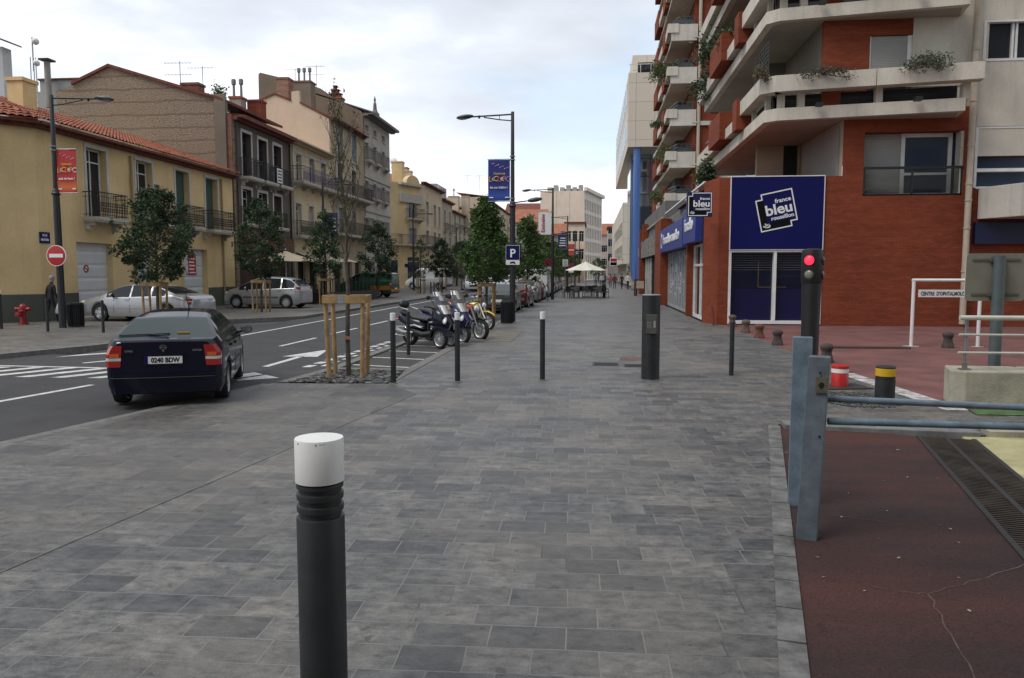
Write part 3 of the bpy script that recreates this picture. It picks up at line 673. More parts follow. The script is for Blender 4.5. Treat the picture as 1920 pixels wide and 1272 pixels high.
# ------------------------------------------------------------------ vehicles
def lerp(tab, y):
    if y <= tab[0][0]: return tab[0][1]
    for (a, va), (b, vb) in zip(tab, tab[1:]):
        if y <= b: return va+(vb-va)*(y-a)/(b-a)
    return tab[-1][1]
def smooth(tab, y, s=.05):
    return sum(w*lerp(tab, y+k*s) for k, w in ((-1.5, .12), (-.75, .23), (0, .3), (.75, .23), (1.5, .12)))
WHEELS = {}
def wheel(r, w, style, parent, loc, side):
    key = (r, w, style)
    if key not in WHEELS:
        T = Matrix.Rotation(pi/2, 4, 'Y')
        t = MB().lathe([(r*.66, -w/2), (r*.93, -w/2), (r*.99, -w*.36), (r, -w*.2), (r, w*.2), (r*.99, w*.36), (r*.93, w/2), (r*.66, w/2), (r*.62, w*.3), (r*.62, -w*.3)], 36, T, cap=False)
        m = MB(); ri = r*.655
        m.lathe([(ri, w*.46), (ri*.94, w*.48), (ri*.9, w*.36), (ri*.88, -w*.3)], 36, T, cap=False)
        n = {'multi': 10, 'five': 5, 'cover': 8}[style]
        for k in range(n):
            Rk = Matrix.Rotation(2*pi*k/n, 4, 'X'); ww = {'multi': .03, 'five': .075, 'cover': .055}[style]*r/.3
            c = []
            for x in (w*.26, w*.44):
                c += [Rk @ Vector((x-.01, -ww, 0.03)), Rk @ Vector((x-.01, ww, .03)), Rk @ Vector((x, ww*.75, ri*.93)), Rk @ Vector((x, -ww*.75, ri*.93))]
            m.hexa(c)
        m.lathe([(ri*.28, w*.2), (ri*.28, w*.45), (ri*.2, w*.49), (.001, w*.5)], 16, T, cap=False)
        m2 = MB().lathe([(ri*.95, w*.05), (.001, w*.06)], 24, T, cap=False)
        to = t.build('tyre', M['tyre'], None, smooth=40); ro = m.build('rim', M['rim'], None, smooth=35); ho = m2.build('hub_shadow', M['black'], None)
        WHEELS[key] = (to.data, ro.data, ho.data)
        for o in (to, ro, ho): bpy.data.objects.remove(o)
    td, rd, hd = WHEELS[key]
    o = bpy.data.objects.new('wheel', td); COL.objects.link(o); o.parent = parent; o.location = loc
    o.rotation_euler = (0, 0, 0 if side > 0 else pi)
    for nm, d in (('rim', rd), ('wheel_disc', hd)):  # the black disc paints in the shade behind the wheel spokes
        q = bpy.data.objects.new(nm, d); COL.objects.link(q); q.parent = o
    return o
def car(name, label, cat, loc, rz, paint, L=4.1, Wd=1.7, top=None, belt=None, hw=None, axles=(-1.25, 1.3), wr=.3, sill=.2, ws=(.45, 1.3), rw=(-2, -1.2), side=(-1.5, 1.0), pillars=(-.35,), tumble=.42, sms=.05,
        rims='multi', group=None, trim=None, tint=None, style=None, rearglass=True, arch=None, dark_low=False):
    o = thing(name, label, cat, loc, rz, group)
    arch = arch or wr+.045; glass = tint or M['glass']
    y0, y1 = -L/2, L/2; ys = set(y0+(y1-y0)*i/64 for i in range(65))
    for e in (.015, .035, .07, .12): ys |= {y0+e, y1-e}
    for a in axles:
        for k in range(17): ys.add(a+arch*cos(pi*k/16))
    for a in (*ws, *rw, *side): ys.add(a)
    for p_ in pillars: ys |= {p_-.035, p_+.035}
    ys = sorted(y for y in ys if y0 <= y <= y1); ys = [y for i, y in enumerate(ys) if i == 0 or y-ys[i-1] > .006]
    sec = []
    for y in ys:
        zt = smooth(top, y, sms); zb = min(smooth(belt, y, sms), zt-.03); h = smooth(hw, y, .03)
        d = min(y-y0, y1-y); zs = sill+max(0, .16-d)*.55; hin = max(0, .1-d); h -= hin*hin*6
        zl = zs
        for a in axles:
            if abs(y-a) < arch: zl = max(zl, wr+sqrt(max(0, arch*arch-(y-a)**2)))
        g = max(zt-zb, .03); r_ = max(h*.955-.03-tumble*g, .25)
        zm = .5*(zs+zb)+.03
        ring = [(0, max(zs, min(zl, zs+.02))), (h*.86, max(zs, min(zl, zs+.02))), (h*.93, zl), (h*.985, max(zl+.035, zs+.12)), (h, max(zl+.07, zm-.1)), (h*1.0, max(zl+.09, zm+.06)), (h*.985, zb-.09), (h*.965, zb-.015), (h*.952, zb),
                (h*.952*.5+(r_+.03)*.5, zb+.5*(g*.87)), (r_+.03, zb+g*.87), (r_-.035, zb+g*.955), (r_*.72, zt-.012*min(1, g*3)), (r_*.36, zt-.002), (0, zt)]
        sec.append((y, ring))
    body = MB(); glz = {'windscreen': MB(), 'rear_window': MB(), 'side_window': MB(), 'side_window_left': MB()}
    nr = len(sec[0][1])
    V = {}
    def q(mb, pts, mi): mb.poly(pts, mi)
    base = 0
    for (ya, ra), (yb, rb) in zip(sec, sec[1:]):
        ym = (ya+yb)/2
        for s_ in (-1, 1):
            for j in range(nr-1):
                pts = [(s_*ra[j][0], ya, ra[j][1]), (s_*rb[j][0], yb, rb[j][1]), (s_*rb[j+1][0], yb, rb[j+1][1]), (s_*ra[j+1][0], ya, ra[j+1][1])]
                g = ra[10][1]-ra[8][1]; g2 = rb[10][1]-rb[8][1]
                if j in (8, 9) and side[0] < ym < side[1] and min(g, g2) > .05 and not any(abs(ym-p_) < .036 for p_ in pillars): glz['side_window' if s_ > 0 else 'side_window_left'].poly(pts)
                elif j >= 11 and ws[0] < ym < ws[1]: glz['windscreen'].poly(pts)
                elif j >= 11 and rw[0] < ym < rw[1] and rearglass: glz['rear_window'].poly(pts)
                else: body.poly(pts, 1 if j < 2 else (2 if dark_low and j == 2 else 0))
    for (y, ring), rev in ((sec[0], 0), (sec[-1], 1)):
        c = [(-p_[0], y, p_[1]) for p_ in ring[1:]]+[(p_[0], y, p_[1]) for p_ in reversed(ring[1:-1])]
        body.poly(c, 0)
    def weld(mb, nm, mt, sm=38):
        ob = mb.build(nm, mt, o, fix=False)
        b = bmesh.new(); b.from_mesh(ob.data); bmesh.ops.remove_doubles(b, verts=b.verts, dist=.0008); bmesh.ops.recalc_face_normals(b, faces=b.faces); b.to_mesh(ob.data); b.free()
        ob.data.polygons.foreach_set('use_smooth', [True]*len(ob.data.polygons)); ob.data.set_sharp_from_angle(angle=R(sm)); return ob
    bo_ = weld(body, 'body', [paint, M['black'], trim or M['black']])
    # interior: dark seats behind the glass are hidden by the glass tint
    for nm, mb in glz.items():
        if mb.f: weld(mb, nm.replace('_left', ''), glass)
    hwf = lambda y: smooth(hw, y, .03)
    for a in axles:
        for s_ in (-1, 1): wheel(wr, .2, rims, o, (s_*(hwf(a)-.115), a, wr), s_)
        MB().box(-hwf(a)+.25, hwf(a)-.25, a-arch*.9, a+arch*.9, sill+.03, wr+arch*.8).build('wheel_well', M['black'], o)
    # mirrors and handles
    ym = ws[0]+.32*(ws[1]-ws[0]) if side[1] > ws[0] else side[1]
    for s_ in (-1, 1):
        zb = smooth(belt, ym); x = hwf(ym)*.96
        m = MB(); m.bar((s_*(x-.03), ym, zb+.02), (s_*(x+.09), ym-.03, zb+.06), .05, .04); mi = m.build('mirror', M['black'], o)
        MB().ball((s_*(x+.15), ym-.04, zb+.09), (.105, .055, .075), 14).build('mirror_housing', paint if not style == 'dark' else M['black'], mi, smooth=60)
        MB().prism([(.09*cos(2*pi*k/16), .06*sin(2*pi*k/16)) for k in range(16)], 0, .006, Matrix.Translation((s_*(x+.15), ym-.105, zb+.09)) @ Matrix.Rotation(pi/2, 4, 'X')).build('mirror_glass', M['chrome'], mi)
        for p_ in (*pillars, side[0]+.25)[:2]:
            MB().box(*sorted((s_*(hwf(p_)-.012), s_*(hwf(p_)+.018))), p_+.05, p_+.2, smooth(belt, p_)-.12, smooth(belt, p_)-.09).build('door_handle', paint, o)
    # shut lines of the doors
    m = MB()
    for yy in (*pillars, ws[0]+.2, side[0]+.15):
        for s_ in (-1, 1):
            zs = sill+.12; zb = smooth(belt, yy); zz = [zs+(zb-zs)*k/6 for k in range(7)]
            for k in range(6):
                def pt(z):
                    f = (z-sill)/(zb-sill); x = hwf(yy)*(1.0 if .3 < f < .7 else .985 if f >= .7 else .99); return Vector((s_*(x+.0015), yy, z))
                if any(abs(yy-a) < arch+.02 and zz[k] < wr+arch for a in axles): continue
                m.bar(pt(zz[k]), pt(zz[k+1]), .008, .006)
    if m.f: m.build('door_gap', M['black'], o)
    return o, dict(hwf=hwf, y0=y0, y1=y1, belt=belt, top=top)
def rear_lights(o, y, hw, z0, z1, w, mts=None, wrap=.2, nm='tail_light'):
    for s_ in (-1, 1):
        zs = [z0+(z1-z0)*k for k in (0, .42, .6, 1.0)]
        L_ = None
        for (za, zb), mt in zip(zip(zs, zs[1:]), mts or (lens_r, lens_c, lens_r)):
            m = MB(); pts = [(s_*(hw-w), y-.012), (s_*(hw-.05), y-.012), (s_*(hw-.005), y+.04), (s_*(hw+.008), y+wrap), (s_*(hw-w), y+wrap)]
            m.prism(pts, za+.001, zb-.001)
            if L_ is None: L_ = m.build(nm, mt, o)
            else: m.build('lens', mt, L_)
def plate(o, y, z, s=None, back=-1, w=.52):
    p_ = MB().box(-w/2, w/2, y-.012, y, z-.055, z+.055).build('number_plate', M['cap'], o)
    if s:
        MB().box(-w/2-.006, w/2+.006, y-.009, y+.002, z-.062, z+.062).build('plate_frame', M['black'], p_)
        MB().box(-w/2, -w/2+.045, y-.0135, y-.011, z-.055, z+.055).build('plate_band', bluef, p_)
        text(s, .098, blackt, p_, (.025, y-.0125, z-.035), (1, 0, 0), (0, 0, 1), bold=.004, ext=.0015, wfit=.40)
    return p_
HW = lambda w, f=.9, r=.9: None
def widths(L, Wd, f=.88, r=.9): return [(-L/2, Wd/2*r), (-L/2+.25, Wd/2*.97), (-L/2+.8, Wd/2), (L/2-1.0, Wd/2), (L/2-.35, Wd/2*.96), (L/2, Wd/2*f)]
# dark blue hatchback in the foreground
navyp = mat('navy_car_paint', (.004, .005, .016), .13, 0, var=0, coat=0, spec=.4)
L = 4.11
o, inf = car('parked_car', 'dark blue hatchback with red tail lights, seen from behind leaving the pavement', 'car', (-6.72, 12.1, -.035), R(20.5), navyp, L, 1.70,
    top=[(-2.06, .99), (-2.04, 1.03), (-2.0, 1.045), (-1.93, 1.05), (-1.28, 1.335), (-.85, 1.405), (-.2, 1.425), (.25, 1.41), (.55, 1.36), (1.2, 1.0), (1.6, .93), (1.95, .8), (2.05, .7)],
    belt=[(-2.06, .88), (-1.85, 1.0), (-1.2, .96), (0, .92), (1.0, .885), (1.3, .86), (2.05, .66)], hw=widths(L, 1.70, .8, .93), axles=(-1.33, 1.28), wr=.305, ws=(.5, 1.2), rw=(-1.93, -1.2), side=(-1.2, .98), pillars=(-.3,), tumble=.6,
    tint=mat('rear_glass', (.022, .036, .04), .05, var=0, spec=.2), style='dark', sms=.018)
astra = o; o.scale = (.95, .95, .95)
y = -L/2
# taillights shaped like the photo
for s_ in (-1, 1):
    def slab(z0, z1, mt, nm, par, fx=.0):
        m = MB(); n = 4
        def prof(z):
            xi = .60-.03*(z-.6)/.3; xo = .80-.9*max(0, z-.82)**1.3
            return [(s_*xi, y-.015), (s_*(xo-.05), y-.015), (s_*xo, y+.05), (s_*(xo+.012), y+.26), (s_*xi, y+.26)]
        for i in range(n):
            za = z0+(z1-z0)*i/n; zb_ = z0+(z1-z0)*(i+1)/n; A, B_ = prof(za), prof(zb_)
            for k in range(5): k2 = (k+1) % 5; m.poly([(*A[k], za), (*A[k2], za), (*B_[k2], zb_), (*B_[k], zb_)])
        m.poly([(*p, z0) for p in prof(z0)]); m.poly([(*p, z1) for p in prof(z1)])
        return m.build(nm, mt, par)
    t_ = slab(.64, .73, lens_r, 'tail_light', o); slab(.732, .775, lens_c, 'lens', t_); slab(.777, .88, lens_o if False else lens_r, 'lens', t_)
    m = MB(); m.prism([(s_*.61, y-.018), (s_*.74, y-.018), (s_*.74, y+.1), (s_*.61, y+.1)], .78, .84); m.build('indicator', lens_o, t_)
    slab(.881, .955, lens_r, 'lens', t_)
plate(o, y-.012, .735, '0240 BDW')
m = MB(); m.box(-.32, .32, y-.03, y+.05, .80, .825); m.build('plate_light_bar', navyp, o, bev=.008)
m = MB()
pl_ = [(-.80, y+.32), (-.79, y+.1), (-.70, y-.035), (-.35, y-.05), (0, y-.055), (.35, y-.05), (.70, y-.035), (.79, y+.1), (.80, y+.32)]
for (xa, ya), (xb, yb) in zip(pl_, pl_[1:]):
    m.hexa([(xa*.97, ya+.03, .24), (xb*.97, yb+.03, .24), (xb*.97, yb+.12, .24), (xa*.97, ya+.12, .24), (xa, ya, .54), (xb, yb, .54), (xb, yb+.12, .565), (xa, ya+.12, .565)])
bm_ = m.build('bumper', navyp, o, smooth=50)
m = MB(); m.tube([(x, yy-.004, .475) for x, yy in pl_], .007, 6); m.build('bumper_strip', M['black'], bm_)
# badge, lettering, wiper, aerial, exhaust
T = Matrix.Translation((0, y-.016, .925)) @ Matrix.Rotation(pi/2, 4, 'X')
m = MB(); n = 24
for k in range(n):
    a, b = 2*pi*k/n, 2*pi*(k+1)/n; m.bar(T @ Vector((.042*cos(a), .032*sin(a), .006)), T @ Vector((.042*cos(b), .032*sin(b), .006)), .008, .008)
m.bar(T @ Vector((-.05, .004, .006)), T @ Vector((.05, -.004, .006)), .01, .008); m.build('badge', M['chrome'], o)
text('OPEL', .04, M['chrome'], o, (-.47, y-.014, .86), (1, 0, 0), (0, 0, 1), bold=.001, wfit=.12); text('ASTRA', .042, M['chrome'], o, (.47, y-.014, .86), (1, 0, 0), (0, 0, 1), bold=.001, wfit=.14)
MB().lathe([(.013, 0), (.013, .012)], 12, Matrix.Translation((0, y-.012, .87)) @ Matrix.Rotation(pi/2, 4, 'X')).build('lock', M['chrome'], o)
m = MB(); zt = lambda yy: smooth(inf['top'], yy)
m.tube([(.05, -1.96, zt(-1.96)+.01), (.02, -1.9, zt(-1.9)+.02), (-.25, -1.84, zt(-1.84)+.02)], .012, 8); m.bar((.06, -1.82, zt(-1.82)+.014), (-.64, -1.85, zt(-1.85)+.012), .02, .014); m.build('wiper', M['black'], o)
MB().box(.16, .34, -1.80, -1.79, zt(-1.79)+.0, zt(-1.79)+.022).build('sticker', mat('yellow_sticker', (.5, .3, .02), .5, var=0), o)
MB().tube([(.17, -.62, zt(-.62)), (.17, -.66, zt(-.62)+.05), (.17, -1.0, zt(-.62)+.33)], [.012, .008, .003], 8).build('aerial', M['black'], o)
MB().tube([(-.5, y-.02, .22), (-.5, y+.5, .24)], .035, 14, cap=False).build('exhaust', M['greyP'], o, smooth=50)
m = MB(); 
for s_ in (-1, 1): m.bar((s_*.853, -.95, .56), (s_*.853, .95, .55), .02, .035)
m.build('side_moulding', M['black'], o)
MB().box(-.3, -.02, -.25, .12, .6, 1.2).build('seat', M['black'], o)
# silver saloon, broadside
L = 4.82
o, inf = car('parked_car', 'silver saloon parked broadside in front of the yellow garages', 'car', (-17.0, 28.0, .05), R(84), M['silver'], L, 1.80,
    top=[(-2.41, .8), (-2.36, .95), (-2.2, 1.0), (-1.75, 1.04), (-1.05, 1.31), (-.6, 1.40), (-.1, 1.44), (.3, 1.42), (.65, 1.34), (1.35, 1.0), (1.9, .9), (2.3, .77), (2.41, .62)],
    belt=[(-2.41, .78), (-1.7, .98), (0, .93), (1.2, .9), (2.41, .6)], hw=widths(L, 1.8, .8, .88), axles=(-1.42, 1.43), wr=.325, ws=(.6, 1.35), rw=(-1.75, -.95), side=(-1.35, 1.15), pillars=(-.75, .12), rims='five')
rear_lights(o, -L/2+.03, .82, .66, .88, .2, wrap=.32); plate(o, -L/2-.002, .78)
m = MB()
for s_ in (-1, 1):
    m.bar((s_*.905, -.95, .52), (s_*.905, 1.0, .51), .012, .022)
m.build('side_moulding', mat('silver_trim', (.3, .3, .31), .5), o)
for s_ in (-1, 1): MB().ball((s_*.66, L/2-.14, .7), (.12, .16, .1), 14).build('headlight', lens_c, o, smooth=60)
plastic = mat('grey_bumper', (.09, .09, .095), .6)
# silver people carrier
L = 4.28
o, inf = car('parked_car', 'silver people carrier parked broadside by the brown house', 'car', (-16.9, 38.85, .05), R(86), M['silver'], L, 1.75,
    top=[(-2.14, .8), (-2.1, 1.05), (-1.98, 1.2), (-1.6, 1.5), (-1.2, 1.59), (-.5, 1.63), (.1, 1.6), (.5, 1.5), (1.35, 1.06), (1.7, .98), (2.05, .82), (2.14, .66)],
    belt=[(-2.14, .9), (-1.9, 1.05), (0, .98), (1.2, .94), (1.6, .92), (2.14, .62)], hw=widths(L, 1.75, .8, .9), axles=(-1.4, 1.36), wr=.32, ws=(.5, 1.38), rw=(-2.05, -1.62), side=(-1.85, 1.2), pillars=(-1.12, -.12), rims='multi', tumble=.36)
rear_lights(o, -L/2+.03, .79, .75, 1.1, .14, wrap=.2)
m = MB()
for s_ in (-1, 1): m.bar((s_*.88, -1.0, .57), (s_*.88, .95, .57), .015, .09)
m.build('side_moulding', plastic, o)
for s_ in (-1, 1): MB().ball((s_*.62, L/2-.2, .78), (.14, .18, .09), 14).build('headlight', lens_c, o, smooth=60)
# vans
def van(name, label, loc, rz, paint, L=4.9, Wd=1.95, H=2.3, low=None, tail_glass=True, group=None):
    h = H
    o, inf = car(name, label, 'van', loc, rz, paint, L, Wd, top=[(-L/2, h-.12), (-L/2+.12, h-.02), (0, h), (L/2-1.7, h-.02), (L/2-1.4, h-.12), (L/2-.75, 1.3), (L/2-.3, 1.12), (L/2-.03, .9), (L/2, .75)],
        belt=[(-L/2, 1.25), (L/2-1.0, 1.2), (L/2-.4, .98), (L/2, .7)], hw=[(-L/2, Wd/2*.97), (-L/2+.2, Wd/2), (L/2-.6, Wd/2*.98), (L/2, Wd/2*.85)], axles=(-L/2+1.0, L/2-.85), wr=.33, sill=.28,
        ws=(L/2-1.42, L/2-.72), rw=(-9, -8.9), side=(L/2-1.75, L/2-1.0), pillars=(L/2-1.8,), tumble=.1, rims='cover', trim=low, dark_low=bool(low), group=group)
    rear_lights(o, -L/2, Wd/2*.97, .75, 1.25, .11, wrap=.06)
    if tail_glass:
        for s_ in (-1, 1):
            MB().box(*sorted((s_*.06, s_*.72)), -L/2-.012, -L/2+.02, 1.3, H-.35).build('rear_window', M['glass'], o)
        MB().box(-.008, .008, -L/2-.011, -L/2+.01, .5, H-.2).build('door_gap', M['black'], o)
    MB().box(-Wd/2*.9, Wd/2*.9, -L/2-.06, -L/2+.05, .38, .55).build('bumper', plastic, o, bev=.02)
    plate(o, -L/2-.062, .66)
    return o
vw = van('parked_van', 'white panel van parked on the far pavement before the corner house', (-18.0, 84.0, .05), R(82), M['carwhite'])
grn = mat('green_van_paint', (.008, .075, .032), .35, var=.02, coat=.6)
vg = van('parked_van', 'small dark green van with orange lower flank behind the terrace screen', (-16.6, 56.2, .05), R(82), grn, 4.2, 1.75, 1.85, tail_glass=False)
m = MB()
for s_ in (-1, 1):
    m.prism([(s_*.86, -2.08), (s_*.89, -2.05), (s_*.89, -.6), (s_*.86, -.5)], .55, .86)
m.box(-.84, .84, -2.17, -2.1, .42, .62); m.build('lower_panel', mat('orange_panel', (.42, .15, .02), .5, var=.2, vs_=4), vg, bev=.02)
MB().box(-.6, .6, -2.115, -2.09, 1.0, 1.6).build('rear_window', mat('pale_van_glass', (.12, .17, .14), .15, var=.2), vg)
# row parked along the right kerb
def hatch(label, loc, rz, paint, L=3.9, Wd=1.66, H=1.45, group='cars parked along the right kerb', est=0, rims='cover', glass=None):
    o, inf = car('parked_car', label, 'car', loc, rz, paint, L, Wd, top=[(-L/2, .85), (-L/2+.06, 1.0), (-L/2+.16, 1.08), (-L/2+.62-est*.3, H-.1), (-L/2+1.1, H-.03), (0, H), (.4, H-.06), (1.15, 1.02), (1.5, .94), (L/2-.05, .78), (L/2, .66)],
        belt=[(-L/2, .9), (-1, .98), (.9, .92), (1.2, .9), (L/2, .6)], hw=widths(L, Wd, .8, .9), axles=(-L/2+.72, L/2-.8), wr=.3, ws=(.42, 1.12), rw=(-L/2+.17, -L/2+.62-est*.3), side=(-L/2+.55, .95), pillars=(-.3,), tumble=.36, rims=rims, group=group, tint=glass)
    rear_lights(o, -L/2+.02, Wd/2*.9, .78, 1.02, .13, wrap=.22); plate(o, -L/2-.004, .62)
    m = MB(); m.box(-Wd/2*.82, Wd/2*.82, -L/2-.045, -L/2+.1, .42, .56); m.build('bumper', plastic, o, bev=.03)
    m = MB(); m.bar((.05, -L/2+.05, 1.03), (-.35, -L/2+.12, 1.09), .02, .02); m.build('wiper', M['black'], o)
    for s_ in (-1, 1): MB().ball((s_*Wd*.33, L/2-.2, .74), (.13, .15, .08), 12).build('headlight', lens_c, o, smooth=60)
    return o
grn_grey = mat('greenish_grey_paint', (.055, .062, .06), .3, .4, var=0, coat=.7); redp = mat('dark_red_paint', (.11, .008, .012), .3, .2, var=0, coat=.8)
pg = mat('car_glass_pale', (.06, .075, .075), .07, var=0)
h1 = hatch('grey green hatchback parked first behind the motorbikes', (-4.42, 37.6, -.04), 0, grn_grey, 4.05, 1.72, 1.5, glass=pg)
h2 = hatch('dark red car parked just behind the grey green hatchback', (-4.15, 42.6, -.04), R(-2), redp, 3.95, 1.66, 1.42)
h3 = hatch('white hatchback with red lights in the parked row', (-4.15, 49.4, -.04), R(-1), M['silver'], 3.85, 1.65, 1.47, glass=pg)
h4 = hatch('maroon car parked beyond the white hatchback', (-4.12, 54.2, -.04), 0, mat('maroon_paint', (.07, .008, .015), .3, .2, var=0, coat=.8), 4.1, 1.68, 1.5)
v2 = van('parked_van', 'white box van parked in the row on the right kerb', (-4.2, 60.5, -.04), 0, M['carwhite'], 5.4, 2.0, 2.2, tail_glass=False)
h5 = hatch('dark car parked beyond the white box van', (-4.1, 67.6, -.04), 0, mat('charcoal_paint', (.02, .022, .025), .3, .3, var=0, coat=.7), 4.2, 1.7, 1.5)
for i, yy in enumerate((73.5, 80, 86)):
    q = dup((h5, h4, h1)[i], (-4.1, yy, -.04), 0, ('second dark car beyond the white box van, half hidden by chairs', 'maroon car far down the parked row', 'grey green hatchback far down the parked row')[i], 'cars parked along the right kerb')
# white car coming out of the far side
wc = hatch('white car facing the street by the far crossing', (-12.4, 79, -.04), R(195), M['carwhite'], 4.3, 1.78, 1.62, group='far traffic')
MB().box(-.45, .45, 2.11, 2.17, .5, .68).build('grille', M['black'], wc)
wc2 = hatch('white estate car seen from behind in the far lane', (-8.8, 70, -.04), R(-4), M['carwhite'], 4.2, 1.72, 1.5, group='far traffic')
for i, (x, yy, rz, src, lb) in enumerate(((-10.2, 96, 180, wc, 'pale car coming towards us far up the street'), (-9.7, 112, 180, h3, 'silver car far up the street facing us'), (-7.6, 104, 0, h5, 'dark car driving away far up the street'), (-11.0, 128, 180, h3, 'farthest silver car facing us'))):
    dup(src, (x, yy, -.04), R(rz), lb, 'far traffic')
# ------------------------------------------------------------------ motorbikes
def bikewheel(par, r, w, y, mt_rim, n=10, disc=True, x=0):
    T = Matrix.Translation((x, y, r)) @ Matrix.Rotation(pi/2, 4, 'Y')
    o = MB().lathe([(r*.72, -w/2), (r*.9, -w/2), (r, -w*.15), (r, w*.15), (r*.9, w/2), (r*.72, w/2)], 32, T, cap=False).build('wheel', M['tyre'], par, smooth=50)
    m = MB(); m.lathe([(r*.73, -w*.42), (r*.66, -w*.3), (r*.66, w*.3), (r*.73, w*.42)], 32, T, cap=False)
    for k in range(n):
        a = 2*pi*k/n
        for s_ in (-1, 1): m.bar(T @ Vector((.02, 0, s_*w*.25)), T @ Vector((r*.69*cos(a), r*.69*sin(a), s_*w*.25)), .018, .014)
    m.lathe([(r*.16, -w*.5), (r*.16, w*.5)], 12, T); m.build('rim', mt_rim, o, smooth=40)
    if disc: MB().lathe([(r*.3, w*.55), (r*.3, w*.6), (r*.45, w*.6), (r*.45, w*.55)], 24, T, cap=False).build('wheel_disc', M['steel'], o)  # steel brake disc
    return o
def loft(secs, mat_, nm, par, n=12, sm=60):
    """secs: (y, z centre, half width, half height)"""
    m = MB(); b = 0
    for (y_, z_, w_, h_) in secs:
        for k in range(n):
            a = 2*pi*k/n; c_, s_ = cos(a), sin(a); m.v.append((w_*math.copysign(abs(c_)**.75, c_), y_, z_+h_*math.copysign(abs(s_)**.75, s_)))
    for i in range(len(secs)-1):
        for k in range(n): m.f.append((i*n+k, i*n+(k+1) % n, (i+1)*n+(k+1) % n, (i+1)*n+k)); m.m.append(0)
    m.f.append(tuple(range(n))); m.m.append(0); m.f.append(tuple((len(secs)-1)*n+k for k in range(n))); m.m.append(0)
    return m.build(nm, mat_, par, smooth=sm)
seatm = mat('seat_vinyl', (.028, .028, .028), .55); screenm = mat('windshield', (.3, .31, .33), .1, var=0, trans=.85, spec=.25)
navyb = mat('scooter_navy', (.006, .008, .018), .2, 0, var=0, spec=.4); purp = mat('scooter_blue', (.015, .017, .075), .2, 0, var=0, spec=.5)
def scooter(label, x, y, rz, paint, three=False, box=False):
    o = thing('scooter', label, 'scooter', (x, y, -.038), rz, 'two wheelers parked in the bay')
    if three:
        for s_ in (-1, 1): bikewheel(o, .25, .11, .72, M['rim'], 12, x=s_*.21)
        m = MB()
        for s_ in (-1, 1): m.bar((s_*.17, .72, .25), (s_*.1, .6, .62), .05)
        m.build('suspension_arm', M['black'], o)
    else:
        bikewheel(o, .27, .11, .72, M['rim'], 5)
        m = MB()
        for s_ in (-1, 1): m.tube([(s_*.09, .72, .27), (s_*.09, .6, .62)], .022, 8)
        m.build('fork', M['steel'], o)
        loft([(.45, .5, .03, .02), (.6, .57, .08, .03), (.75, .58, .085, .03), (.95, .5, .06, .02)], paint, 'mudguard', o)
    bikewheel(o, .27, .14, -.62, M['black'], 5)
    loft([(.93, .6, .03, .05), (.86, .62, .14, .16), (.74, .68, .22, .26), (.56, .78, .25, .27), (.42, .8, .22, .26), (.34, .78, .12, .2)], paint, 'front_fairing', o)
    if three:
        for s_ in (-1, 1):
            m = MB(); m.prism([(.72+.34*cos(R(a)), .25+.33*sin(R(a))) for a in range(15, 176, 16)]+[(.72+.28*cos(R(a)), .25+.28*sin(R(a))) for a in range(175, 10, -16)], s_*.13, s_*.3, Matrix(((0, 0, 1, 0), (1, 0, 0, 0), (0, 1, 0, 0), (0, 0, 0, 1)))); m.build('mudguard', paint, o, smooth=40)
    for s_ in (-1, 1):
        MB().ball((s_*.135, .80, .73), (.042, .07, .135), 12, Matrix.Rotation(R(s_*-34), 4, 'Y') @ Matrix.Rotation(R(30), 4, 'X')).build('headlight', lens_c, o, smooth=60)
        MB().bar((s_*.06, .94, .62), (s_*.1, .905, .48), .03, .02).build('grille_bar', M['chrome'], o)
    loft([(.3, .36, .13, .08), (0, .32, .2, .09), (-.3, .36, .2, .12), (-.5, .45, .16, .12)], M['black'], 'floor_body', o)
    loft([(.05, .5, .1, .12), (-.15, .58, .2, .15), (-.5, .62, .23, .16), (-.85, .72, .2, .12), (-.98, .76, .1, .06)], paint, 'rear_body', o)
    loft([(.12, .7, .09, .05), (-.05, .73, .17, .06), (-.35, .76, .2, .07), (-.5, .84, .17, .07), (-.85, .88, .16, .06), (-.92, .9, .1, .04)], seatm, 'seat', o)
    loft([(.0, .5, .212, .03), (-.25, .56, .235, .05), (-.55, .52, .24, .03)], M['rim'], 'side_trim', o)
    m = MB(); m.tube([(-.33, .42, 1.06), (-.2, .4, 1.03), (0, .45, 1.0), (.2, .4, 1.03), (.33, .42, 1.06)], .016, 8); hb = m.build('handlebar', M['black'], o, smooth=50)
    m = MB()
    for s_ in (-1, 1): m.tube([(s_*.33, .42, 1.06), (s_*.44, .37, 1.06)], .02, 8)
    m.build('grip', M['black'], hb)
    loft([(.62, .95, .14, .06), (.5, 1.02, .2, .07), (.36, 1.02, .18, .05)], M['black'], 'dashboard', o)
    for s_ in (-1, 1):
        m = MB(); m.tube([(s_*.2, .5, 1.08), (s_*.3, .5, 1.25), (s_*.34, .48, 1.28)], .008, 6); a = m.build('mirror', M['black'], o)
        MB().ball((s_*.38, .47, 1.3), (.08, .025, .055), 12).build('mirror_housing', M['black'], a, smooth=60)
    m = MB(); n = 8
    rows = []
    for i in range(6):
        t = i/5; yy = .74-.34*t; zz = .88+.56*t; ww = .2+.05*sin(t*2.4)-.07*t*t
        rows.append([(ww*cos(pi*k/n), yy+.06*sin(pi*k/n), zz) for k in range(n+1)])
    for a, b in zip(rows, rows[1:]):
        for k in range(n): m.poly([a[k], a[k+1], b[k+1], b[k]])
    m.build('windshield', screenm, o, smooth=60)
    m = MB(); m.tube([(.2, -.3, .36), (.24, -.6, .36), (.24, -.9, .42)], [.035, .06, .065], 10); m.build('exhaust', M['steel'], o, smooth=40)
    MB().box(-.12, .12, -1.0, -.96, .66, .76).build('tail_light', lens_r, o, bev=.01)
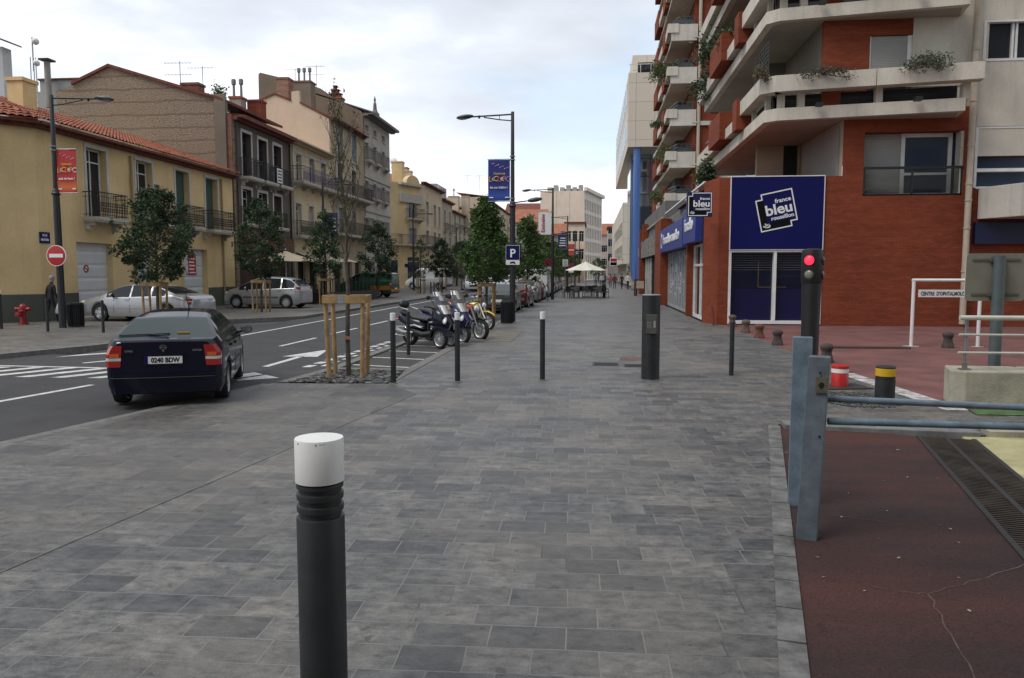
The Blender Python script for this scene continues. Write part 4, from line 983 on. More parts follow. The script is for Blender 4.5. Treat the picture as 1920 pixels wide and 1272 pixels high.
    if box:
        for s_ in (-1, 1):
            m = MB(); m.tube([(s_*.3, -.72, .28), (s_*.31, -.95, .3), (s_*.31, -1.0, .38), (s_*.31, -.95, .5), (s_*.31, -.5, .52), (s_*.31, -.42, .46), (s_*.31, -.42, .34), (s_*.3, -.5, .28), (s_*.3, -.72, .28)], .016, 8); m.build('guard_rail', M['chrome'], o, smooth=50)
        m = MB()
        for s_ in (-1, 1): m.tube([(s_*.18, -.5, .95), (s_*.17, -.8, 1.0), (s_*.1, -.95, 1.02)], .02, 8)
        m.build('luggage_rack', M['chrome'], o, smooth=50)
        MB().ball((0, -.86, 1.08), (.17, .1, .12), 14).build('back_pad', M['black'], o, smooth=60)
    return o
scooter('navy three wheeled scooter with tall windshield, nearest in the bay', -4.3, 19.75, R(-124), navyb, True, True)
scooter('blue scooter parked between the three wheeler and the red motorbike', -4.05, 21.0, R(-126), purp)
def moto(label, x, y, rz, tank, guardc, plate_y=False, red2=None):
    o = thing('motorbike', label, 'motorbike', (x, y, -.038), rz, 'two wheelers parked in the bay')
    bikewheel(o, .31, .12, .72, M['cap'] if guardc else M['rim'], 6); bikewheel(o, .31, .16, -.68, M['black'], 5)
    m = MB()
    for s_ in (-1, 1): m.tube([(s_*.1, .72, .31), (s_*.1, .42, .95)], .026, 10)
    m.build('fork', M['cap'] if guardc else M['steel'], o, smooth=40)
    if guardc: loft([(.42, .6, .03, .015), (.56, .68, .08, .025), (.74, .69, .085, .025), (.95, .6, .07, .02), (1.03, .53, .04, .015)], tank, 'mudguard', o)
    else: loft([(.55, .6, .05, .02), (.72, .65, .08, .025), (.9, .6, .06, .02)], M['black'], 'mudguard', o)
    loft([(.36, .88, .06, .06), (.25, .9, .15, .11), (.05, .88, .17, .12), (-.15, .82, .12, .09), (-.22, .78, .07, .05)], tank, 'fuel_tank', o)
    loft([(-.12, .78, .08, .04), (-.3, .79, .14, .05), (-.6, .84, .13, .05), (-.85, .92, .09, .04)], seatm, 'seat', o)
    loft([(-.5, .76, .08, .04), (-.75, .85, .1, .05), (-1.0, .97, .05, .03)], red2 or tank, 'tail_fairing', o)
    m = MB(); m.ball((0, .1, .45), (.17, .2, .17), 10); m.ball((0, -.12, .4), (.19, .16, .13), 10); m.box(-.1, .1, .05, .25, .5, .72); m.build('engine', mat('engine_metal', (.09, .09, .09), .45, .7, var=.3, vs_=12), o, smooth=50)
    m = MB(); m.bar((0, .42, .9), (0, .05, .7), .07); m.bar((0, .05, .7), (0, -.25, .45), .07)
    for s_ in (-1, 1): m.bar((s_*.07, -.2, .4), (s_*.09, -.68, .31), .04); m.bar((s_*.08, -.15, .7), (s_*.08, -.7, .82), .03); m.bar((0, .38, .8), (s_*.09, .2, .3), .035)
    m.build('frame', M['black'], o)
    m = MB(); m.tube([(-.38, .3, 1.08), (-.22, .36, 1.05), (0, .4, 1.0), (.22, .36, 1.05), (.38, .3, 1.08)], .014, 8)
    hb = m.build('handlebar', M['black'], o, smooth=50)
    for s_ in (-1, 1):
        m = MB(); m.tube([(s_*.25, .36, 1.06), (s_*.3, .38, 1.22)], .007, 6); a = m.build('mirror', M['black'], o); MB().ball((s_*.33, .38, 1.25), (.07, .02, .045), 10).build('mirror_housing', M['black'], a, smooth=60)
    MB().ball((0, .56, .9), (.1, .08, .1), 12).build('headlight', lens_c, o, smooth=60)
    m = MB(); m.tube([(.13, .2, .4), (.14, -.1, .26), (.16, -.5, .34), (.17, -.95, .52)], [.025, .025, .05, .055], 10); m.build('exhaust', M['steel'], o, smooth=40)
    return o
redm = mat('bike_red', (.42, .012, .02), .25, var=0, coat=.8); yelm = mat('bike_yellow', (.58, .40, .01), .3, var=0, coat=.7)
moto('red motorbike with a yellow side panel leaning in the bay', -3.72, 22.05, R(-126), redm, False)
b4 = moto('yellow motorbike with white front rim, last in the bay', -4.05, 25.7, R(-116), yelm, True, red2=redm); b4.scale = (.93, .93, .93)
MB().box(-.2, -.17, -.1, .14, .42, .62).build('side_panel', mat('bike_orange', (.5, .22, .01), .3, var=0), bpy.data.objects['motorbike'], bev=.02)
# ------------------------------------------------------------------ street lamps, banners, signs
def lamp(label, x, y, z, h=7.95, armdir=-1, low=0, group='street lamps', lean=0):
    o = thing('street_lamp', label, 'street lamp', (x, y, z), lean, group)
    MB().lathe([(.115, 0), (.112, .25), (.108, 3.7), (.10, 4.38)], 20).build('lower_pole', M['post'], o, smooth=40)
    m = MB(); m.lathe([(.10, 4.38), (.135, 4.40), (.145, 4.44), (.12, 4.47), (.105, 4.50), (.105, 4.56), (.085, 4.6)], 20); m.build('collar', M['post'], o, smooth=40)
    MB().lathe([(.08, 4.6), (.062, h), (.05, h+.02)], 16).build('upper_pole', M['post'], o, smooth=40)
    s = armdir; m = MB()
    m.tube([(0, 0, h-.08), (s*1.55, 0, h-.14)], .03, 8); m.tube([(0, 0, h-.32), (s*.5, 0, h-.27), (s*1.1, 0, h-.17)], .022, 8); m.bar((s*.5, 0, h-.27), (s*.5, 0, h-.1), .02)
    m.ball((s*1.28, 0, h-.15), (.05, .05, .07), 8); m.build('arm', M['post'], o, smooth=50)
    T = Matrix.Translation((s*1.83, 0, h-.16)) @ Matrix.Rotation(R(s*6), 4, 'Y')
    hd = MB(); hd.ball((0, 0, .02), (.34, .17, .085), 16, T); a = hd.build('lamp_head', mat('lamp_housing', (.05, .052, .055), .4), o, smooth=60)
    MB().ball((s*.04, 0, -.02), (.24, .13, .065), 14, T).build('lamp_glass', mat('lamp_bowl', (.28, .29, .29), .2, var=0, coat=.5), a, smooth=60)
    if low:
        m = MB(); m.tube([(0, 0, 4.55), (low*.55, 0, 4.62)], .025, 8); m.build('low_arm', M['post'], o)
        q = MB().ball((low*.85, 0, 4.66), (.3, .16, .09), 14, Matrix.Rotation(R(-low*8), 4, 'Y')).build('low_lamp_head', mat('lamp_housing', (.05, .052, .055), .4), o, smooth=60)
    return o
G0 = G(118, 615, .05)
lamp('tall dark street lamp by the no entry sign and the red banner', G0.x, G0.y, .05, 7.6, 1)
lamp('tall dark street lamp with the blue banner and parking sign, centre', -3.05, 29.6, 0, 7.95, -1, 1)
lamp('street lamp on the right kerb carrying the white banner', -2.76, 54.2, 0, 7.75, -1, 1)
for yy, lb in ((83, 'third street lamp up the right kerb, with a blue square banner'), (112, 'fourth street lamp up the right kerb, with a red banner'), (139, 'fifth street lamp far up the right kerb'), (166, 'farthest street lamp up the right kerb')): lamp(lb, -2.65+(yy-80)*.006, yy, 0, 7.9, -1)
for yy, lb in ((51.4, 'street lamp on the far pavement by the cream house with a purple banner'), (78, 'street lamp before the yellow corner house on the far pavement'), (103.5, 'street lamp farther along the far pavement'), (130, 'farthest street lamp on the far pavement')): lamp(lb, -18.3, yy, .05, 7.95, 1)
# clamps + banners
FX = Matrix.Rotation(pi/2, 4, 'X')
def banner(label, x, y, z0, z1, w, side, mt, extra=None, name='banner', frame=True):
    """hangs beside a pole at x,y; w to the left (side -1) or right (side +1)"""
    o = thing(name, label, 'banner', (x, y, z0)); h = z1-z0
    x0, x1 = (.1, .1+w) if side > 0 else (-.1-w, -.1)
    n = 8; m = MB()
    rows = [[(x0+(x1-x0)*i/n, -.015*sin(pi*2*i/n+j*.7), h*j/8) for i in range(n+1)] for j in range(9)]
    for a, b in zip(rows, rows[1:]):
        for i in range(n): m.poly([a[i], a[i+1], b[i+1], b[i]]); m.poly([(p[0], p[1]+.006, p[2]) for p in (b[i], b[i+1], a[i+1], a[i])])
    m.build('cloth', mt, o, smooth=60, fix=False)
    m = MB()
    for z in (-.02, h+.02): m.tube([(0, 0, z), (side*(w+.12), 0, z)], .014, 8)
    m.build('rod', M['steel'], o)
    m = MB()
    for z in (-.02, h+.02):
        for dz in (-.05, .08): m.lathe([(.09, dz), (.105, dz), (.105, dz+.035), (.09, dz+.035)], 16, Matrix.Translation((0, 0, z)))
    m.build('clamp', M['steel'], o, smooth=40)
    return o, x0, x1, h
def lec(o, x0, x1, h, top, bottom, warm):
    w = x1-x0; xc = (x0+x1)/2; Y = -.024
    cols = [(.62, .20, .02), (.35, .45, .5), (.62, .45, .03), (.55, .05, .05), (.6, .6, .62), (.5, .12, .05), (.2, .25, .45)]
    if warm: cols = [(.62, .25, .02), (.55, .5, .45), (.62, .45, .03), (.6, .12, .05), (.65, .62, .6), (.6, .2, .05), (.6, .55, .6)]
    text(top, w*.15, mat('banner_yellow', (.6, .42, .05) if warm else (.42, .5, .3), .6, var=0), o, (xc+.02, Y, h*.64), (1, .0, 0), (0, 0, 1), bold=.002, wfit=w*.52)
    for i, ch in enumerate('LeCLeRC'):
        c = cols[i]; a = (i % 3-1)*.08
        text(ch, w*(.33 if i != 1 else .28), mat('banner_letter_%d%d' % (warm, i), c, .6, var=0), o, (x0+w*(.1+.135*i), Y, h*(.47+.012*((i*5) % 3))), (1, 0, a), (-a, 0, 1), bold=.003)
    text(bottom, w*.15, whitet, o, (xc, Y, h*.30), (1, 0, 0), (0, 0, 1), bold=.002, wfit=w*.82)
    m = MB(); rs = random.Random(5)
    for k in range(11):
        t = k/10; m.ball((x0+w*(.2+.7*t), Y, h*(.9-.12*t+.03*sin(k*2.1))), (.03*rs.uniform(.4, 1.2)*w, .004, .025*w), 8)
    m.build('print_shapes', mat('banner_pink', (.5, .33, .5), .6, var=.4, vs_=20), o)
    m = MB(); m.box(x0+w*.06, x0+w*.24, Y, Y+.003, h*.07, h*.095); m.box(x1-w*.22, x1-w*.05, Y, Y+.003, h*.07, h*.095); m.build('print_line', whitet, o)
def gradmat(name, c0, c1, z0, z1):
    mm = mat(name, c0, .6, var=0); N, L, b = nodes(mm); t = N.new('ShaderNodeTexCoord'); s = N.new('ShaderNodeSeparateXYZ'); L.new(t.outputs['Generated'], s.inputs[0])
    L.new(ramp(N, L, s.outputs[2], [(0, c0), (.12, c1), (.32, c0)]), b.inputs['Base Color']); return mm
zT = lambda py, d: EYE+(511-py)/FOC*d
o, a, b_, h = banner('red festival banner with yellow lettering on the left street lamp', G0.x-.02, G0.y-.01, 4.52, 5.9, .68, 1, gradmat('banner_red', (.40, .02, .016), (.55, .13, .02), 0, 1))
lec(o, a, b_, h, "l'avinguda", 'està de festa !', 1)
o, a, b_, h = banner('blue theatre banner with coloured lettering on the centre street lamp', -3.05, 29.58, 4.63, 6.18, .84, -1, gradmat('banner_blue', (.012, .02, .17), (.02, .07, .34), 0, 1))
lec(o, a, b_, h, "l'avenue", 'fait son théâtre !', 0)
o, a, b_, h = banner('white banner with red handwritten lettering running upwards', -2.76, 54.18, 4.55, 6.1, .9, -1, M['cap'])
text('Estivales', .34, mat('banner_crimson', (.4, .02, .06), .6, var=0), o, ((a+b_)/2-.02, -.03, h*.5), (0, 0, 1), (-1, 0, 0), bold=.006, wfit=1.25)
for x_, yy, c, sd, lb in ((-2.65, 83, (.015, .018, .1), -1, 'blue square banner on the third right hand lamp'), (-2.46, 112, (.45, .06, .03), -1, 'orange red banner on the fourth right hand lamp'), (-2.3, 139, (.02, .02, .11), -1, 'small blue banner on the fifth right hand lamp'), (-2.13, 166, (.03, .03, .1), -1, 'far dark blue banner on the last right hand lamp'), (-18.3, 51.4, (.02, .015, .12), 1, 'purple blue banner on the lamp by the cream house'), (-18.3, 103.5, (.01, .03, .14), 1, 'blue banner on a lamp of the far pavement')):
    o, a, b_, h = banner(lb, x_, yy-.02, 4.4, 5.95, .9, sd, mat('banner_%d' % yy, c, .6, var=.15, vs_=3))
    m = MB()
    if yy == 112: m.box(a+.05, b_-.05, -.022, -.018, h*.42, h*.5)
    else:
        for k in range(4): m.box(a+.12+.04*k, b_-.1, -.022, -.018, h*(.2+.17*k), h*(.2+.17*k)+.1)
    m.build('print_line', whitet, o)
# no entry sign on the left lamp
o = thing('no_entry_sign', 'round red no entry sign with a white bar on the left lamp post', 'road sign', (G0.x, G0.y-.14, 0))
z = zT(481, 26.35); T = Matrix.Translation((0, 0, z)) @ FX
MB().lathe([(.335, -.02), (.345, -.02), (.345, .01), (.335, .01)], 40, T).build('sign_rim', M['cap'], o, smooth=40)
dsk = MB().lathe([(.325, -.01), (.325, .0115), (.32, .013)], 40, T).build('sign_disc', redf, o, smooth=40)
MB().box(-.24, .24, -.022, -.0135, z-.06, z+.06).build('bar', whitet, dsk)
MB().box(-.06, .06, .01, .16, z-.04, z+.04).build('clamp', M['steel'], o)
# parking sign with motorcycle plate
o = thing('parking_sign', 'blue parking sign with a white P on the centre lamp post', 'road sign', (-3.03, 29.46, 0))
d = 29.7; z0, z1 = zT(488, d), zT(461.5, d); w = (z1-z0)*.47
p_ = MB().prism(rrect(-w, w, z0, z1, .05), -.012, .012, FX).build('sign_panel', bluef, o)
m = MB(); pts = rrect(-w-.012, w+.012, z0-.012, z1+.012, .055); m.prism(pts, -.02, .008, FX); m.build('sign_rim', M['white'], o)
text('P', .44, whitet, p_, (.0, -.0135, z0+.11), (1, 0, 0), (0, 0, 1), bold=.008)
o2 = thing('motorcycle_plate', 'small white plate with a motorcycle symbol under the parking sign', 'road sign', (-3.03, 29.46, 0))
za, zb = zT(497, d), zT(488.6, d)
q = MB().prism(rrect(-w-.01, w+.01, za, zb, .03), -.012, .012, FX).build('sign_panel', M['white'], o2)
m = MB(); zc = (za+zb)/2
for s_ in (-1, 1): m.lathe([(.022, 0), (.03, 0), (.03, .004), (.022, .004)], 16, Matrix.Translation((s_*.075, -.0125, zc-.025)) @ FX)
m.prism([(-.08, zc-.01), (-.1, zc+.03), (-.03, zc+.025), (.0, zc+.04), (.04, zc+.03), (.05, zc+.05), (.065, zc+.045), (.075, zc-.02), (.06, zc-.02), (.03, zc-.03), (-.03, zc-.03)], .0125, .0165, FX)
m.build('symbol', blackt, q)
# round no parking signs and small plates
def roundsign(label, px, py, Y, r, ring, face, poleh):
    P_ = PY(px, py, Y); o = thing('round_sign', label, 'road sign', (P_.x, Y, 0)); T = Matrix.Translation((0, -.05, P_.z)) @ FX
    MB().tube([(0, 0, 0), (0, 0, P_.z+.1)], .03, 8).build('sign_post', M['steel'], o)
    a = MB().lathe([(r, -.01), (r, .01)], 28, T).build('sign_disc', ring, o)
    MB().lathe([(r*.75, .0101), (r*.75, .014)], 28, T).build('sign_face', face, a)
    m = MB(); m.bar((-r*.5, -.066, P_.z+r*.5), (r*.5, -.066, P_.z-r*.5), .05, .006, up=(0, 1, 0)); m.build('bar', ring, a)
    MB().box(-r*.9, r*.9, -.06, -.045, P_.z-r-.28, P_.z-r-.04).build('plate', M['white'], o)
roundsign('red rimmed no parking sign in front of the green trees', 1027.5, 492.5, 50.5, .24, redf, mat('np_blue', (.05, .015, .05), .5, var=0), 3)
roundsign('purple no parking sign left of the white parasol', 1071, 499.5, 62, .22, redf, mat('np_blue2', (.03, .01, .09), .5, var=0), 3)
P_ = PY(1060, 493, 56); o = thing('notice_sign', 'white notice board on a post left of the parasol', 'notice', (P_.x, 56, 0))
MB().tube([(0, 0, 0), (0, 0, P_.z+.2)], .025, 8).build('sign_post', M['steel'], o); q = MB().box(-.2, .2, -.05, -.03, P_.z-.26, P_.z+.24).build('sign_panel', M['white'], o)
m = MB()
for k in range(5): m.box(-.15, .15-.04*(k % 3), -.053, -.0505, P_.z-.2+.08*k, P_.z-.17+.08*k)
m.build('print_line', mat('green_print', (.03, .12, .06), .6, var=0), q)
# bank sign: red over black
P_ = PY(1150.5, 491.5, 104); o = thing('hanging_sign', 'square red and black shop sign high over the far pavement', 'shop sign', (P_.x, 104, 0)); z = P_.z
MB().box(-.5, .5, -.08, .08, z-.55, z+.55).build('sign_box', M['cap'], o, bev=.02); MB().box(-.42, .42, -.092, -.081, z+.02, z+.46).build('sign_top', redf, o); MB().box(-.42, .42, -.092, -.081, z-.46, z-.02).build('sign_bottom', blackt, o)
m = MB(); m.box(-.38, .38, -.096, -.0925, z-.03, z+.035); m.build('bar', whitet, o)
m = MB(); m.tube([(.5, 0, z+.3), (1.3, 0, z+.3)], .03, 8); m.build('bracket', M['iron'], o)
# litter bins
def bin_(label, x, y, z, r, h):
    o = thing('litter_bin', label, 'litter bin', (x, y, z), 0, 'slatted litter bins')
    MB().lathe([(r*.9, .03), (r*.92, h-.05)], 24).build('bin_liner', M['black'], o, smooth=50)
    m = MB(); n = 26
    for k in range(n):
        a = 2*pi*k/n; m.bar((r*cos(a), r*sin(a), .04), (r*1.02*cos(a), r*1.02*sin(a), h-.06), .018, .05, up=(cos(a), sin(a), 0))
    m.build('slat', M['bollard'], o)
    m = MB(); m.lathe([(r*.95, 0), (r*1.04, 0), (r*1.04, .04), (r*.95, .04)], 28); m.lathe([(r*.8, h-.06), (r*1.07, h-.06), (r*1.07, h), (r*.8, h)], 28); m.build('hoop', M['bollard'], o, smooth=40)
G1 = G(957, 612); bin_('round slatted litter bin at the foot of the centre street lamp', -3.15, 28.6, 0, .22, .83)
G1 = G(143, 613, .05); bin_('dark slatted litter bin beside the left street lamp', G1.x, G1.y, .05, .235, .82)
# hydrant
G1 = G(52, 593, .05); o = thing('fire_hydrant', 'red fire hydrant against the green plinth of the yellow house', 'hydrant', (-20.15, 25.4, .05))
hr = mat('hydrant_red', (.24, .010, .009), .4, var=.1)
MB().lathe([(.17, 0), (.17, .05), (.11, .06), (.1, .42), (.15, .45), (.15, .5), (.12, .52), (.13, .62), (.09, .7), (.03, .74)], 20).build('hydrant_body', hr, o, smooth=50)
for s_ in (-1, 1): MB().lathe([(.055, 0), (.055, .14), (.07, .145), (.07, .2), (.02, .21)], 14, Matrix.Translation((s_*.08, 0, .55)) @ Matrix.Rotation(s_*pi/2, 4, 'Y')).build('outlet', hr, o, smooth=50)
MB().lathe([(.07, 0), (.07, .18), (.085, .185), (.085, .24), (.02, .25)], 14, Matrix.Translation((0, -.07, .36)) @ FX).build('outlet', hr, o, smooth=50)
# ------------------------------------------------------------------ people
def person(label, x, y, z, rz, H=1.74, step=.18, top=(.012, .012, .014), leg=(.012, .012, .014), hair=(.03, .025, .02), arms=((.0, .05), (.0, -.05)), group=None, fingers=False, bag=None, lean=.02, shoe=(.01, .01, .01), skirt=None):
    k = H/1.74; o = thing('person', label, 'person', (x, y, z), rz, group)
    V = []; E = []; Rr = []; Kd = []
    def v(p, r, kd, par=None):
        V.append(Vector(p)*k); Rr.append(r*k if not isinstance(r, tuple) else (r[0]*k, r[1]*k)); Kd.append(kd)
        if par is not None: E.append((par, len(V)-1))
        return len(V)-1
    pel = v((0, 0, .96), (.135, .105), 'top'); w_ = v((0, lean*.3, 1.12), (.13, .10), 'top', pel); ch = v((0, lean, 1.33), (.155, .115), 'top', w_); nk = v((0, lean+.01, 1.475), .058, 'top', ch); hd = v((0, lean+.035, 1.56), .072, 'skin', nk); h2 = v((0, lean+.045, 1.65), (.078, .092), 'skin', hd); v((0, lean+.035, 1.70), .06, 'skin', h2)
    hands = []
    for s_, (sw, out) in zip((-1, 1), arms):
        sh = v((s_*.175, lean, 1.39), .062, 'top', ch); el = v((s_*(.225+abs(out)*.3), lean+sw*.4-.03, 1.12), .047, 'top', sh); wr_ = v((s_*(.225+abs(out)), lean+sw+.02, .88), .033, 'top', el); ha = v((s_*(.225+abs(out)), lean+sw*1.08+.04, .81), (.022, .04), 'skin', wr_); hands.append((s_, V[ha].copy()))
    for s_ in (-1, 1):
        st = step*s_; hp = v((s_*.09, 0, .9), .092, 'leg', pel); kn = v((s_*.095, st*.55+.03, .5), .062, 'leg', hp); an = v((s_*.095, st, .1+max(0, -st)*.25), .045, 'leg', kn); he = v((s_*.095, st+.02, .05+max(0, -st)*.2), .045, 'shoe', an); v((s_*.1, st+.16, .035), .036, 'shoe', he)
    me = bpy.data.meshes.new('body'); me.from_pydata([tuple(p) for p in V], E, []); ob = bpy.data.objects.new('body', me); COL.objects.link(ob)
    md = ob.modifiers.new('skin', 'SKIN'); md.use_smooth_shade = True; md.branch_smoothing = .6
    for i, sv in enumerate(me.skin_vertices[0].data): r = Rr[i]; sv.radius = r if isinstance(r, tuple) else (r, r); sv.use_root = (i == 0)
    ob.modifiers.new('sub', 'SUBSURF').levels = 1
    bpy.context.view_layer.update(); m2 = bpy.data.meshes.new_from_object(ob.evaluated_get(bpy.context.evaluated_depsgraph_get()))
    bpy.data.objects.remove(ob)
    b = MB(); b.v = [tuple(q.co) for q in m2.vertices]; ki = {'top': 0, 'leg': 1, 'skin': 2, 'shoe': 3}
    for pg_ in m2.polygons:
        c = pg_.center; best = None
        for i, j in E:
            a, d = V[i], V[j]-V[i]; t = max(0, min(1, (c-a).dot(d)/max(d.length_squared, 1e-9))); q = (c-a-d*t).length-(Rr[j][0] if isinstance(Rr[j], tuple) else Rr[j])*.5
            if best is None or q < best[0]: best = (q, Kd[j] if t > .35 else Kd[i])
        kd = best[1]
        if kd == 'leg' and c.z > .92*k: kd = 'top'
        if kd == 'top' and c.z < .84*k and abs(c.x) < .17*k: kd = 'leg'
        b.f.append(tuple(pg_.vertices)); b.m.append(ki[kd])
    # fingers: four unequal, bent, and a thumb leaving the side of the palm; nose and ears
    b.mi = 2
    for s_, ha in hands:
        for f, ln in enumerate((.075, .085, .08, .062)):
            fy = ha.y-.028+f*.019; p0 = Vector((ha.x, fy, ha.z-.03)); b.tube([p0, p0+Vector((-s_*.006, .004, -ln*.5)), p0+Vector((-s_*.03, .006, -ln*.85))], [.0095, .009, .007], 6)
        p0 = Vector((ha.x-s_*.008, ha.y+.035, ha.z+.015)); b.tube([p0, p0+Vector((-s_*.01, .022, -.03)), p0+Vector((-s_*.022, .024, -.055))], [.011, .01, .008], 6)
    c = Vector((0, lean+.045, 1.645))*k
    b.tube([c+Vector((0, .085, .02))*k, c+Vector((0, .112, -.02))*k, c+Vector((0, .088, -.03))*k], [.008*k, .014*k, .009*k], 6)
    for s_ in (-1, 1): b.ball(c+Vector((s_*.082, -.005, -.005))*k, (.012*k, .02*k, .03*k), 8)
    bo2 = b.build('body', [mat('cloth_%02d%02d%02d' % tuple(int(q*99) for q in top), top, .85, var=.15, vs_=8), mat('cloth_%02d%02d%02d' % tuple(int(q*99) for q in leg), leg, .85, var=.15, vs_=8), M['skin'], mat('shoe_%02d' % int(shoe[0]*99), shoe, .6)], o, smooth=60)
    hm = MB(); n = 14
    for i in range(1, 8):
        pass
    T = Matrix.Translation(c+Vector((0, -.012, .012))*k)
    prof = [(.0, .108), (.05, .10), (.078, .075), (.092, .035), (.094, -.005), (.086, -.05)]
    hm.lathe([(r*k, z_*k) for r, z_ in prof], 16, T @ Matrix.Rotation(R(14), 4, 'X') @ Matrix.Diagonal((.95, 1.1, 1, 1)), cap=False); hm.build('hair', mat('hair_%02d' % int(hair[0]*99), hair, .9), o, smooth=60)
    m = MB()
    for s_ in (-1, 1): m.ball(c+Vector((s_*.03, .086, .012))*k, (.012*k, .006*k, .007*k), 6)
    m.ball(c+Vector((0, .086, -.055))*k, (.024*k, .008*k, .006*k), 6); m.build('face', mat('face_dark', (.08, .03, .025), .5, var=0), o)
    return o, hands
gm = PX(100, 590, -19.75)
mo, hands = person('elderly person in a dark jacket walking with a white plastic bag', -19.9, 26.5, .05, R(-24), 1.72, .17, top=(.014, .010, .013), leg=(.008, .009, .02), hair=(.30, .29, .28), arms=((-.08, .02), (.06, .03)), lean=.05)
rz = R(-24); hx = hands[1][1]; wx = -19.9+hx.x*cos(rz)-hx.y*sin(rz); wy = 26.5+hx.x*sin(rz)+hx.y*cos(rz)
o = thing('shopping_bag', 'white plastic carrier bag hanging from the hand of the walking person', 'bag', (wx, wy, .05+hx.z-.06), rz)
m = MB()
prof = [(.012, .05), (.03, .0), (.07, -.08), (.12, -.2), (.14, -.32), (.12, -.4), (.04, -.42)]
m.lathe(prof, 14, Matrix.Diagonal((.5, 1, 1, 1)))
for i, q in enumerate(m.v): m.v[i] = (q[0]*(1+.25*sin(i*3.7)), q[1]*(1+.1*sin(i*1.9)), q[2]+.012*sin(i*2.3))
m.build('bag_body', mat('plastic_bag', (.66, .64, .66), .45, var=.12, vs_=12), o, smooth=60)
m = MB(); m.tube([(0, -.03, .04), (0, -.02, .085), (0, .02, .085), (0, .03, .04)], .006, 6); m.build('handle', M['cap'], o)
PG = 'people on the far pavement'
person('person in dark clothes walking under the blue column, far pavement', 3.35, 88, 0, R(200), 1.72, .2, top=(.02, .02, .025), leg=(.015, .015, .02), group=PG)
person('person in a white top and dark trousers near the blue column', 3.95, 86, 0, R(15), 1.78, .2, top=(.6, .6, .58), leg=(.02, .022, .03), group=PG)
person('person in a dark red top walking towards us, far pavement', 2.55, 88, 0, R(170), 1.7, .2, top=(.09, .02, .02), leg=(.03, .03, .04), group=PG)
person('person in pink red clothes beside the dark red one', 2.25, 95, 0, R(180), 1.65, .15, top=(.35, .08, .09), leg=(.05, .05, .07), group=PG)
person('person in pale shirt just right of the parasol', 1.2, 97, 0, R(180), 1.72, .18, top=(.45, .43, .42), leg=(.05, .06, .09), group=PG)
person('person in grey walking in the distance behind the parasol', .5, 104, 0, R(0), 1.72, .18, top=(.16, .16, .17), leg=(.03, .03, .04), group=PG)
person('person in black crossing the road among the far cars', -8.9, 66, -.04, R(90), 1.74, .2, top=(.015, .016, .022), leg=(.012, .012, .016), group=PG)
person('person in black by the corner of the yellow corner house', -18.2, 66.5, .05, R(30), 1.74, .15, top=(.014, .014, .016), leg=(.012, .012, .014), group=PG)
for i, (x_, yy, c, lb) in enumerate(((1.9, 112, (.05, .05, .06), 'tiny far person in dark grey'), (2.6, 120, (.3, .3, .32), 'tiny far person in light grey'), (1.2, 126, (.02, .03, .08), 'tiny far person in dark blue'), (3.1, 131, (.25, .2, .15), 'tiny far person in beige'))): person(lb+' up the right pavement', x_, yy, 0, R(180*(i % 2)), 1.7, .15, top=c, leg=(.03, .03, .035), group=PG)
# ------------------------------------------------------------------ trees
LEAF = leafmat('leaf_dark', (.016, .034, .016), (.072, .118, .045)); LEAFB = leafmat('leaf_fresh', (.026, .06, .012), (.095, .17, .035)); LEAFP = leafmat('leaf_pot', (.03, .05, .012), (.12, .17, .05))
def leaves(mb, c, n, size, rs):
    for _ in range(n):
        while True:
            q = Vector((rs.uniform(-1, 1), rs.uniform(-1, 1), rs.uniform(-1, 1)))
            if q.length < 1: break
        q = q*(.55+.45*q.length)
        p = Vector((c[0]+q.x*c[3], c[1]+q.y*c[3], c[2]+q.z*c[4]))
        d = Vector((rs.gauss(0, 1), rs.gauss(0, 1), rs.gauss(0, .7)-.25)).normalized(); e = d.cross(Vector((rs.gauss(0, 1), rs.gauss(0, 1), rs.gauss(0, 1)))).normalized()
        s = size*rs.uniform(.6, 1.3); nn_ = d.cross(e)*s*.12
        mb.poly([p, p+d*s*.5+e*s*.24+nn_, p+d*s, p+d*s*.5-e*s*.24+nn_])
def tree(label, x, y, z, h, w, base, seed, lm=LEAF, shape='oval', nclump=50, per=105, size=.15, group='young street trees', rz=0):
    rs = random.Random(seed); o = thing('tree', label, 'tree', (x, y, z), rz, group)
    m = MB(); top = h*.93
    m.tube([(0, 0, -.1), (.02, .01, base), (rs.uniform(-.05, .05), .02, (base+top)/2), (rs.uniform(-.08, .08), .0, top)], [.06, .05, .03, .008], 10)
    mb = MB()
    for i in range(nclump):
        t = (i+.5)/nclump; zz = base+(h-base)*t
        if shape == 'oval': pr = sin(pi*min(.98, t*.86+.14))**.7
        elif shape == 'cone': pr = min(1, t*5+.45)*(1-t*.93)**.6
        else: pr = .5+.5*sin(pi*t)
        a = i*2.4+rs.uniform(-.6, .6); rr = w/2*pr*(rs.uniform(.3, 1.08)**.7); cr = w*.5*rs.uniform(.16, .36)*(.55+.45*pr)
        c = (rr*cos(a), rr*sin(a), zz+rs.uniform(-.15, .15), cr, cr*rs.uniform(.7, 1.1))
        m.tube([(0.01, .01, max(base*.8, zz-.35*w*.5)), (c[0]*.6, c[1]*.6, zz-.08), (c[0], c[1], zz)], [.018, .011, .005], 5)
        leaves(mb, c, int(per*rs.uniform(.6, 1.25)), size, rs)
    for i in range(26):   # stray twigs break the outline
        t = rs.random(); a = rs.uniform(0, 6.3); pr = (sin(pi*min(.98, t*.86+.14))**.7 if shape == 'oval' else (1-t*.9)); rr = w/2*pr*rs.uniform(.95, 1.2); zz = base+(h-base)*t
        leaves(mb, (rr*cos(a), rr*sin(a), zz+.1, .12, .16), 9, size, rs)
    m.build('trunk', M['bark'], o, smooth=60); mb.build('crown', lm, o, fix=False); return o
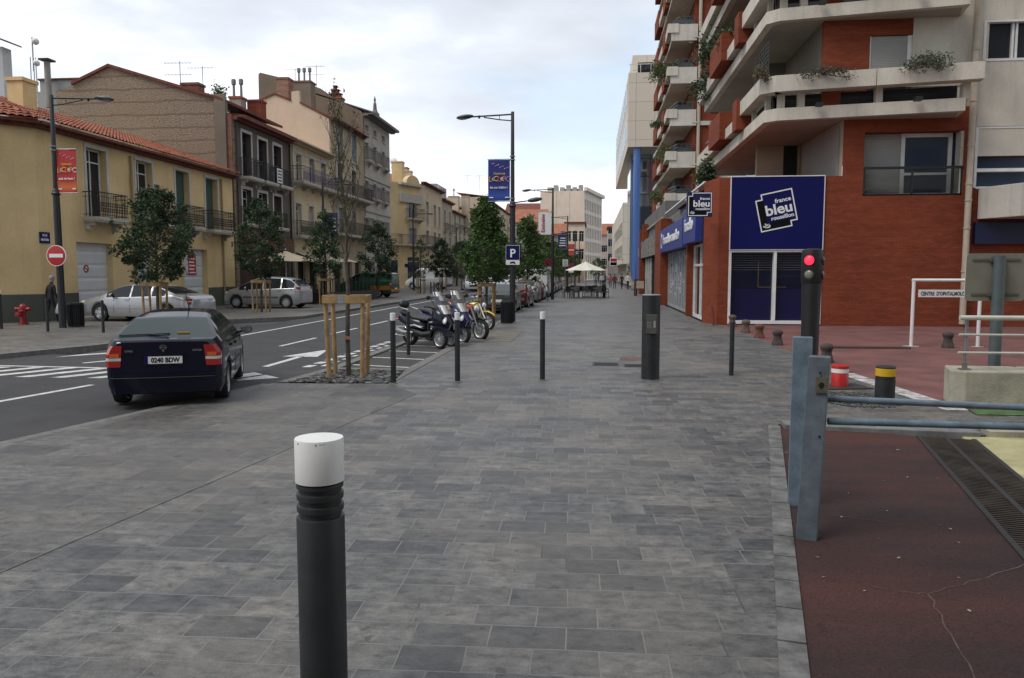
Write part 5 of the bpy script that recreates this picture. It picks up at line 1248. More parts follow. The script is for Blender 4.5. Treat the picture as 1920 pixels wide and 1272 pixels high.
t1 = tree('dense dark green young tree in front of the yellow house', -15.35, 25.85, .05, 4.75, 2.6, 1.7, 11, per=135, nclump=58, size=.15)
t2 = tree('dark green young tree before the brown house, behind the people carrier', -15.35, 34.5, .05, 5.2, 2.15, 1.75, 12, per=105, nclump=50, size=.16)
t3 = tree('dark green young tree in front of the cream house', -15.3, 43.2, .05, 5.2, 2.2, 1.7, 13, per=100, size=.16)
t4 = tree('dark green young tree in front of the grey white house', -15.0, 53.2, .05, 5.2, 2.5, 1.6, 14, per=105, size=.17)
t5 = tree('thin pale young tree before the yellow corner house', -15.0, 66.5, .05, 4.7, 1.5, 1.3, 15, per=26, nclump=34)
t6 = tree('young tree in front of the white van', -15.0, 76.5, .05, 5.0, 2.6, 1.6, 16, per=110, size=.19)
t7 = tree('big dark tree on the far pavement beyond the white van', -14.9, 88, .05, 5.4, 3.6, 1.2, 17, per=120, size=.2)
g1 = tree('tall bright green conical tree behind the motorbikes', -4.3, 31.2, -.04, 4.85, 2.35, 1.6, 21, LEAFB, 'cone', 70, 130, .14)
g2 = tree('bright green tree right of the centre lamp post', -4.1, 48.8, -.04, 5.3, 2.6, 1.6, 22, LEAFB, 'cone', 60, 110, .17)
g3 = tree('bright green tree behind the red rimmed round sign', -4.2, 66, -.04, 5.0, 3.6, 1.3, 23, LEAFB, 'oval', 50, 110, .19)
for i, (s_, x_, yy, sc, lb) in enumerate(((g3, -4.2, 84, 1.0, 'bright green tree farther up the right kerb'), (g2, -4.1, 100, 1.0, 'conical green tree far up the right kerb'), (g3, -4.1, 118, 1.05, 'small far green tree left of the parasol'), (g3, -3.6, 138, 1.1, 'far green tree above the parasol top'), (t6, -14.8, 98, 1.1, 'dark tree far along the left pavement'), (t7, -14.6, 110, 1.0, 'broad dark tree far along the left pavement'), (t6, -14.6, 124, 1.2, 'farthest dark tree on the left pavement'), (g3, -11.2, 82, 1.15, 'bright green tree behind the white cars'), (g2, -10.8, 92, 1.2, 'conical green tree behind the white cars'), (g3, 1.2, 150, .9, 'small green tree far up on the right pavement'))): dup(s_, (x_, yy, 0), i*1.3, lb, 'young street trees', sc)
# bare sapling in the slate pit
rs = random.Random(9); o = thing('sapling', 'tall bare sapling with thin twigs and few leaves inside the near guard', 'tree', (-4.43, 13.62, -.04))
m = MB(); lf = MB()
tr_ = [(0, 0, -.1), (-.015, .02, .8), (.01, .02, 1.65), (-.01, 0, 2.1)]
m.tube(tr_, [.05, .042, .036, .032], 10)
def branch(p, d, ln, r, dep):
    pts = [Vector(p)]; dd = Vector(d).normalized(); n = 5
    for i in range(n):
        dd = (dd+Vector((rs.uniform(-.13, .13), rs.uniform(-.13, .13), .10))).normalized(); pts.append(pts[-1]+dd*ln/n)
    m.tube(pts, [r*(1-.75*i/n) for i in range(n+1)], 6)
    if dep > 0:
        for i in range(2, n+1):
            if rs.random() < .85:
                a = rs.uniform(0, 6.3); branch(pts[i], dd*.9+Vector((cos(a)*.6, sin(a)*.6, .15)), ln*rs.uniform(.35, .55), r*.5, dep-1)
    else:
        for i in range(2, n+1):
            if rs.random() < .32: leaves(lf, (*pts[i], .05, .05), 3, .06, rs)
main = [Vector((-.01, 0, 2.05)), Vector((.0, .03, 2.8)), Vector((-.05, .0, 3.5)), Vector((-.12, .02, 4.2)), Vector((-.2, 0, 5.05))]
m.tube(main, [.032, .026, .02, .014, .005], 8)
for i in range(32):
    t = .02+.95*i/32; j = min(3, int(t*4)); p = main[j].lerp(main[j+1], t*4-j); a = i*2.4+rs.uniform(-.4, .4)
    branch(p, (cos(a)*.42, sin(a)*.42, 1), (1.25-.7*t)*rs.uniform(.55, 1.05), .013-.006*t, 1 if t < .85 else 0)
for k in range(9): leaves(lf, (main[4].x+rs.uniform(-.1, .15), rs.uniform(-.1, .1), 4.55+rs.random()*.5, .06, .1), 6, .07, rs)
m.build('trunk', M['bark'], o, smooth=60); lf.build('crown', leafmat('sapling_leaf', (.05, .06, .02), (.16, .15, .05)), o, fix=False)
MB().box(-.07, .05, -.06, -.035, .72, .78).build('tie', mat('rubber_tie', (.35, .18, .1), .7), o)
# ------------------------------------------------------------------ building helpers
class Facade:
    """u along the wall, d out of the wall, z up"""
    def __init__(s, P0, ux, n): s.P = Vector((P0[0], P0[1], 0)); s.u = Vector((ux[0], ux[1], 0)); s.n = Vector((n[0], n[1], 0))
    def __call__(s, u, d, z): p = s.P+s.u*u+s.n*d; return (p.x, p.y, z)
    def box(s, mb, u0, u1, d0, d1, z0, z1): return mb.hexa([s(u0, d0, z0), s(u1, d0, z0), s(u1, d1, z0), s(u0, d1, z0), s(u0, d0, z1), s(u1, d0, z1), s(u1, d1, z1), s(u0, d1, z1)])
def wallgrid(mb, F, u0, u1, z0, z1, ops, depth=.28):
    us = sorted({u0, u1, *[o[0] for o in ops], *[o[1] for o in ops]}); zs = sorted({z0, z1, *[o[2] for o in ops], *[o[3] for o in ops]})
    us = [u for u in us if u0-1e-6 <= u <= u1+1e-6]; zs = [z for z in zs if z0-1e-6 <= z <= z1+1e-6]
    for a, b in zip(us, us[1:]):
        for c, d in zip(zs, zs[1:]):
            um, zm = (a+b)/2, (c+d)/2
            if any(o[0] < um < o[1] and o[2] < zm < o[3] for o in ops): continue
            mb.poly([F(a, 0, c), F(b, 0, c), F(b, 0, d), F(a, 0, d)])
    for o in ops:
        a, b, c, d = o[:4]
        for (p, q) in (((a, c), (b, c)), ((b, c), (b, d)), ((b, d), (a, d)), ((a, d), (a, c))):
            mb.poly([F(p[0], 0, p[1]), F(q[0], 0, q[1]), F(q[0], -depth, q[1]), F(p[0], -depth, p[1])])
shut = {}
def shutter_mat(c): 
    if c not in shut: shut[c] = slatmat('shutter_%d' % len(shut), c, .07, .6)
    return shut[c]
def window(F, a, b, c, d, par, kind='dark', sur=None, depth=.28, glass=None, sill=True):
    """kind: dark = dark panes in a white frame, sh_* = closed shutters"""
    fm = M['white'] if kind != 'brown' else mat('brown_joinery', (.06, .035, .022), .6)
    m = MB(); t = .055; dd = -depth+.06
    if not kind.startswith('sh'):
        F.box(m, a, a+t, dd-.05, dd, c, d); F.box(m, b-t, b, dd-.05, dd, c, d); F.box(m, a+t, b-t, dd-.05, dd, c, c+t); F.box(m, a+t, b-t, dd-.05, dd, d-t, d)
        um = (a+b)/2
        if b-a > .7: F.box(m, um-t*.45, um+t*.45, dd-.045, dd+.003, c+t, d-t)
        if d-c > 1.9: F.box(m, a+t, b-t, dd-.045, dd+.002, d-.55, d-.5)
    else: F.box(m, a+.002, b-.002, dd-.06, dd-.05, c+.002, d-.002)
    w = m.build('window', fm, par, world=True)
    if kind.startswith('sh'):
        col = {'sh_green': (.05, .10, .085), 'sh_blue': (.22, .36, .48), 'sh_grey': (.30, .30, .29), 'sh_brown': (.05, .035, .028), 'sh_white': (.52, .52, .52), 'sh_lav': (.30, .29, .33)}[kind]
        m = MB(); um = (a+b)/2; F.box(m, a+.01, um-.006, dd-.04, dd+.01, c+.01, d-.01); F.box(m, um+.006, b-.01, dd-.04, dd+.01, c+.01, d-.01)
        m.build('shutter', shutter_mat(col), w)
    else:
        m = MB(); m.poly([F(a+.03, dd-.03, c+.03), F(b-.03, dd-.03, c+.03), F(b-.03, dd-.03, d-.03), F(a+.03, dd-.03, d-.03)]); m.build('pane', glass or M['glass'], w)
        m = MB(); rs_ = random.Random(int(a*97+c*31)); k = rs_.random()
        if kind == 'curtain' or k < .45:
            F.box(m, a+.07, a+.07+(b-a)*(.2+.15*k), dd-.14, dd-.11, c+.06, d-.06); F.box(m, b-.07-(b-a)*.25, b-.07, dd-.14, dd-.11, c+.06, d-.06); m.build('curtain', mat('net_curtain', (.35, .34, .33), .9, var=.3, vs_=6), w)
    if sur:
        m = MB(); s_ = sur[0]; e = .03
        F.box(m, a-s_, a-.002, -.04, e, c, d); F.box(m, b+.002, b+s_, -.04, e, c, d); F.box(m, a-s_, b+s_, -.04, e+.01, d+.002, d+s_*1.15)
        if sill: F.box(m, a-s_-.04, b+s_+.04, -.04, .09, c-.1, c-.002)
        m.build('surround', sur[1], w)
    return w
def balcony(F, a, b, z, par, prot=.75, h=1.0, rail=None, slab=None, step=.115, brackets=True, fancy=0, thick=.14):
    m = MB(); F.box(m, a, b, .002, prot, z-thick, z); F.box(m, a+.03, b-.03, .002, prot-.04, z-thick-.07, z-thick-.001)
    if brackets:
        n = max(2, int((b-a)/1.6)+1)
        for i in range(n):
            u = a+.18+(b-a-.36)*i/(n-1); F.box(m, u-.07, u+.07, .003, prot*.6, z-thick-.2, z-thick-.071); F.box(m, u-.07, u+.07, .003, prot*.3, z-thick-.38, z-thick-.201)
    bo_ = m.build('balcony', slab or M['stone'], par, world=True)
    m = MB(); d = prot-.06; r = .014
    def bar(u0, d0, z0, u1, d1, z1, w): m.bar(F(u0, d0, z0), F(u1, d1, z1), w)
    for zz, w in ((z+h, .04), (z+.1, .025), (z+h*.82, .02)):
        bar(a+.04, d, zz, b-.04, d, zz, w); bar(a+.04, .01, zz, a+.04, d, zz, w); bar(b-.04, .01, zz, b-.04, d, zz, w)
    n = max(3, int((b-a-.08)/step))
    for i in range(n+1):
        u = a+.04+(b-a-.08)*i/n; bar(u, d, z+.002, u, d, z+h, .016)
        if fancy and i < n:
            un = a+.04+(b-a-.08)*(i+.5)/n; w_ = (b-a-.08)/n*.5
            for zc in ([z+.3, z+.52] if fancy == 1 else [z+.24, z+.42, z+.6]):
                for s_ in (-1, 1): bar(un+s_*w_*.8, d, zc, un, d, zc+.09, .012); bar(un+s_*w_*.8, d, zc, un, d, zc-.09, .012)
    for i in range(1, 5):
        for u in (a+.04, b-.04): bar(u, d*i/5, z+.002, u, d*i/5, z+h, .016)
    m.build('railing', rail or M['iron'], bo_)
    return bo_
def fx(px, py, X): p = PX(px, py, X); return p.y, p.z
XL = -20.6
FL = Facade((XL, 0), (0, 1), (1, 0))     # u = metres up the street
def wpx(l, r, t, b, X=XL):
    tb = (t+b)/2; return (PX(l, tb, X).y, PX(r, tb, X).y, PX((l+r)/2, b, X).z, PX((l+r)/2, t, X).z)
def shell(mb, F, u0, u1, z0, z1, depth):
    """sides, back and flat top behind a facade"""
    mb.poly([F(u0, 0, z0), F(u0, -depth, z0), F(u0, -depth, z1), F(u0, 0, z1)]); mb.poly([F(u1, 0, z0), F(u1, -depth, z0), F(u1, -depth, z1), F(u1, 0, z1)])
    mb.poly([F(u0, -depth, z0), F(u1, -depth, z0), F(u1, -depth, z1), F(u0, -depth, z1)]); mb.poly([F(u0, 0, z1), F(u1, 0, z1), F(u1, -depth, z1), F(u0, -depth, z1)])
def eaves(F, u0, u1, z, par, mt=None, out=.45):
    m = MB(); F.box(m, u0, u1, .002, out*.5, z-.22, z-.1); F.box(m, u0, u1, .002, out, z-.099, z); m.build('cornice', mt or M['terrd'], par, world=True)
def pipe(F, u, z0, z1, par, mt, r=.055, d=.09):
    m = MB(); m.tube([F(u, d, z0), F(u, d, z1)], r, 10)
    for k in range(3): m.tube([F(u, d, z0+(z1-z0)*(k+.5)/3), F(u, d, z0+(z1-z0)*(k+.5)/3+.06)], r*1.25, 10)
    m.build('downpipe', mt, par, world=True, smooth=50)
def tiles(F, u0, u1, d0, z0, d1, z1, par, pitch=.24, rows=14, mt=None, nm='roof'):
    """channel tile roof sloping from the eave (d0,z0) back to the ridge (d1,z1)"""
    m = MB(); n = int((u1-u0)/pitch); k = 6; pr = []
    for j in range(rows):
        t0, t1 = j/rows, (j+1.12)/rows
        for t, lift in ((t0, .045), (t1, .005)):
            row = []
            for i in range(n*k+1):
                u = u0+(u1-u0)*i/(n*k); w = .055*abs(sin(pi*i/k))+.012*sin(i*1.7+j)
                row.append(F(u, d0+(d1-d0)*t, z0+(z1-z0)*t+lift+w))
            pr.append(row)
    for j in range(0, len(pr), 2):
        a, b = pr[j], pr[j+1]; base = len(m.v); m.v += a+b; L_ = len(a)
        for i in range(L_-1): m.f.append((base+i, base+i+1, base+L_+i+1, base+L_+i)); m.m.append(0)
    return m.build(nm, mt or M['terr'], par, world=True, fix=False, smooth=60)
def simple_roof(pts_low, pts_high, par, mt, nm='roof', th=.12):
    a, b = pts_low; c, d = pts_high; up = Vector((0, 0, th)); m = MB()
    P = [Vector(x) for x in (a, b, d, c)]; m.hexa(P+[p+up for p in P]); return m.build(nm, mt, par, world=True)
def chimney(par, x, y, z0, z1, w, d, mt, pots=0, cap=None, topw=.06):
    m = MB(); m.box(x-w/2, x+w/2, y-d/2, y+d/2, z0, z1); c = m.build('chimney', mt, par, world=True)
    m = MB(); m.box(x-w/2-topw, x+w/2+topw, y-d/2-topw, y+d/2+topw, z1+.001, z1+.14); m.build('chimney_cap', cap or mt, c)
    if pots:
        m = MB()
        for i in range(pots):
            xx = x-w*.32+w*.64*(i/(max(1, pots-1))) if pots > 1 else x; T = Matrix.Translation((xx, y, z1+.14))
            m.lathe([(.09, 0), (.08, .8), (.15, .85), (.15, 1.15), (.1, 1.2)], 12, T)
        m.build('chimney_pot', mat('flue_grey', (.22, .22, .22), .6), c, smooth=40)
    return c
def antenna(label, x, y, z, h, yagi=1, rz=0, nm='antenna'):
    o = thing(nm, label, 'antenna', (x, y, z), rz, 'roof antennas'); m = MB(); m.tube([(0, 0, 0), (0, 0, h)], .025, 6); m.build('mast', M['steel'], o)
    m = MB()
    for k in range(yagi):
        zz = h-.15-k*.7; m.bar((-.9, 0, zz), (.7, 0, zz+.1), .02)
        for i in range(8): xx = -.85+i*.2; m.bar((xx, -.22-.02*i, zz+.05+xx*.06), (xx, .22+.02*i, zz+.05+xx*.06), .012)
    m.build('aerial', M['steel'], o); return o
SUR = (.13, mat('white_surround', (.50, .49, .46), .8, var=.12, vs_=3))
# ------------------------------------------------------------------ yellow garages house
YEL = plaster('yellow_render', (.70, .525, .275), .28, .1); GRP = plaster('green_plinth', (.095, .105, .085), .3); WDOOR = slatmat('roller_white', (.62, .64, .64), .55, .25)
zE = 7.45; y0 = PX(72, 400, XL).y; y1 = PX(437, 400, XL).y; zF = 7.32
b = thing('house', 'yellow two storey house with white garage doors and a terracotta tiled roof', 'house', (XL-4, (y0+y1)/2, 0))
ops = []; ww = [wpx(163, 200, 281, 409), wpx(256, 286, 304, 417), wpx(330, 355, 322, 428), wpx(386, 408, 336, 434)]
g1_ = (PX(145, 500, XL).y, PX(212, 500, XL).y, .06, PX(180, 456, XL).z); g2_ = (PX(346, 520, XL).y, PX(390, 520, XL).y, .06, PX(370, 468, XL).z)
g3_ = (PX(258, 500, XL).y, PX(288, 500, XL).y, .06, PX(270, 470, XL).z)
m = MB(); wallgrid(m, FL, y0, y1, .0, zF, [(*w,) for w in ww]+[g1_, g2_, g3_], .35); shell(m, FL, y0, y1, 0, zF, 9)
# chamfered corner and flank
cA = Vector((XL, y0)); cB = Vector((XL-1.3, y0-1.5)); cC = Vector((XL-14, y0-2.6))
m.poly([(cA.x, cA.y, 0), (cB.x, cB.y, 0), (cB.x, cB.y, zF), (cA.x, cA.y, zF)]); m.poly([(cB.x, cB.y, 0), (cC.x, cC.y, 0), (cC.x, cC.y, zF), (cB.x, cB.y, zF)])
m.build('wall', YEL, b, world=True)
for w, k in zip(ww, ('curtain', 'curtain', 'sh_green', 'sh_green')): window(FL, *w, b, k, SUR, depth=.35, sill=False)
for gg in (g1_, g2_, g3_):
    m = MB(); FL.box(m, gg[0]+.01, gg[1]-.01, -.33, -.28, .06, gg[3]-.01); gd = m.build('garage_door', WDOOR, b, world=True)
    if gg is g1_:
        c = FL(gg[0]+(gg[1]-gg[0])*.40, -.277, 2.05); m = MB(); T = Matrix.Translation(c) @ Matrix.Rotation(pi/2, 4, 'Y'); m.lathe([(.11, 0), (.17, 0), (.17, .006), (.11, .006)], 24, T, cap=False); m.bar(Vector(c)+Vector((.004, -.12, .07)), Vector(c)+Vector((.004, .12, -.07)), .05, .01); m.build('no_parking_sticker', redf, gd)
    if gg is g2_:
        m = MB(); FL.box(m, gg[0]+.9, gg[0]+1.7, -.279, -.27, 1.75, 2.85); s_ = m.build('notice', redf, gd)
        m = MB(); 
        for k in range(5): FL.box(m, gg[0]+1.0, gg[0]+1.6-.1*(k % 2), -.2695, -.267, 1.85+.18*k, 1.93+.18*k)
        m.build('print_line', whitet, s_)
m = MB(); pz = PX(150, 549, XL).z; segs = []; last = y0
for gg in sorted((g1_, g2_, g3_)): segs.append((last, gg[0]-.02)); last = gg[1]+.02
segs.append((last, y1))
for a, c in segs: mm_ = MB(); FL.box(mm_, a, c, .003, .03, 0, pz); mm_.build('plinth', GRP, b, world=True)
for P_, Q_ in ((cB, cA), (cC, cB)):
    d = (Q_-P_).normalized(); n = Vector((d.y, -d.x)); F2 = Facade((P_.x, P_.y), d, n); m = MB(); F2.box(m, 0, (Q_-P_).length, .003, .03, 0, pz); m.build('plinth', GRP, b, world=True)
balcony(FL, ww[0][0]-.35, ww[0][1]+.45, ww[0][2], b, .7, 1.0, fancy=1)
balcony(FL, ww[1][0]-.35, ww[2][1]+.3, ww[1][2], b, .7, 1.0, fancy=1); balcony(FL, ww[3][0]-.55, ww[3][1]+.75, ww[3][2]+.05, b, .72, 1.0, fancy=1)
eaves(FL, y0-.2, y1, zE, b, out=.5)
d = (cA-cB).normalized(); F2 = Facade((cB.x, cB.y), d, Vector((d.y, -d.x))); eaves(F2, -.15, (cA-cB).length+.1, zE-.002, b, out=.5)
d = (cB-cC).normalized(); F3 = Facade((cC.x, cC.y), d, Vector((d.y, -d.x))); eaves(F3, 0, (cB-cC).length+.2, zE-.004, b, out=.5)
tiles(FL, y0-.3, y1, .56, zE+.02, -5.0, zE+2.0, b, rows=18)
EA = Vector((XL+.56, y0-.3, zE+.02)); n2_ = F2.n; n3_ = F3.n; EB = Vector((cB.x, cB.y, zE+.02))+(n2_+n3_)*.3; EC = Vector((cC.x, cC.y, zE+.02))+n3_*.52
R1 = Vector((XL-5.0, y0-.3, zE+2.0)); R2 = Vector((XL-15, y0+1.2, zE+2.0))
def hip(A, B, C, D, rows=16):
    m = MB(); n = max(4, int((B-A).length/.24)); k = 6
    for j in range(rows):
        pr = []
        for t, lift in ((j/rows, .045), (min(1, (j+1.12)/rows), .005)):
            pr.append([(A+(B-A)*(i/(n*k))).lerp(C+(D-C)*(i/(n*k)), t)+Vector((0, 0, lift+.055*abs(sin(pi*i/k))*(1 if C != D else 1-t*.8))) for i in range(n*k+1)])
        b0 = len(m.v); m.v += [tuple(q) for q in pr[0]+pr[1]]; L_ = len(pr[0])
        for i in range(L_-1): m.f.append((b0+i, b0+i+1, b0+L_+i+1, b0+L_+i)); m.m.append(0)
    m.poly([A, B, D, C] if C != D else [A, B, C]); m.build('roof', M['terr'], b, world=True, fix=False, smooth=60)
hip(EB, EA, R1, R1); hip(EC, EB, R2, R1)
pipe(FL, PX(242, 300, XL).y, .1, zF-.25, b, mat('pipe_yellow', (.30, .23, .12), .6)); pipe(FL, PX(414, 400, XL).y, .1, zF-.25, b, mat('pipe_yellow', (.30, .23, .12), .6))
P_ = PX(35, 175, XL-2.6); chimney(b, P_.x, P_.y+.2, zE-.1, P_.z+.45, .68, .8, YEL)
# street name plates
def plaque(label, F, u, z, w=.55, h=.42, lines=('RUE',)):
    p_ = F(u, .02, z); o = thing('street_plaque', label, 'street sign', p_); m = MB(); F.box(m, u-w/2, u+w/2, .004, .03, z-h/2, z+h/2); q = m.build('plate', bluef, o, world=True)
    if lines:
        text(lines[0], .12, whitet, q, Vector(F(u, .031, z+.05)), F.u, (0, 0, 1), bold=.002, wfit=w*.45)
        m = MB()
        for k in range(7): F.box(m, u-w*.4+k*w*.115, u-w*.4+k*w*.115+w*.075, .0305, .032, z-.12, z-.04+.02*(k % 2))
        m.build('lettering', whitet, q, world=True)
plaque('small blue street name plate on the yellow house wall', FL, PX(83, 446, XL).y, PX(83, 446, XL).z)
plaque('small blue street name plate on the flank of the yellow house, left edge', F3, (cB-cC).length-1.1, PX(6, 383, XL-1.6).z)
# ------------------------------------------------------------------ buildings further up the left side
def ybox(X_, Y, pts):   # picture points on the cross wall at Y -> x, z
    return [(PY(px, py, Y).x, PY(px, py, Y).z) for px, py in pts]
# brown grey house with the rough gable
BRG = plaster('brown_grey_render', (.135, .115, .095), .3); RUB = mat('rubble', (.16, .115, .085), .9, var=0)
N, L_, bb = nodes(RUB); tcn = N.new('ShaderNodeTexCoord'); spn = N.new('ShaderNodeSeparateXYZ'); L_.new(tcn.outputs['Object'], spn.inputs[0])
vo = N.new('ShaderNodeTexVoronoi'); vo.inputs['Scale'].default_value = 11; mp = N.new('ShaderNodeMapping'); mp.inputs['Scale'].default_value = (.8, 1, 1.7); L_.new(tcn.outputs['Object'], mp.inputs[0]); L_.new(mp.outputs[0], vo.inputs['Vector'])
t = ramp(N, L_, vo.outputs['Distance'], [(0, (.36, .29, .215)), (.45, (.27, .21, .15)), (.8, (.17, .13, .095))])
n1 = noise(N, L_, tcn.outputs['Object'], .5, 5, .65); t = mixc(N, L_, ramp(N, L_, n1, [(.4, (0,)*3), (.7, (.65,)*3)]), t, (.23, .17, .12))
n2 = noise(N, L_, tcn.outputs['Object'], 9, 4, .7); t = mixc(N, L_, ramp(N, L_, n2, [(.6, (0,)*3), (.75, (.5,)*3)]), t, (.38, .33, .27))
fz = N.new('ShaderNodeMath'); fz.operation = 'MULTIPLY_ADD'; L_.new(spn.outputs[2], fz.inputs[0]); fz.inputs[1].default_value = 1.35; nz_ = N.new('ShaderNodeMath'); nz_.operation = 'MULTIPLY'; L_.new(noise(N, L_, tcn.outputs['Object'], .8), nz_.inputs[0]); nz_.inputs[1].default_value = .45; L_.new(nz_.outputs[0], fz.inputs[2])
fr = N.new('ShaderNodeMath'); fr.operation = 'FRACT'; L_.new(fz.outputs[0], fr.inputs[0])
t = mixc(N, L_, ramp(N, L_, fr.outputs[0], [(0, (.8,)*3), (.11, (.6,)*3), (.17, (0,)*3)]), t, (.14, .085, .062)); L_.new(t, bb.inputs['Base Color']); bump(N, L_, bb, vo.outputs['Distance'], .6, .05)
y0 = PX(437, 300, XL).y+.03; y1 = PX(543.5, 300, XL).y; zt = PX(543, 264, XL).z
b = thing('house', 'brown grey house with a rough stone gable and three iron balconies', 'house', (XL-5, (y0+y1)/2, 0))
gp = ybox(0, y0, [(420, 190), (205, 126), (136, 160), (105, 172)]); gx = [(XL, 0), (XL, zt), (gp[0][0], zt+.2), (gp[0][0], gp[0][1]), gp[1], gp[2], gp[3], (gp[3][0], 0)]
m = MB(); m.poly([(x, y0, z) for x, z in gx]); m.poly([(x, y0+.4, z) for x, z in gx])
for (xa, za), (xb, zb) in zip(gx, gx[1:]): m.poly([(xa, y0, za), (xb, y0, zb), (xb, y0+.4, zb), (xa, y0+.4, za)])
m.build('gable_wall', RUB, b, world=True)
a_ = ybox(0, y0-.02, [(403, 190), (420, 182)]); m = MB(); m.box(a_[0][0], a_[1][0]+.1, y0-.14, y0-.003, 4, a_[1][1]+.15); m.build('pilaster', plaster('pilaster_render', (.20, .17, .135), .3), b, world=True)
m = MB(); m.box(a_[1][0]+.102, XL-.02, y0-.05, y0-.003, 4, zt+.1); m.build('brick_strip', brickmat('old_brick', (.19, .075, .05), (.24, .10, .07), (.22, .18, .15), axis='X'), b, world=True)
m = MB()
for (p, q) in ((gp[0], gp[1]), (gp[1], gp[2])):
    m.hexa([(p[0], y0-.15, p[1]), (q[0], y0-.15, q[1]), (q[0], y1, q[1]), (p[0], y1, p[1]), (p[0], y0-.15, p[1]+.16), (q[0], y0-.15, q[1]+.16), (q[0], y1, q[1]+.16), (p[0], y1, p[1]+.16)])
m.build('roof', M['terrd'], b, world=True)
w2 = [wpx(454, 471, 251, 336), wpx(484.5, 500.5, 264, 342), wpx(513, 527.5, 275, 347)]; zb2 = [min(w[2] for w in w2)]*3; w1 = [wpx(455, 472, 356, 418), wpx(485, 501, 363, 424), wpx(513.5, 528, 369, 428)]
z2 = sum(w[2] for w in w2)/3; z1 = sum(w[2] for w in w1)/3; w2 = [(w[0], w[1], z2, w[3]) for w in w2]; w1 = [(w[0], w[1], z1, w[3]) for w in w1]
sh1 = (y0+.4, y1-.5, .06, PX(490, 470, XL).z-.05)
m = MB(); wallgrid(m, FL, y0+.41, y1, 0, zt-.1, w2+w1+[sh1], .35); shell(m, FL, y0+.42, y1, 0, zt-.1, 8); m.build('wall', BRG, b, world=True)
for w in w2: window(FL, *w, b, 'brown', (.16, SUR[1]), depth=.35, sill=False); balcony(FL, w[0]-.36, w[1]+.36, z2, b, .65, 1.05, step=.13)
for w, k in zip(w1, ('dark', 'dark', 'sh_brown')): window(FL, *w, b, k, (.16, SUR[1]), depth=.35, sill=False); balcony(FL, w[0]-.3, w[1]+.3, z1, b, .4, .95, step=.13, brackets=False)
eaves(FL, y0, y1, zt, b, out=.6); simple_roof([(XL+.6, y0+.45, zt), (XL+.6, y1, zt)], [(XL-4.5, y0+.45, zt+.75), (XL-4.5, y1, zt+.75)], b, M['terrd'])
m = MB(); FL.box(m, sh1[0], sh1[1], -.33, -.25, .06, sh1[3]); m.build('shop_front', mat('brown_shopfront', (.045, .018, .012), .6, var=.3), b, world=True)
m = MB(); FL.box(m, y0+.25, y1-.1, .01, .16, sh1[3]+.02, sh1[3]+.95); m.build('shop_fascia', mat('rust_fascia', (.13, .042, .022), .6, var=.25), b, world=True)
pipe(FL, y1-.2, .1, zt-.3, b, mat('pipe_dark', (.05, .045, .045), .6)); pipe(FL, y0+.3, 3, zt-.3, b, mat('pipe_dark', (.05, .045, .045), .6))
P_ = PX(482, 225, XL-2.2); chimney(b, P_.x, P_.y, zt-.3, PX(482, 194, XL-2.2).z, .95, .9, brickmat('chimney_brick', (.24, .06, .035), (.28, .08, .05), (.14, .06, .045), axis='XY'), 0, topw=.05)
P_ = PX(446, 190, XL-3); chimney(b, P_.x, P_.y, zt, P_.z+.1, .8, .8, plaster('chimney_render', (.36, .32, .26), .3), 2, M['terr'])
P_ = PY(362, 170, y0+3.5); chimney(b, P_.x, P_.y, 11, P_.z+.25, 1.1, .8, brickmat('chimney_brick2', (.22, .09, .06), (.26, .13, .09), (.2, .16, .13), axis='XY'), 0)
# for sale board on the middle balcony
bx_ = thing('notice_board', 'small white notice board hung on the middle balcony of the brown house', 'notice', FL(w2[1][1]+.1, .62, z2)); m = MB(); FL.box(m, w2[1][1]-.05, w2[1][1]+.75, .66, .68, z2+.05, z2+.95); q = m.build('board', M['white'], bx_, world=True)
m = MB()
for k in range(4): FL.box(m, w2[1][1]+.05, w2[1][1]+.65, .681, .684, z2+.15+.2*k, z2+.25+.2*k)
m.build('print_line', mat('dark_print', (.1, .05, .08), .6, var=0), q)
# bush growing on the roof parapet
def bush(label, x, y, z, w, h, n, lm, seed, size=.16, cat='plant', nm='balcony_plant', droop=0, group=None):
    rs = random.Random(seed); o = thing(nm, label, cat, (x, y, z), 0, group); mb = MB(); st = MB()
    for i in range(n):
        a = rs.uniform(0, 6.3); r = w/2*sqrt(rs.random()); zz = h*rs.random()*(1-r/w)-droop*rs.random()*(r/w*2)
        leaves(mb, (r*cos(a), r*sin(a), zz, .2*w+.03, .25*h+.03), 9, size, rs)
        if i % 4 == 0: st.tube([(0, 0, -.05), (r*cos(a)*.5, r*sin(a)*.5, zz*.6), (r*cos(a), r*sin(a), zz)], [.012, .009, .004], 5)
    st.build('stem', M['bark'], o); mb.build('foliage', lm, o, fix=False); return o
P_ = PY(409, 176, y0+1); bush('wispy green shrub growing on the gable parapet', P_.x, P_.y, P_.z-.4, 1.0, 1.3, 40, LEAFP, 5, .16)
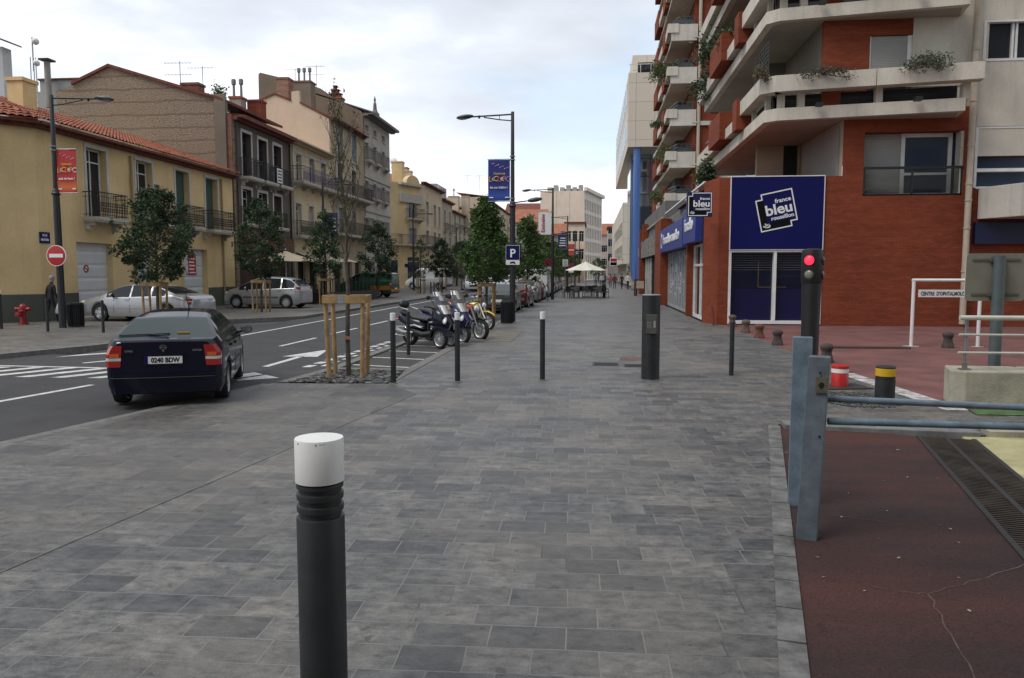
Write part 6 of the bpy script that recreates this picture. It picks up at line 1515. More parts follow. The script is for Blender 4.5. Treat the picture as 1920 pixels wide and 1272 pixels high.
# cream house
CRM = plaster('cream_wall', (.68, .55, .35), .25); DBLUE = mat('blue_railing', (.035, .04, .13), .5, var=.1)
y0, y1, = y1+.02, PX(618, 290, XL).y; zt = PX(545, 262, XL).z
b = thing('house', 'cream house with a long blue railed balcony and arched garden level', 'house', (XL-5, (y0+y1)/2, 0))
w2 = [wpx(555, 565, 290, 329), wpx(580, 589, 297, 333), wpx(602, 610.5, 304, 336)]; w1 = [wpx(555, 565, 382, 444), wpx(580, 588, 388, 445), wpx(604, 612, 392, 446)]
z2 = PX(580, 340, XL).z-.35; z1 = sum(w[2] for w in w1)/3; w2 = [(w[0], w[1], z2, w[3]) for w in w2]; w1 = [(w[0], w[1], z1, w[3]) for w in w1]
sh = [(y0+1+2.2*k, y0+2.5+2.2*k, .06, 2.9) for k in range(3)]
m = MB(); wallgrid(m, FL, y0, y1, 0, zt-.1, w2+w1+sh, .3); shell(m, FL, y0, y1, 0, zt-.1, 9); m.build('wall', CRM, b, world=True)
for w in w2: window(FL, *w, b, 'dark', (.17, SUR[1]), sill=False)
for w in w1: window(FL, *w, b, 'dark', (.17, SUR[1]), sill=False, glass=mat('violet_glass', (.03, .025, .05), .06, var=0))
for w in sh: window(FL, *w, b, 'brown', None)
balcony(FL, y0+.15, y1-.1, z2, b, .9, 1.0, DBLUE, step=.2, fancy=2); balcony(FL, w1[0][0]-.6, w1[1][1]+.6, z1, b, .6, 1.0, fancy=1)
eaves(FL, y0, y1, zt, b, mat('cream_cornice', (.46, .38, .25), .7, var=.15), .7)
m = MB(); FL.box(m, y0, y1, .003, .05, zt-.75, zt-.6); m.build('string_course', SUR[1], b, world=True)
pipe(FL, y0+.25, .1, zt-.3, b, mat('pipe_cream', (.4, .35, .26), .6))
# tan house with the pink gable
TAN = plaster('tan_wall', (.44, .365, .24), .25); PNK = plaster('pink_gable', (.60, .465, .36), .12, .05); BRN = plaster('brown_gable', (.22, .17, .125), .3)
yg = y1-.02; y0, y1 = y1+.02, PX(681, 240, XL).y; zt = PX(625, 224, XL).z
b = thing('house', 'tan house with blue shutters and a tall pale pink party wall', 'house', (XL-5, (y0+y1)/2, 0))
gp = ybox(0, yg, [(619, 222), (562, 194), (560, 170), (546, 172), (546, 190), (515, 178), (487, 190)]); gx = [(XL, 0), (XL, gp[0][1])]+gp[1:]+[(gp[-1][0]-3, gp[-1][1]-2), (gp[-1][0]-3, 0)]
m = MB(); m.poly([(x, y0, z) for x, z in gx]); m.poly([(x, y0+.35, z) for x, z in gx])
for (xa, za), (xb, zb) in zip(gx, gx[1:]): m.poly([(xa, y0, za), (xb, y0, zb), (xb, y0+.35, zb), (xa, y0+.35, za)])
m.build('gable_wall', PNK, b, world=True)
m = MB()
for p, q in ((gp[0], gp[1]), (gp[4], gp[5]), (gp[5], gp[6])): m.hexa([(p[0], y0-.08, p[1]), (q[0], y0-.08, q[1]), (q[0], y1, q[1]), (p[0], y1, p[1]), (p[0], y0-.08, p[1]+.15), (q[0], y0-.08, q[1]+.15), (q[0], y1, q[1]+.15), (p[0], y1, p[1]+.15)])
m.build('roof', M['terrd'], b, world=True)
w3 = [wpx(633, 643, 236, 295), wpx(659.5, 668.5, 252, 306)]; w2 = [wpx(633, 642, 307, 367), wpx(659.5, 667.5, 321, 373)]; w1 = [wpx(635, 645, 390, 440), wpx(660, 668, 398, 443)]
z2 = sum(w[2] for w in w2)/2; w2 = [(w[0], w[1], z2, w[3]) for w in w2]; z1 = sum(w[2] for w in w1)/2; w1 = [(w[0], w[1], z1, w[3]) for w in w1]; sh = [(y0+.8+2.6*k, y0+2.6+2.6*k, .06, 2.9) for k in range(3)]
m = MB(); wallgrid(m, FL, y0+.36, y1, 0, zt-.1, w3+w2+w1+sh, .3); shell(m, FL, y0+.37, y1, 0, zt-.1, 9); m.build('wall', TAN, b, world=True)
for w in w3: window(FL, *w, b, 'sh_blue', (.2, SUR[1]))
for w in w2: window(FL, *w, b, 'brown', (.2, SUR[1]), sill=False)
for w in w1: window(FL, *w, b, 'sh_grey', (.2, SUR[1]), sill=False)
for w in sh: window(FL, *w, b, 'brown', None)
balcony(FL, y0+.1, y1-.1, z2, b, .95, 1.05); balcony(FL, y0+.1, y1-.1, z1, b, .8, 1.05); eaves(FL, y0, y1, zt, b, out=.55)
P_ = PY(709-133+2, 150, y0+4)
P_ = PY(571, 160, y0+5.5); chimney(b, P_.x, P_.y, 13, P_.z+.1, 1.5, 1.2, plaster('chimney_tan', (.25, .20, .15), .3), 3, mat('cap_brown', (.2, .12, .08), .8))
P_ = PY(534, 165, y0+3); chimney(b, P_.x, P_.y, 12, P_.z+.6, 1.0, 1.0, brickmat('chimney_brick3', (.26, .11, .07), (.36, .2, .15), (.3, .24, .2), axis='XY'), 0)
# grey white tall house
GRW = plaster('grey_white_wall', (.52, .485, .42), .45)
yg = y1-.02; y0, y1 = y1+.02, PX(730, 260, XL).y; zt = PX(676, 209, XL).z
b = thing('house', 'tall grey white house of five storeys with small iron balconies', 'house', (XL-5, (y0+y1)/2, 0))
gp = ybox(0, yg, [(676, 208), (635, 190), (601, 166), (560, 152), (545, 150), (487, 136), (484, 140)]); gx = [(XL, 0), (XL, zt-.1)]+gp+[(gp[-1][0]-.2, 0)]
m = MB(); m.poly([(x, y0, z) for x, z in gx]); m.poly([(x, y0+.35, z) for x, z in gx])
for (xa, za), (xb, zb) in zip(gx, gx[1:]): m.poly([(xa, y0, za), (xb, y0, zb), (xb, y0+.35, zb), (xa, y0+.35, za)])
m.build('gable_wall', BRN, b, world=True)
cols = [(684.5, 690.5), (700, 705.5), (716, 721)]; rows = [[(236, 248), (246, 257), (255, 268)], [(268, 304), (277, 309), (286, 314)], [(340, 372), (345, 375), (353, 378)], [(411, 434), (414, 436), (418, 438)]]
ops = []; 
for r_, row in enumerate(rows):
    ws_ = [wpx(c[0], c[1], *t) for c, t in zip(cols, row)]; zb = sum(w[2] for w in ws_)/3; zt_ = sum(w[3] for w in ws_)/3; ops.append([(w[0], w[1], zb, zt_) for w in ws_])
sh = [(y0+1+3*k, y0+3+3*k, .06, 2.9) for k in range(3)]
m = MB(); wallgrid(m, FL, y0+.36, y1, 0, zt-.2, sum(ops, [])+sh, .35); shell(m, FL, y0+.37, y1, 0, zt-.2, 11); m.build('wall', GRW, b, world=True)
for r_, row in enumerate(ops):
    for w in row:
        window(FL, *w, b, 'sh_grey' if r_ == 2 else 'dark', (.2, M['stone']), depth=.35)
        if r_ in (1, 2, 3): balcony(FL, w[0]-.34, w[1]+.34, w[2], b, .5, 1.1, mat('balcony_iron', (.05, .046, .042), .6), step=.19)
for w in sh: window(FL, *w, b, 'dark', None, depth=.35)
eaves(FL, y0, y1+.6, zt, b, mat('slate_eave', (.16, .15, .14), .7), .9)
m = MB(); FL.box(m, y0, y1, .003, .12, ops[1][0][2]-1.55, ops[1][0][2]-1.3); FL.box(m, y0, y1, .003, .1, ops[2][0][2]-1.3, ops[2][0][2]-1.1); m.build('string_course', M['stone'], b, world=True)
simple_roof([(XL+.9, y0, zt), (XL+.9, y1+.6, zt)], [(XL-7, y0, zt+2.6), (XL-7, y1-3, zt+2.6)], b, mat('roof_grey', (.12, .11, .105), .8, var=.2))
m = MB(); xx, yy = XL-.6, y1-3.0; m.box(xx-.35, xx+.35, yy-.35, yy+.35, zt+.2, zt+1.2); m.lathe([(.34, zt+1.2), (.2, zt+1.5), (.15, zt+2.1), (.07, zt+2.3), (.12, zt+2.45), (.03, zt+2.8)], 10, Matrix.Translation((xx, yy, 0))); m.build('finial', mat('finial_stone', (.17, .16, .145), .8, var=.2), b, world=True)
P_ = PY(630, 185, y0+1.5); c_ = chimney(b, P_.x, P_.y, 14, P_.z-.1, 1.3, 1.0, BRN, 0, M['terr'])
m = MB()
for i in range(3):
    for j in range(3-i): m.box(P_.x-.55+j*.4+i*.2, P_.x-.35+j*.4+i*.2, P_.y-.3, P_.y+.3, P_.z+.04+.35*i, P_.z+.36+.35*i)
for i in range(3): m.box(P_.x-.6+i*.2, P_.x+.6-i*.2, P_.y-.35, P_.y+.35, P_.z+.36+.35*i-.001, P_.z+.4+.35*i)
m.build('chimney_top', M['terrd'], c_)
for l_, px, py, Y, h, k in (('lattice antenna above the brown house roof, left', 340, 200, 46, 3.0, 2), ('thin roof antenna beside the rubble gable chimney', 381, 170, 48, 1.8, 1), ('roof antenna left of the three chimney pots', 554, 158, 66, 1.6, 1), ('roof antenna right of the three chimney pots', 594, 165, 66, 2.2, 2)):
    P_ = PY(px, py, Y); antenna(l_, P_.x, P_.y, P_.z-.3, h, k, .3)
# house behind with mast and flue, white house at the far left edge
P_ = PY(103, 150, 52); b = thing('house', 'grey flat roofed house behind the yellow house with a flue pipe', 'house', (P_.x, 52, 0)); a_ = PY(72, 190, 52); c_ = PY(134, 150, 52)
m = MB(); m.box(a_.x, c_.x-2.4, 52, 60, 0, PY(90, 172, 52).z); m.box(c_.x-2.4, c_.x+2, 52, 60, 0, c_.z); m.build('wall', plaster('grey_back_wall', (.36, .36, .35), .4), b, world=True)
m = MB(); m.box(c_.x-2.5, c_.x+2, 51.9, 60, c_.z+.002, c_.z+.12); m.build('roof', M['terrd'], b, world=True)
P_ = PY(88, 115, 51.5); MB().tube([(P_.x, 51.5, PY(88, 175, 51.5).z-1), (P_.x, 51.5, P_.z)], .2, 12).build('flue', plaster('flue_concrete', (.3, .28, .25), .3), b, world=True)
MB().box(P_.x-.38, P_.x+.38, 51.1, 51.9, P_.z+.002, P_.z+.12).build('flue_cap', M['black'], b, world=True)
P_ = PY(66, 185, 56); o = thing('radio_mast', 'lattice radio mast with two dish antennas behind the yellow house', 'mast', (P_.x, 56, 0)); zt_ = PY(66, 70, 56).z; m = MB()
for a in (0, 2.1, 4.2): m.tube([(.28*cos(a), .28*sin(a), 6), (.2*cos(a), .2*sin(a), zt_-1.5)], .035, 6)
for k in range(26):
    z = 6+k*.4
    if z > zt_-1.6: break
    for a in (0, 2.1, 4.2): m.bar((.27*cos(a), .27*sin(a), z), (.27*cos(a+2.1), .27*sin(a+2.1), z+.02), .025)
m.tube([(0, 0, zt_-2.5), (0, 0, zt_)], .05, 8); m.build('mast', M['steel'], o)
for z, r in ((zt_-.3, .24), (zt_-1.9, .22)): MB().lathe([(.02, .2), (r*.6, .1), (r, 0), (r, -.25)], 20, Matrix.Translation((.3, -.1, z)) @ Matrix.Rotation(R(90), 4, 'X') @ Matrix.Rotation(R(25), 4, 'Y')).build('dish', M['white'], o, smooth=50)
P_ = PY(16, 80, 60); b = thing('house', 'white house with a dark eave at the top left edge', 'house', (P_.x-3, 60, 0)); MB().box(P_.x-9, P_.x-.6, 60, 61, 0, P_.z-.3).build('wall', plaster('white_wall', (.5, .5, .5), .2), b, world=True); simple_roof([(P_.x+.2, 59.4, P_.z-.1), (P_.x+.2, 61.2, P_.z-.1)], [(P_.x-8, 59.4, P_.z+3), (P_.x-8, 61.2, P_.z+3)], b, M['terrd'])
# ------------------------------------------------------------------ corner house and the row beyond
CYL = plaster('corner_yellow', (.70, .54, .30), .2); CBG = plaster('corner_beige', (.62, .50, .35), .2)
ya = PX(748, 360, XL).y; yb = PX(829, 380, XL).y; zt = 11.3; yc = PX(790, 360, XL).y; ych = yc-2.5
b = thing('house', 'yellow corner house with an arched gablet over its chamfered corner', 'house', (XL-6, 98, 0))
# flank, chamfer, street front
pA = Vector((PY(731, 400, 87).x, 87)); pB = Vector((PY(748, 400, 88).x, 88)); pC = Vector((XL, PX(790, 400, XL).y))
zt = PY(748, 342, 88).z
def fac(p, q): d = (q-p); return Facade((p.x, p.y), d.normalized(), Vector((d.normalized().y, -d.normalized().x))), d.length
Fa, la = fac(pA+(pA-pB)*1.2, pB); Fc, lc = fac(pB, pC); Fs = Facade((XL, 0), (0, 1), (1, 0)); yD = PX(829, 380, XL).y
zc = PX(800, 365, XL).z
m = MB(); wallgrid(m, Fa, 0, la, 0, zt, [], .3)
def onF(F, P, ax, px0, px1, t, bt):
    """window on a slanted facade, by intersecting rays with its vertical plane"""
    def hit(px, py):
        d = ray(px, py); o_ = Vector((0, 0, EYE)); k = (F.P-o_).dot(F.n)/d.dot(F.n); p = o_+d*k; return (p-F.P).dot(F.u), p.z
    a, z1_ = hit(px0, t); c, z0_ = hit(px1, bt); return (a, c, z0_, z1_)
wu = onF(Fc, None, None, 766, 781, 374, 411); wl = onF(Fc, None, None, 767, 781, 428, 458); dr = onF(Fc, None, None, 764, 790, 482, 545); dr = (dr[0], min(dr[1], lc-.05), .06, dr[3])
wallgrid(m, Fc, 0, lc, 0, zt, [wu, wl, dr], .3)
ws_ = [wpx(799, 804, 379, 420), wpx(813.5, 817.5, 386, 424), wpx(822, 825.5, 390, 427), wpx(799, 804, 433, 460), wpx(813.5, 817.5, 436, 462), wpx(822, 825.5, 437, 462)]
ws_ = [(w[0], w[1], (5.6 if i > 2 else 8.6)-(.3 if i > 2 else 0)+0, (7.6 if i > 2 else 11.4)) for i, w in enumerate(ws_)]
ws_ = [(w[0], w[1], PX(813, 424, XL).z if i < 3 else PX(813, 462, XL).z, PX(813, 384, XL).z if i < 3 else PX(813, 436, XL).z) for i, w in enumerate(ws_)]
gl = [(yc+1+3.6*k, yc+3.4+3.6*k, .06, 3.2) for k in range(3)]
ms = MB(); wallgrid(ms, Fs, pC.y, yD, 0, zt+.5, ws_+gl, .3); shell(ms, Fs, pC.y+.1, yD, 0, zt, 9)
m.build('wall', CYL, b, world=True); ms.build('street_wall', CBG, b, world=True)
window(Fc, *wu, b, 'dark', (.35, M['stone'])); window(Fc, *wl, b, 'sh_lav', (.3, M['stone'])); window(Fc, *dr, b, 'dark', None, glass=mat('dark_blue_shop', (.02, .025, .05), .1, var=0))
for i, w in enumerate(ws_): window(Fs, *w, b, 'sh_lav', (.15, SUR[1]))
for w in gl: window(Fs, *w, b, 'dark', None, glass=mat('dark_blue_shop', (.02, .025, .05), .1, var=0))
balcony(Fc, wu[0]-.7, wu[1]+.8, wu[2], b, .8, 1.1, step=.16); balcony(Fc, .1, lc-.05, wl[2]-.1, b, .9, 1.1, step=.16); balcony(Fs, pC.y+.1, yD-6, ws_[3][2], b, .8, 1.1, step=.2); balcony(Fa, la*.35, la-.05, wl[2]-.1, b, .8, 1.1, step=.16)
m = MB(); zc0 = PX(775, 400, pC.x-1.5).z; Fc.box(m, .05, lc-.05, .003, .3, zt-2.2, zt-1.2); Fc.box(m, -.1, lc+.1, .003, .45, zt-.25, zt); m.build('cornice', M['stone'], b, world=True)
m = MB(); n = 14; cc = lc*.55; rr = lc*.3
pts = [Fc(cc+rr*cos(pi*k/n), .3, zt+rr*.75*sin(pi*k/n)) for k in range(n+1)]; pt2 = [Fc(cc+rr*cos(pi*k/n), -.3, zt+rr*.75*sin(pi*k/n)) for k in range(n+1)]
m.poly(pts); m.poly(list(reversed(pt2)))
for k in range(n): m.poly([pts[k], pts[k+1], pt2[k+1], pt2[k]])
m.build('gablet', CYL, b, world=True)
m = MB(); Fa.box(m, la*.5, la-.3, -.2, .05, .06, 3.3); m.build('shop_window', mat('dark_blue_shop', (.02, .025, .05), .1, var=0), b, world=True)
simple_roof([(pA.x-3, 85, zt), (XL+.4, yD, zt+.5)], [(XL-9, 92, zt+3.2), (XL-8, yD, zt+3.4)], b, M['terr']); eaves(Fs, pC.y, yD, zt+.55, b, out=.6)
chimney(b, XL-3, 93, zt, zt+2.9, 1.3, 1.2, CYL); chimney(b, XL-4.2, 99, zt, zt+3.0, 2, 1.2, CYL, 0, M['terr']); chimney(b, XL-2.8, 97, zt, zt+2.3, 1.1, 1.1, CBG)
P_ = PY(738, 303, 95); o = thing('satellite_dish', 'pale round satellite dish on the roof before the corner house', 'satellite dish', (P_.x, 95, P_.z)); MB().lathe([(.02, .12), (.33, .06), (.46, 0)], 20, Matrix.Rotation(R(80), 4, 'X')).build('dish', M['white'], o, smooth=50); MB().tube([(0, .2, -3), (0, .2, 0)], .06, 8).build('mast', M['steel'], o)
plaque('small dark plaque on the pillar of the corner house', Fc, lc*.3, 2.7, .7, .4, ('',) if False else ())
# row of houses beyond, each with its own windows
def rowhouse(label, pa, pb, ztp, wall, cols, rows, roofm=None, kind='dark', X=XL, roof=True, out=.5, extra=0):
    y0_, y1_ = PX(pa, 420, X).y+.02, PX(pb, 420, X).y; F = Facade((X, 0), (0, 1), (1, 0)); z = PX((pa+pb)/2, ztp, X).z
    b = thing('house', label, 'house', (X-5, (y0_+y1_)/2, 0)); ops = []
    for r0, r1 in rows:
        za, zb = PX((pa+pb)/2, r1, X).z, PX((pa+pb)/2, r0, X).z
        for k in range(cols): u = y0_+(y1_-y0_)*(k+.5)/cols; ops.append((u-.5, u+.5, za, zb))
    gr = [(y0_+.6+k*3, y0_+2.8+k*3, .06, 2.9) for k in range(int((y1_-y0_)/3.1))]
    m = MB(); wallgrid(m, F, y0_, y1_, 0, z-.1, ops+gr, .3); shell(m, F, y0_, y1_, 0, z-.1, 9); m.build('wall', wall, b, world=True)
    for w in ops: window(F, *w, b, kind, (.14, SUR[1])); 
    for r0, r1 in rows[:1]:
        for k in range(cols): u = y0_+(y1_-y0_)*(k+.5)/cols; balcony(F, u-.8, u+.8, PX((pa+pb)/2, r1, X).z, b, .5, 1.0, step=.25, brackets=False)
    for w in gr: window(F, *w, b, 'dark', None)
    eaves(F, y0_, y1_, z, b, roofm or M['terrd'], out)
    if roof: simple_roof([(X+out, y0_, z), (X+out, y1_, z)], [(X-5, y0_, z+.7), (X-5, y1_, z+.7)], b, roofm or M['terr'])
    return b, y0_, y1_, z
BEI = plaster('beige_wall', (.47, .40, .30), .3); CR2 = plaster('cream_wall_pale', (.52, .46, .35), .3); OCH = plaster('ochre_wall', (.52, .40, .22), .3)
b, y0_, y1_, z = rowhouse('narrow beige house with a glazed attic beside the corner house', 829.2, 848, 379, BEI, 2, [(396, 434), (445, 470)])
m = MB(); m.box(XL-3.5, XL-.8, y0_+.3, y1_-.2, z+.3, z+2.2); at = m.build('attic', mat('attic_grey', (.3, .32, .34), .6), b, world=True); m = MB()
for k in range(5): m.box(XL-.82, XL-.78, y0_+.6+k*1.35, y0_+1.6+k*1.35, z+.6, z+2.0)
m.build('attic_window', M['glassB'], at)
rowhouse('low cream house with plain windows, second from the corner house', 848.2, 882, 404, CR2, 4, [(408, 436), (446, 470)])
b, y0_, y1_, z = rowhouse('ochre house half hidden by the green trees', 882.2, 905, 398, OCH, 3, [(404, 430), (440, 464)], X=XL)
for px, py, Y, wd in ((851, 370, 122, 1.6), (873, 370, 124, 1.2)): 
    P_ = PY(px, py, Y); chimney(b, P_.x, P_.y, 9, P_.z, wd, 1.2, CR2, 1 if px == 851 else 0)
b, y0_, y1_, z = rowhouse('pale house with bay windows behind the blue banner', 905.2, 955, 386, CR2, 5, [(400, 424), (440, 462)], X=XL)
Fb = Facade((XL, 0), (0, 1), (1, 0)); m = MB(); Fb.box(m, y0_+2, y0_+9, .003, 1.2, 5, z-.4); m.build('bay', BEI, b, world=True)
for k in range(3): window(Facade((XL+1.5, 0), (0, 1), (1, 0)), y0_+2.5+2.2*k, y0_+4+2.2*k, 7.5, 10, b, 'dark', None)
m = MB(); m.box(XL+.1, XL+1.1, y0_+1.96, y0_+1.99, 7.6, 10.2); m.build('window', M['glass'], b, world=True)
for l_, px, py, Y, h in (('thin antenna above the ochre house', 876, 352, 125, 7), ('thin antenna above the bay window house', 899, 350, 140, 8)):
    P_ = PY(px, py, Y); antenna(l_, P_.x, P_.y, P_.z-h+2, h, 1)
# houses closing the view
def block(label, pxl, pxr, pytop, Y, depth, wall, roofm=None, ridge=0, grid=None, nm='house', cat='house', group=None):
    a = PY(pxl, 470, Y).x; c = PY(pxr, 470, Y).x; z = PY((pxl+pxr)/2, pytop, Y).z; F = Facade((a, Y), (1, 0), (0, -1)); w = c-a
    b = thing(nm, label, cat, ((a+c)/2, Y+depth/2, 0)); ops = []
    if grid:
        nc, rws, ww, hh = grid
        for r_ in rws:
            for k in range(nc): u = w*(k+.5)/nc; ops.append((u-ww/2, u+ww/2, r_, r_+hh))
    m = MB(); wallgrid(m, F, 0, w, 0, z, ops, .3); shell(m, F, 0, w, 0, z, depth); m.build('wall', wall, b, world=True)
    for o_ in ops: window(F, *o_, b, 'dark', None)
    if roofm:
        if ridge: simple_roof([(a-.4, Y-.5, z), (c+.4, Y-.5, z)], [(a-.4, Y+depth/2, z+ridge), (c+.4, Y+depth/2, z+ridge)], b, roofm)
        else: MB().box(a-.3, c+.3, Y-.3, Y+depth, z+.002, z+.4).build('roof', roofm, b, world=True)
    return b, a, c, z
WHT = plaster('white_wall_far', (.56, .54, .50), .2); ORT = mat('orange_tiles', (.30, .115, .06), .8, var=.25, vs_=1.5)
block('white house with an orange tiled roof left of the white banner', 966, 1022, 418, 165, 12, WHT, ORT, 3.2, (4, [5.5, 9.5], 1.2, 1.8))
block('white upper house behind the orange roof', 950, 1015, 398, 195, 10, plaster('grey_far', (.5, .46, .42), .2), M['terrd'], 2.5, (5, [14.0], 1.6, 1.6))
block('low house behind the green trees at the end of the parked row', 985, 1060, 440, 150, 8, plaster('far_house', (.42, .38, .32), .2), ORT, 2.2, (4, [3.8], 1.2, 1.8))
# big pale office block
OFF = plaster('office_pale', (.74, .62, .50), .12, .05); OFW = plaster('office_white', (.72, .65, .56), .15, .05)
pa = Vector((PY(1013, 450, 185).x, 185)); pb = Vector((PY(1095, 450, 185).x, 185)); pc = Vector((PY(1128, 450, 206).x, 206)); zt = PY(1095, 358, 185).z
b = thing('office_block', 'large pale office block with a grid of narrow windows at the street end', 'office building', ((pa.x+pc.x)/2, 195, 0))
Ff, lf_ = fac(pa, pb); Fr, lr = fac(pb, pc)
m = MB(); wallgrid(m, Ff, 0, lf_, 0, zt, [], .3); m.poly([(pa.x, 185, 0), (pa.x, 215, 0), (pa.x, 215, zt), (pa.x, 185, zt)]); m.poly([(pa.x, 185, zt), (pb.x, 185, zt), (pc.x, pc.y, zt), (pa.x, 215, zt)]); m.build('wall', OFF, b, world=True)
ops = []
for r_ in range(6):
    for k in range(10): u = lr*(k+.65)/10.6; z = zt-4.4-3.3*r_; ops.append((u-.55, u+.55, z, z+2.5))
m = MB(); wallgrid(m, Fr, 0, lr, 0, zt, ops, .6); m.build('front_wall', OFW, b, world=True)
for o_ in ops:
    m = MB(); m.poly([Fr(o_[0], -.5, o_[2]), Fr(o_[1], -.5, o_[2]), Fr(o_[1], -.5, o_[3]), Fr(o_[0], -.5, o_[3])]); m.build('window', mat('office_glass', (.06, .06, .065), .2, var=0), b, world=True)
m = MB(); Fr.box(m, -.3, lr+.3, .003, .7, zt+.003, zt+.8); m.build('cornice', OFW, b, world=True)
m = MB()
for k in range(6): xx = pa.x+1.5+k*1.5; m.box(xx, xx+1.1, 188, 191, zt, zt+1.2+.5*(k % 2))
m.box(pa.x+4.5, pa.x+9, 189, 193, zt, zt+.9); m.build('roof_unit', mat('roof_unit', (.3, .3, .28), .7, var=.3), b, world=True)
for u in (lf_*.35, lf_*.65):
    m = MB(); Ff.box(m, u-.12, u+.12, .003, .08, 0, zt); m.build('joint_strip', OFW, b, world=True)
# small house before the office block
b, a, c, z = block('narrow house with an iron balcony before the office block', 1060, 1096, 420, 160, 14, OFF, M['terrd'], 0, (3, [4.5, 8.2], 1.0, 2.2))
block('pinkish gabled house closing the end of the street', 1122, 1150, 440, 235, 12, plaster('pink_far', (.52, .42, .38), .2), ORT, 3.5, (3, [4, 8], 1.6, 2))
block('pale house at the street end beside the office tower', 1140, 1160, 428, 215, 12, plaster('pale_far', (.5, .45, .4), .2), M['terrd'], 0, (2, [5, 9, 12.5], 1.5, 2))
block('long low terrace far behind the left row', 900, 990, 425, 260, 10, plaster('far_terrace', (.45, .4, .34), .2), ORT, 2.5, (8, [6, 9.5], 1.2, 1.8))
# ------------------------------------------------------------------ tall cream office building with the blue column
TOW = mat('stone_cladding', (.45, .38, .30), .7, var=0); Nn, Ll, Bb = nodes(TOW); tcn = Nn.new('ShaderNodeTexCoord'); spn = Nn.new('ShaderNodeSeparateXYZ'); Ll.new(tcn.outputs['Object'], spn.inputs[0]); ad = Nn.new('ShaderNodeMath'); Ll.new(spn.outputs[0], ad.inputs[0]); Ll.new(spn.outputs[1], ad.inputs[1]); cb = Nn.new('ShaderNodeCombineXYZ'); Ll.new(ad.outputs[0], cb.inputs[0]); Ll.new(spn.outputs[2], cb.inputs[1])
bk = Nn.new('ShaderNodeTexBrick'); bk.offset = 0; Ll.new(cb.outputs[0], bk.inputs['Vector']); bk.inputs['Scale'].default_value = 1; bk.inputs['Brick Width'].default_value = 2.2; bk.inputs['Row Height'].default_value = 2.2; bk.inputs['Mortar Size'].default_value = .03
bk.inputs['Color1'].default_value = (.60, .53, .44, 1); bk.inputs['Color2'].default_value = (.63, .56, .47, 1); bk.inputs['Mortar'].default_value = (.36, .31, .26, 1); Ll.new(bk.outputs[0], Bb.inputs['Base Color'])
b = thing('office_tower', 'tall cream stone office building carried by a blue round column', 'office building', (8, 110, 0))
zu0 = PY(1177, 276, 94).z; zu1 = PY(1177, 137, 94).z; xl = PY(1177, 276, 94).x
m = MB(); m.box(xl, 30, 94, 141, zu0, zu1); m.build('upper_wall', TOW, b, world=True)
m = MB(); m.box(PY(1187, 120, 96).x, 30, 97, 138, zu1+.002, PY(1190, 104, 97).z); m.build('attic', TOW, b, world=True)
m = MB(); m.box(PY(1196, 120, 97).x, PY(1225, 120, 97).x, 96.95, 97, zu1+.4, PY(1190, 118, 97).z); m.build('attic_window', M['glass'], b, world=True)
m = MB()
for k in range(8): m.bar((xl+.2+k*1.2, 94.1, zu1), (xl+.2+k*1.2, 94.1, zu1+1), .06)
m.bar((xl, 94.1, zu1+1), (20, 94.1, zu1+1), .07); m.build('roof_railing', M['white'], b, world=True)
FT = Facade((xl, 0), (0, 1), (-1, 0))
for k in range(10):
    for r_ in range(2):
        m = MB(); FT.box(m, 97+k*4.2, 99.4+k*4.2, .01, .03, zu0+1.4+r_*4.2, zu0+3.8+r_*4.2); m.build('window', M['glass'], b, world=True)
zl = PY(1168, 380, 108).z; zl0 = PY(1168, 495, 108).z; xl2 = PY(1168, 400, 108).x
m = MB(); m.box(xl2, 8, 108, 165, zl0, zl); m.box(xl2+1.3, 8, 110, 165, 0, zl0-.002); m.build('lower_wall', TOW, b, world=True)
FT = Facade((xl2, 0), (0, 1), (-1, 0))
for k in range(9):
    for r_ in range(2): m = MB(); FT.box(m, 111+k*5, 114+k*5, .01, .03, zl0+.9+r_*3.2, zl0+2.7+r_*3.2); m.build('window', M['glass'], b, world=True)
GLT = mat('curtain_glass', (.50, .60, .68), .03, .8, var=0)
m = MB(); m.box(4.75, 30, 100, 108, 2, zu0-.002); m.build('curtain_wall', GLT, b, world=True)
m = MB()
for k in range(9): xx = 5.6+k*1.6; m.box(xx-.04, xx+.04, 99.94, 99.998, 2, zu0-.003)
for k in range(8): m.box(5.6, 20, 99.95, 99.997, 3+k*2.2, 3.07+k*2.2)
m.build('mullion', mat('mullion', (.06, .07, .08), .4, .4, var=0), b, world=True)
m = MB(); m.box(6.0, 30, 99.2, 99.9, 6.6, 10.2); m.build('dark_spandrel', mat('spandrel', (.03, .035, .04), .3, var=0), b, world=True)
P_ = PY(1193.5, 400, 94.6); cblue = mat('blue_column', (.075, .16, .42), .35, .1, var=.05)
m = MB(); m.lathe([(.43, .8), (.43, 7.5)], 28, Matrix.Translation((P_.x, 94.6, 0))); m.lathe([(.43, 7.55), (.43, zu0-.01)], 28, Matrix.Translation((P_.x, 94.6, 0))); m.lathe([(.415, 7.4), (.415, 7.7)], 28, Matrix.Translation((P_.x, 94.6, 0))); cl = m.build('column', cblue, b, world=True, smooth=40)
m = MB().lathe([(.5, 0), (.5, .8)], 24, Matrix.Translation((P_.x, 94.6, 0))); m.build('column_base', M['conc'], cl)
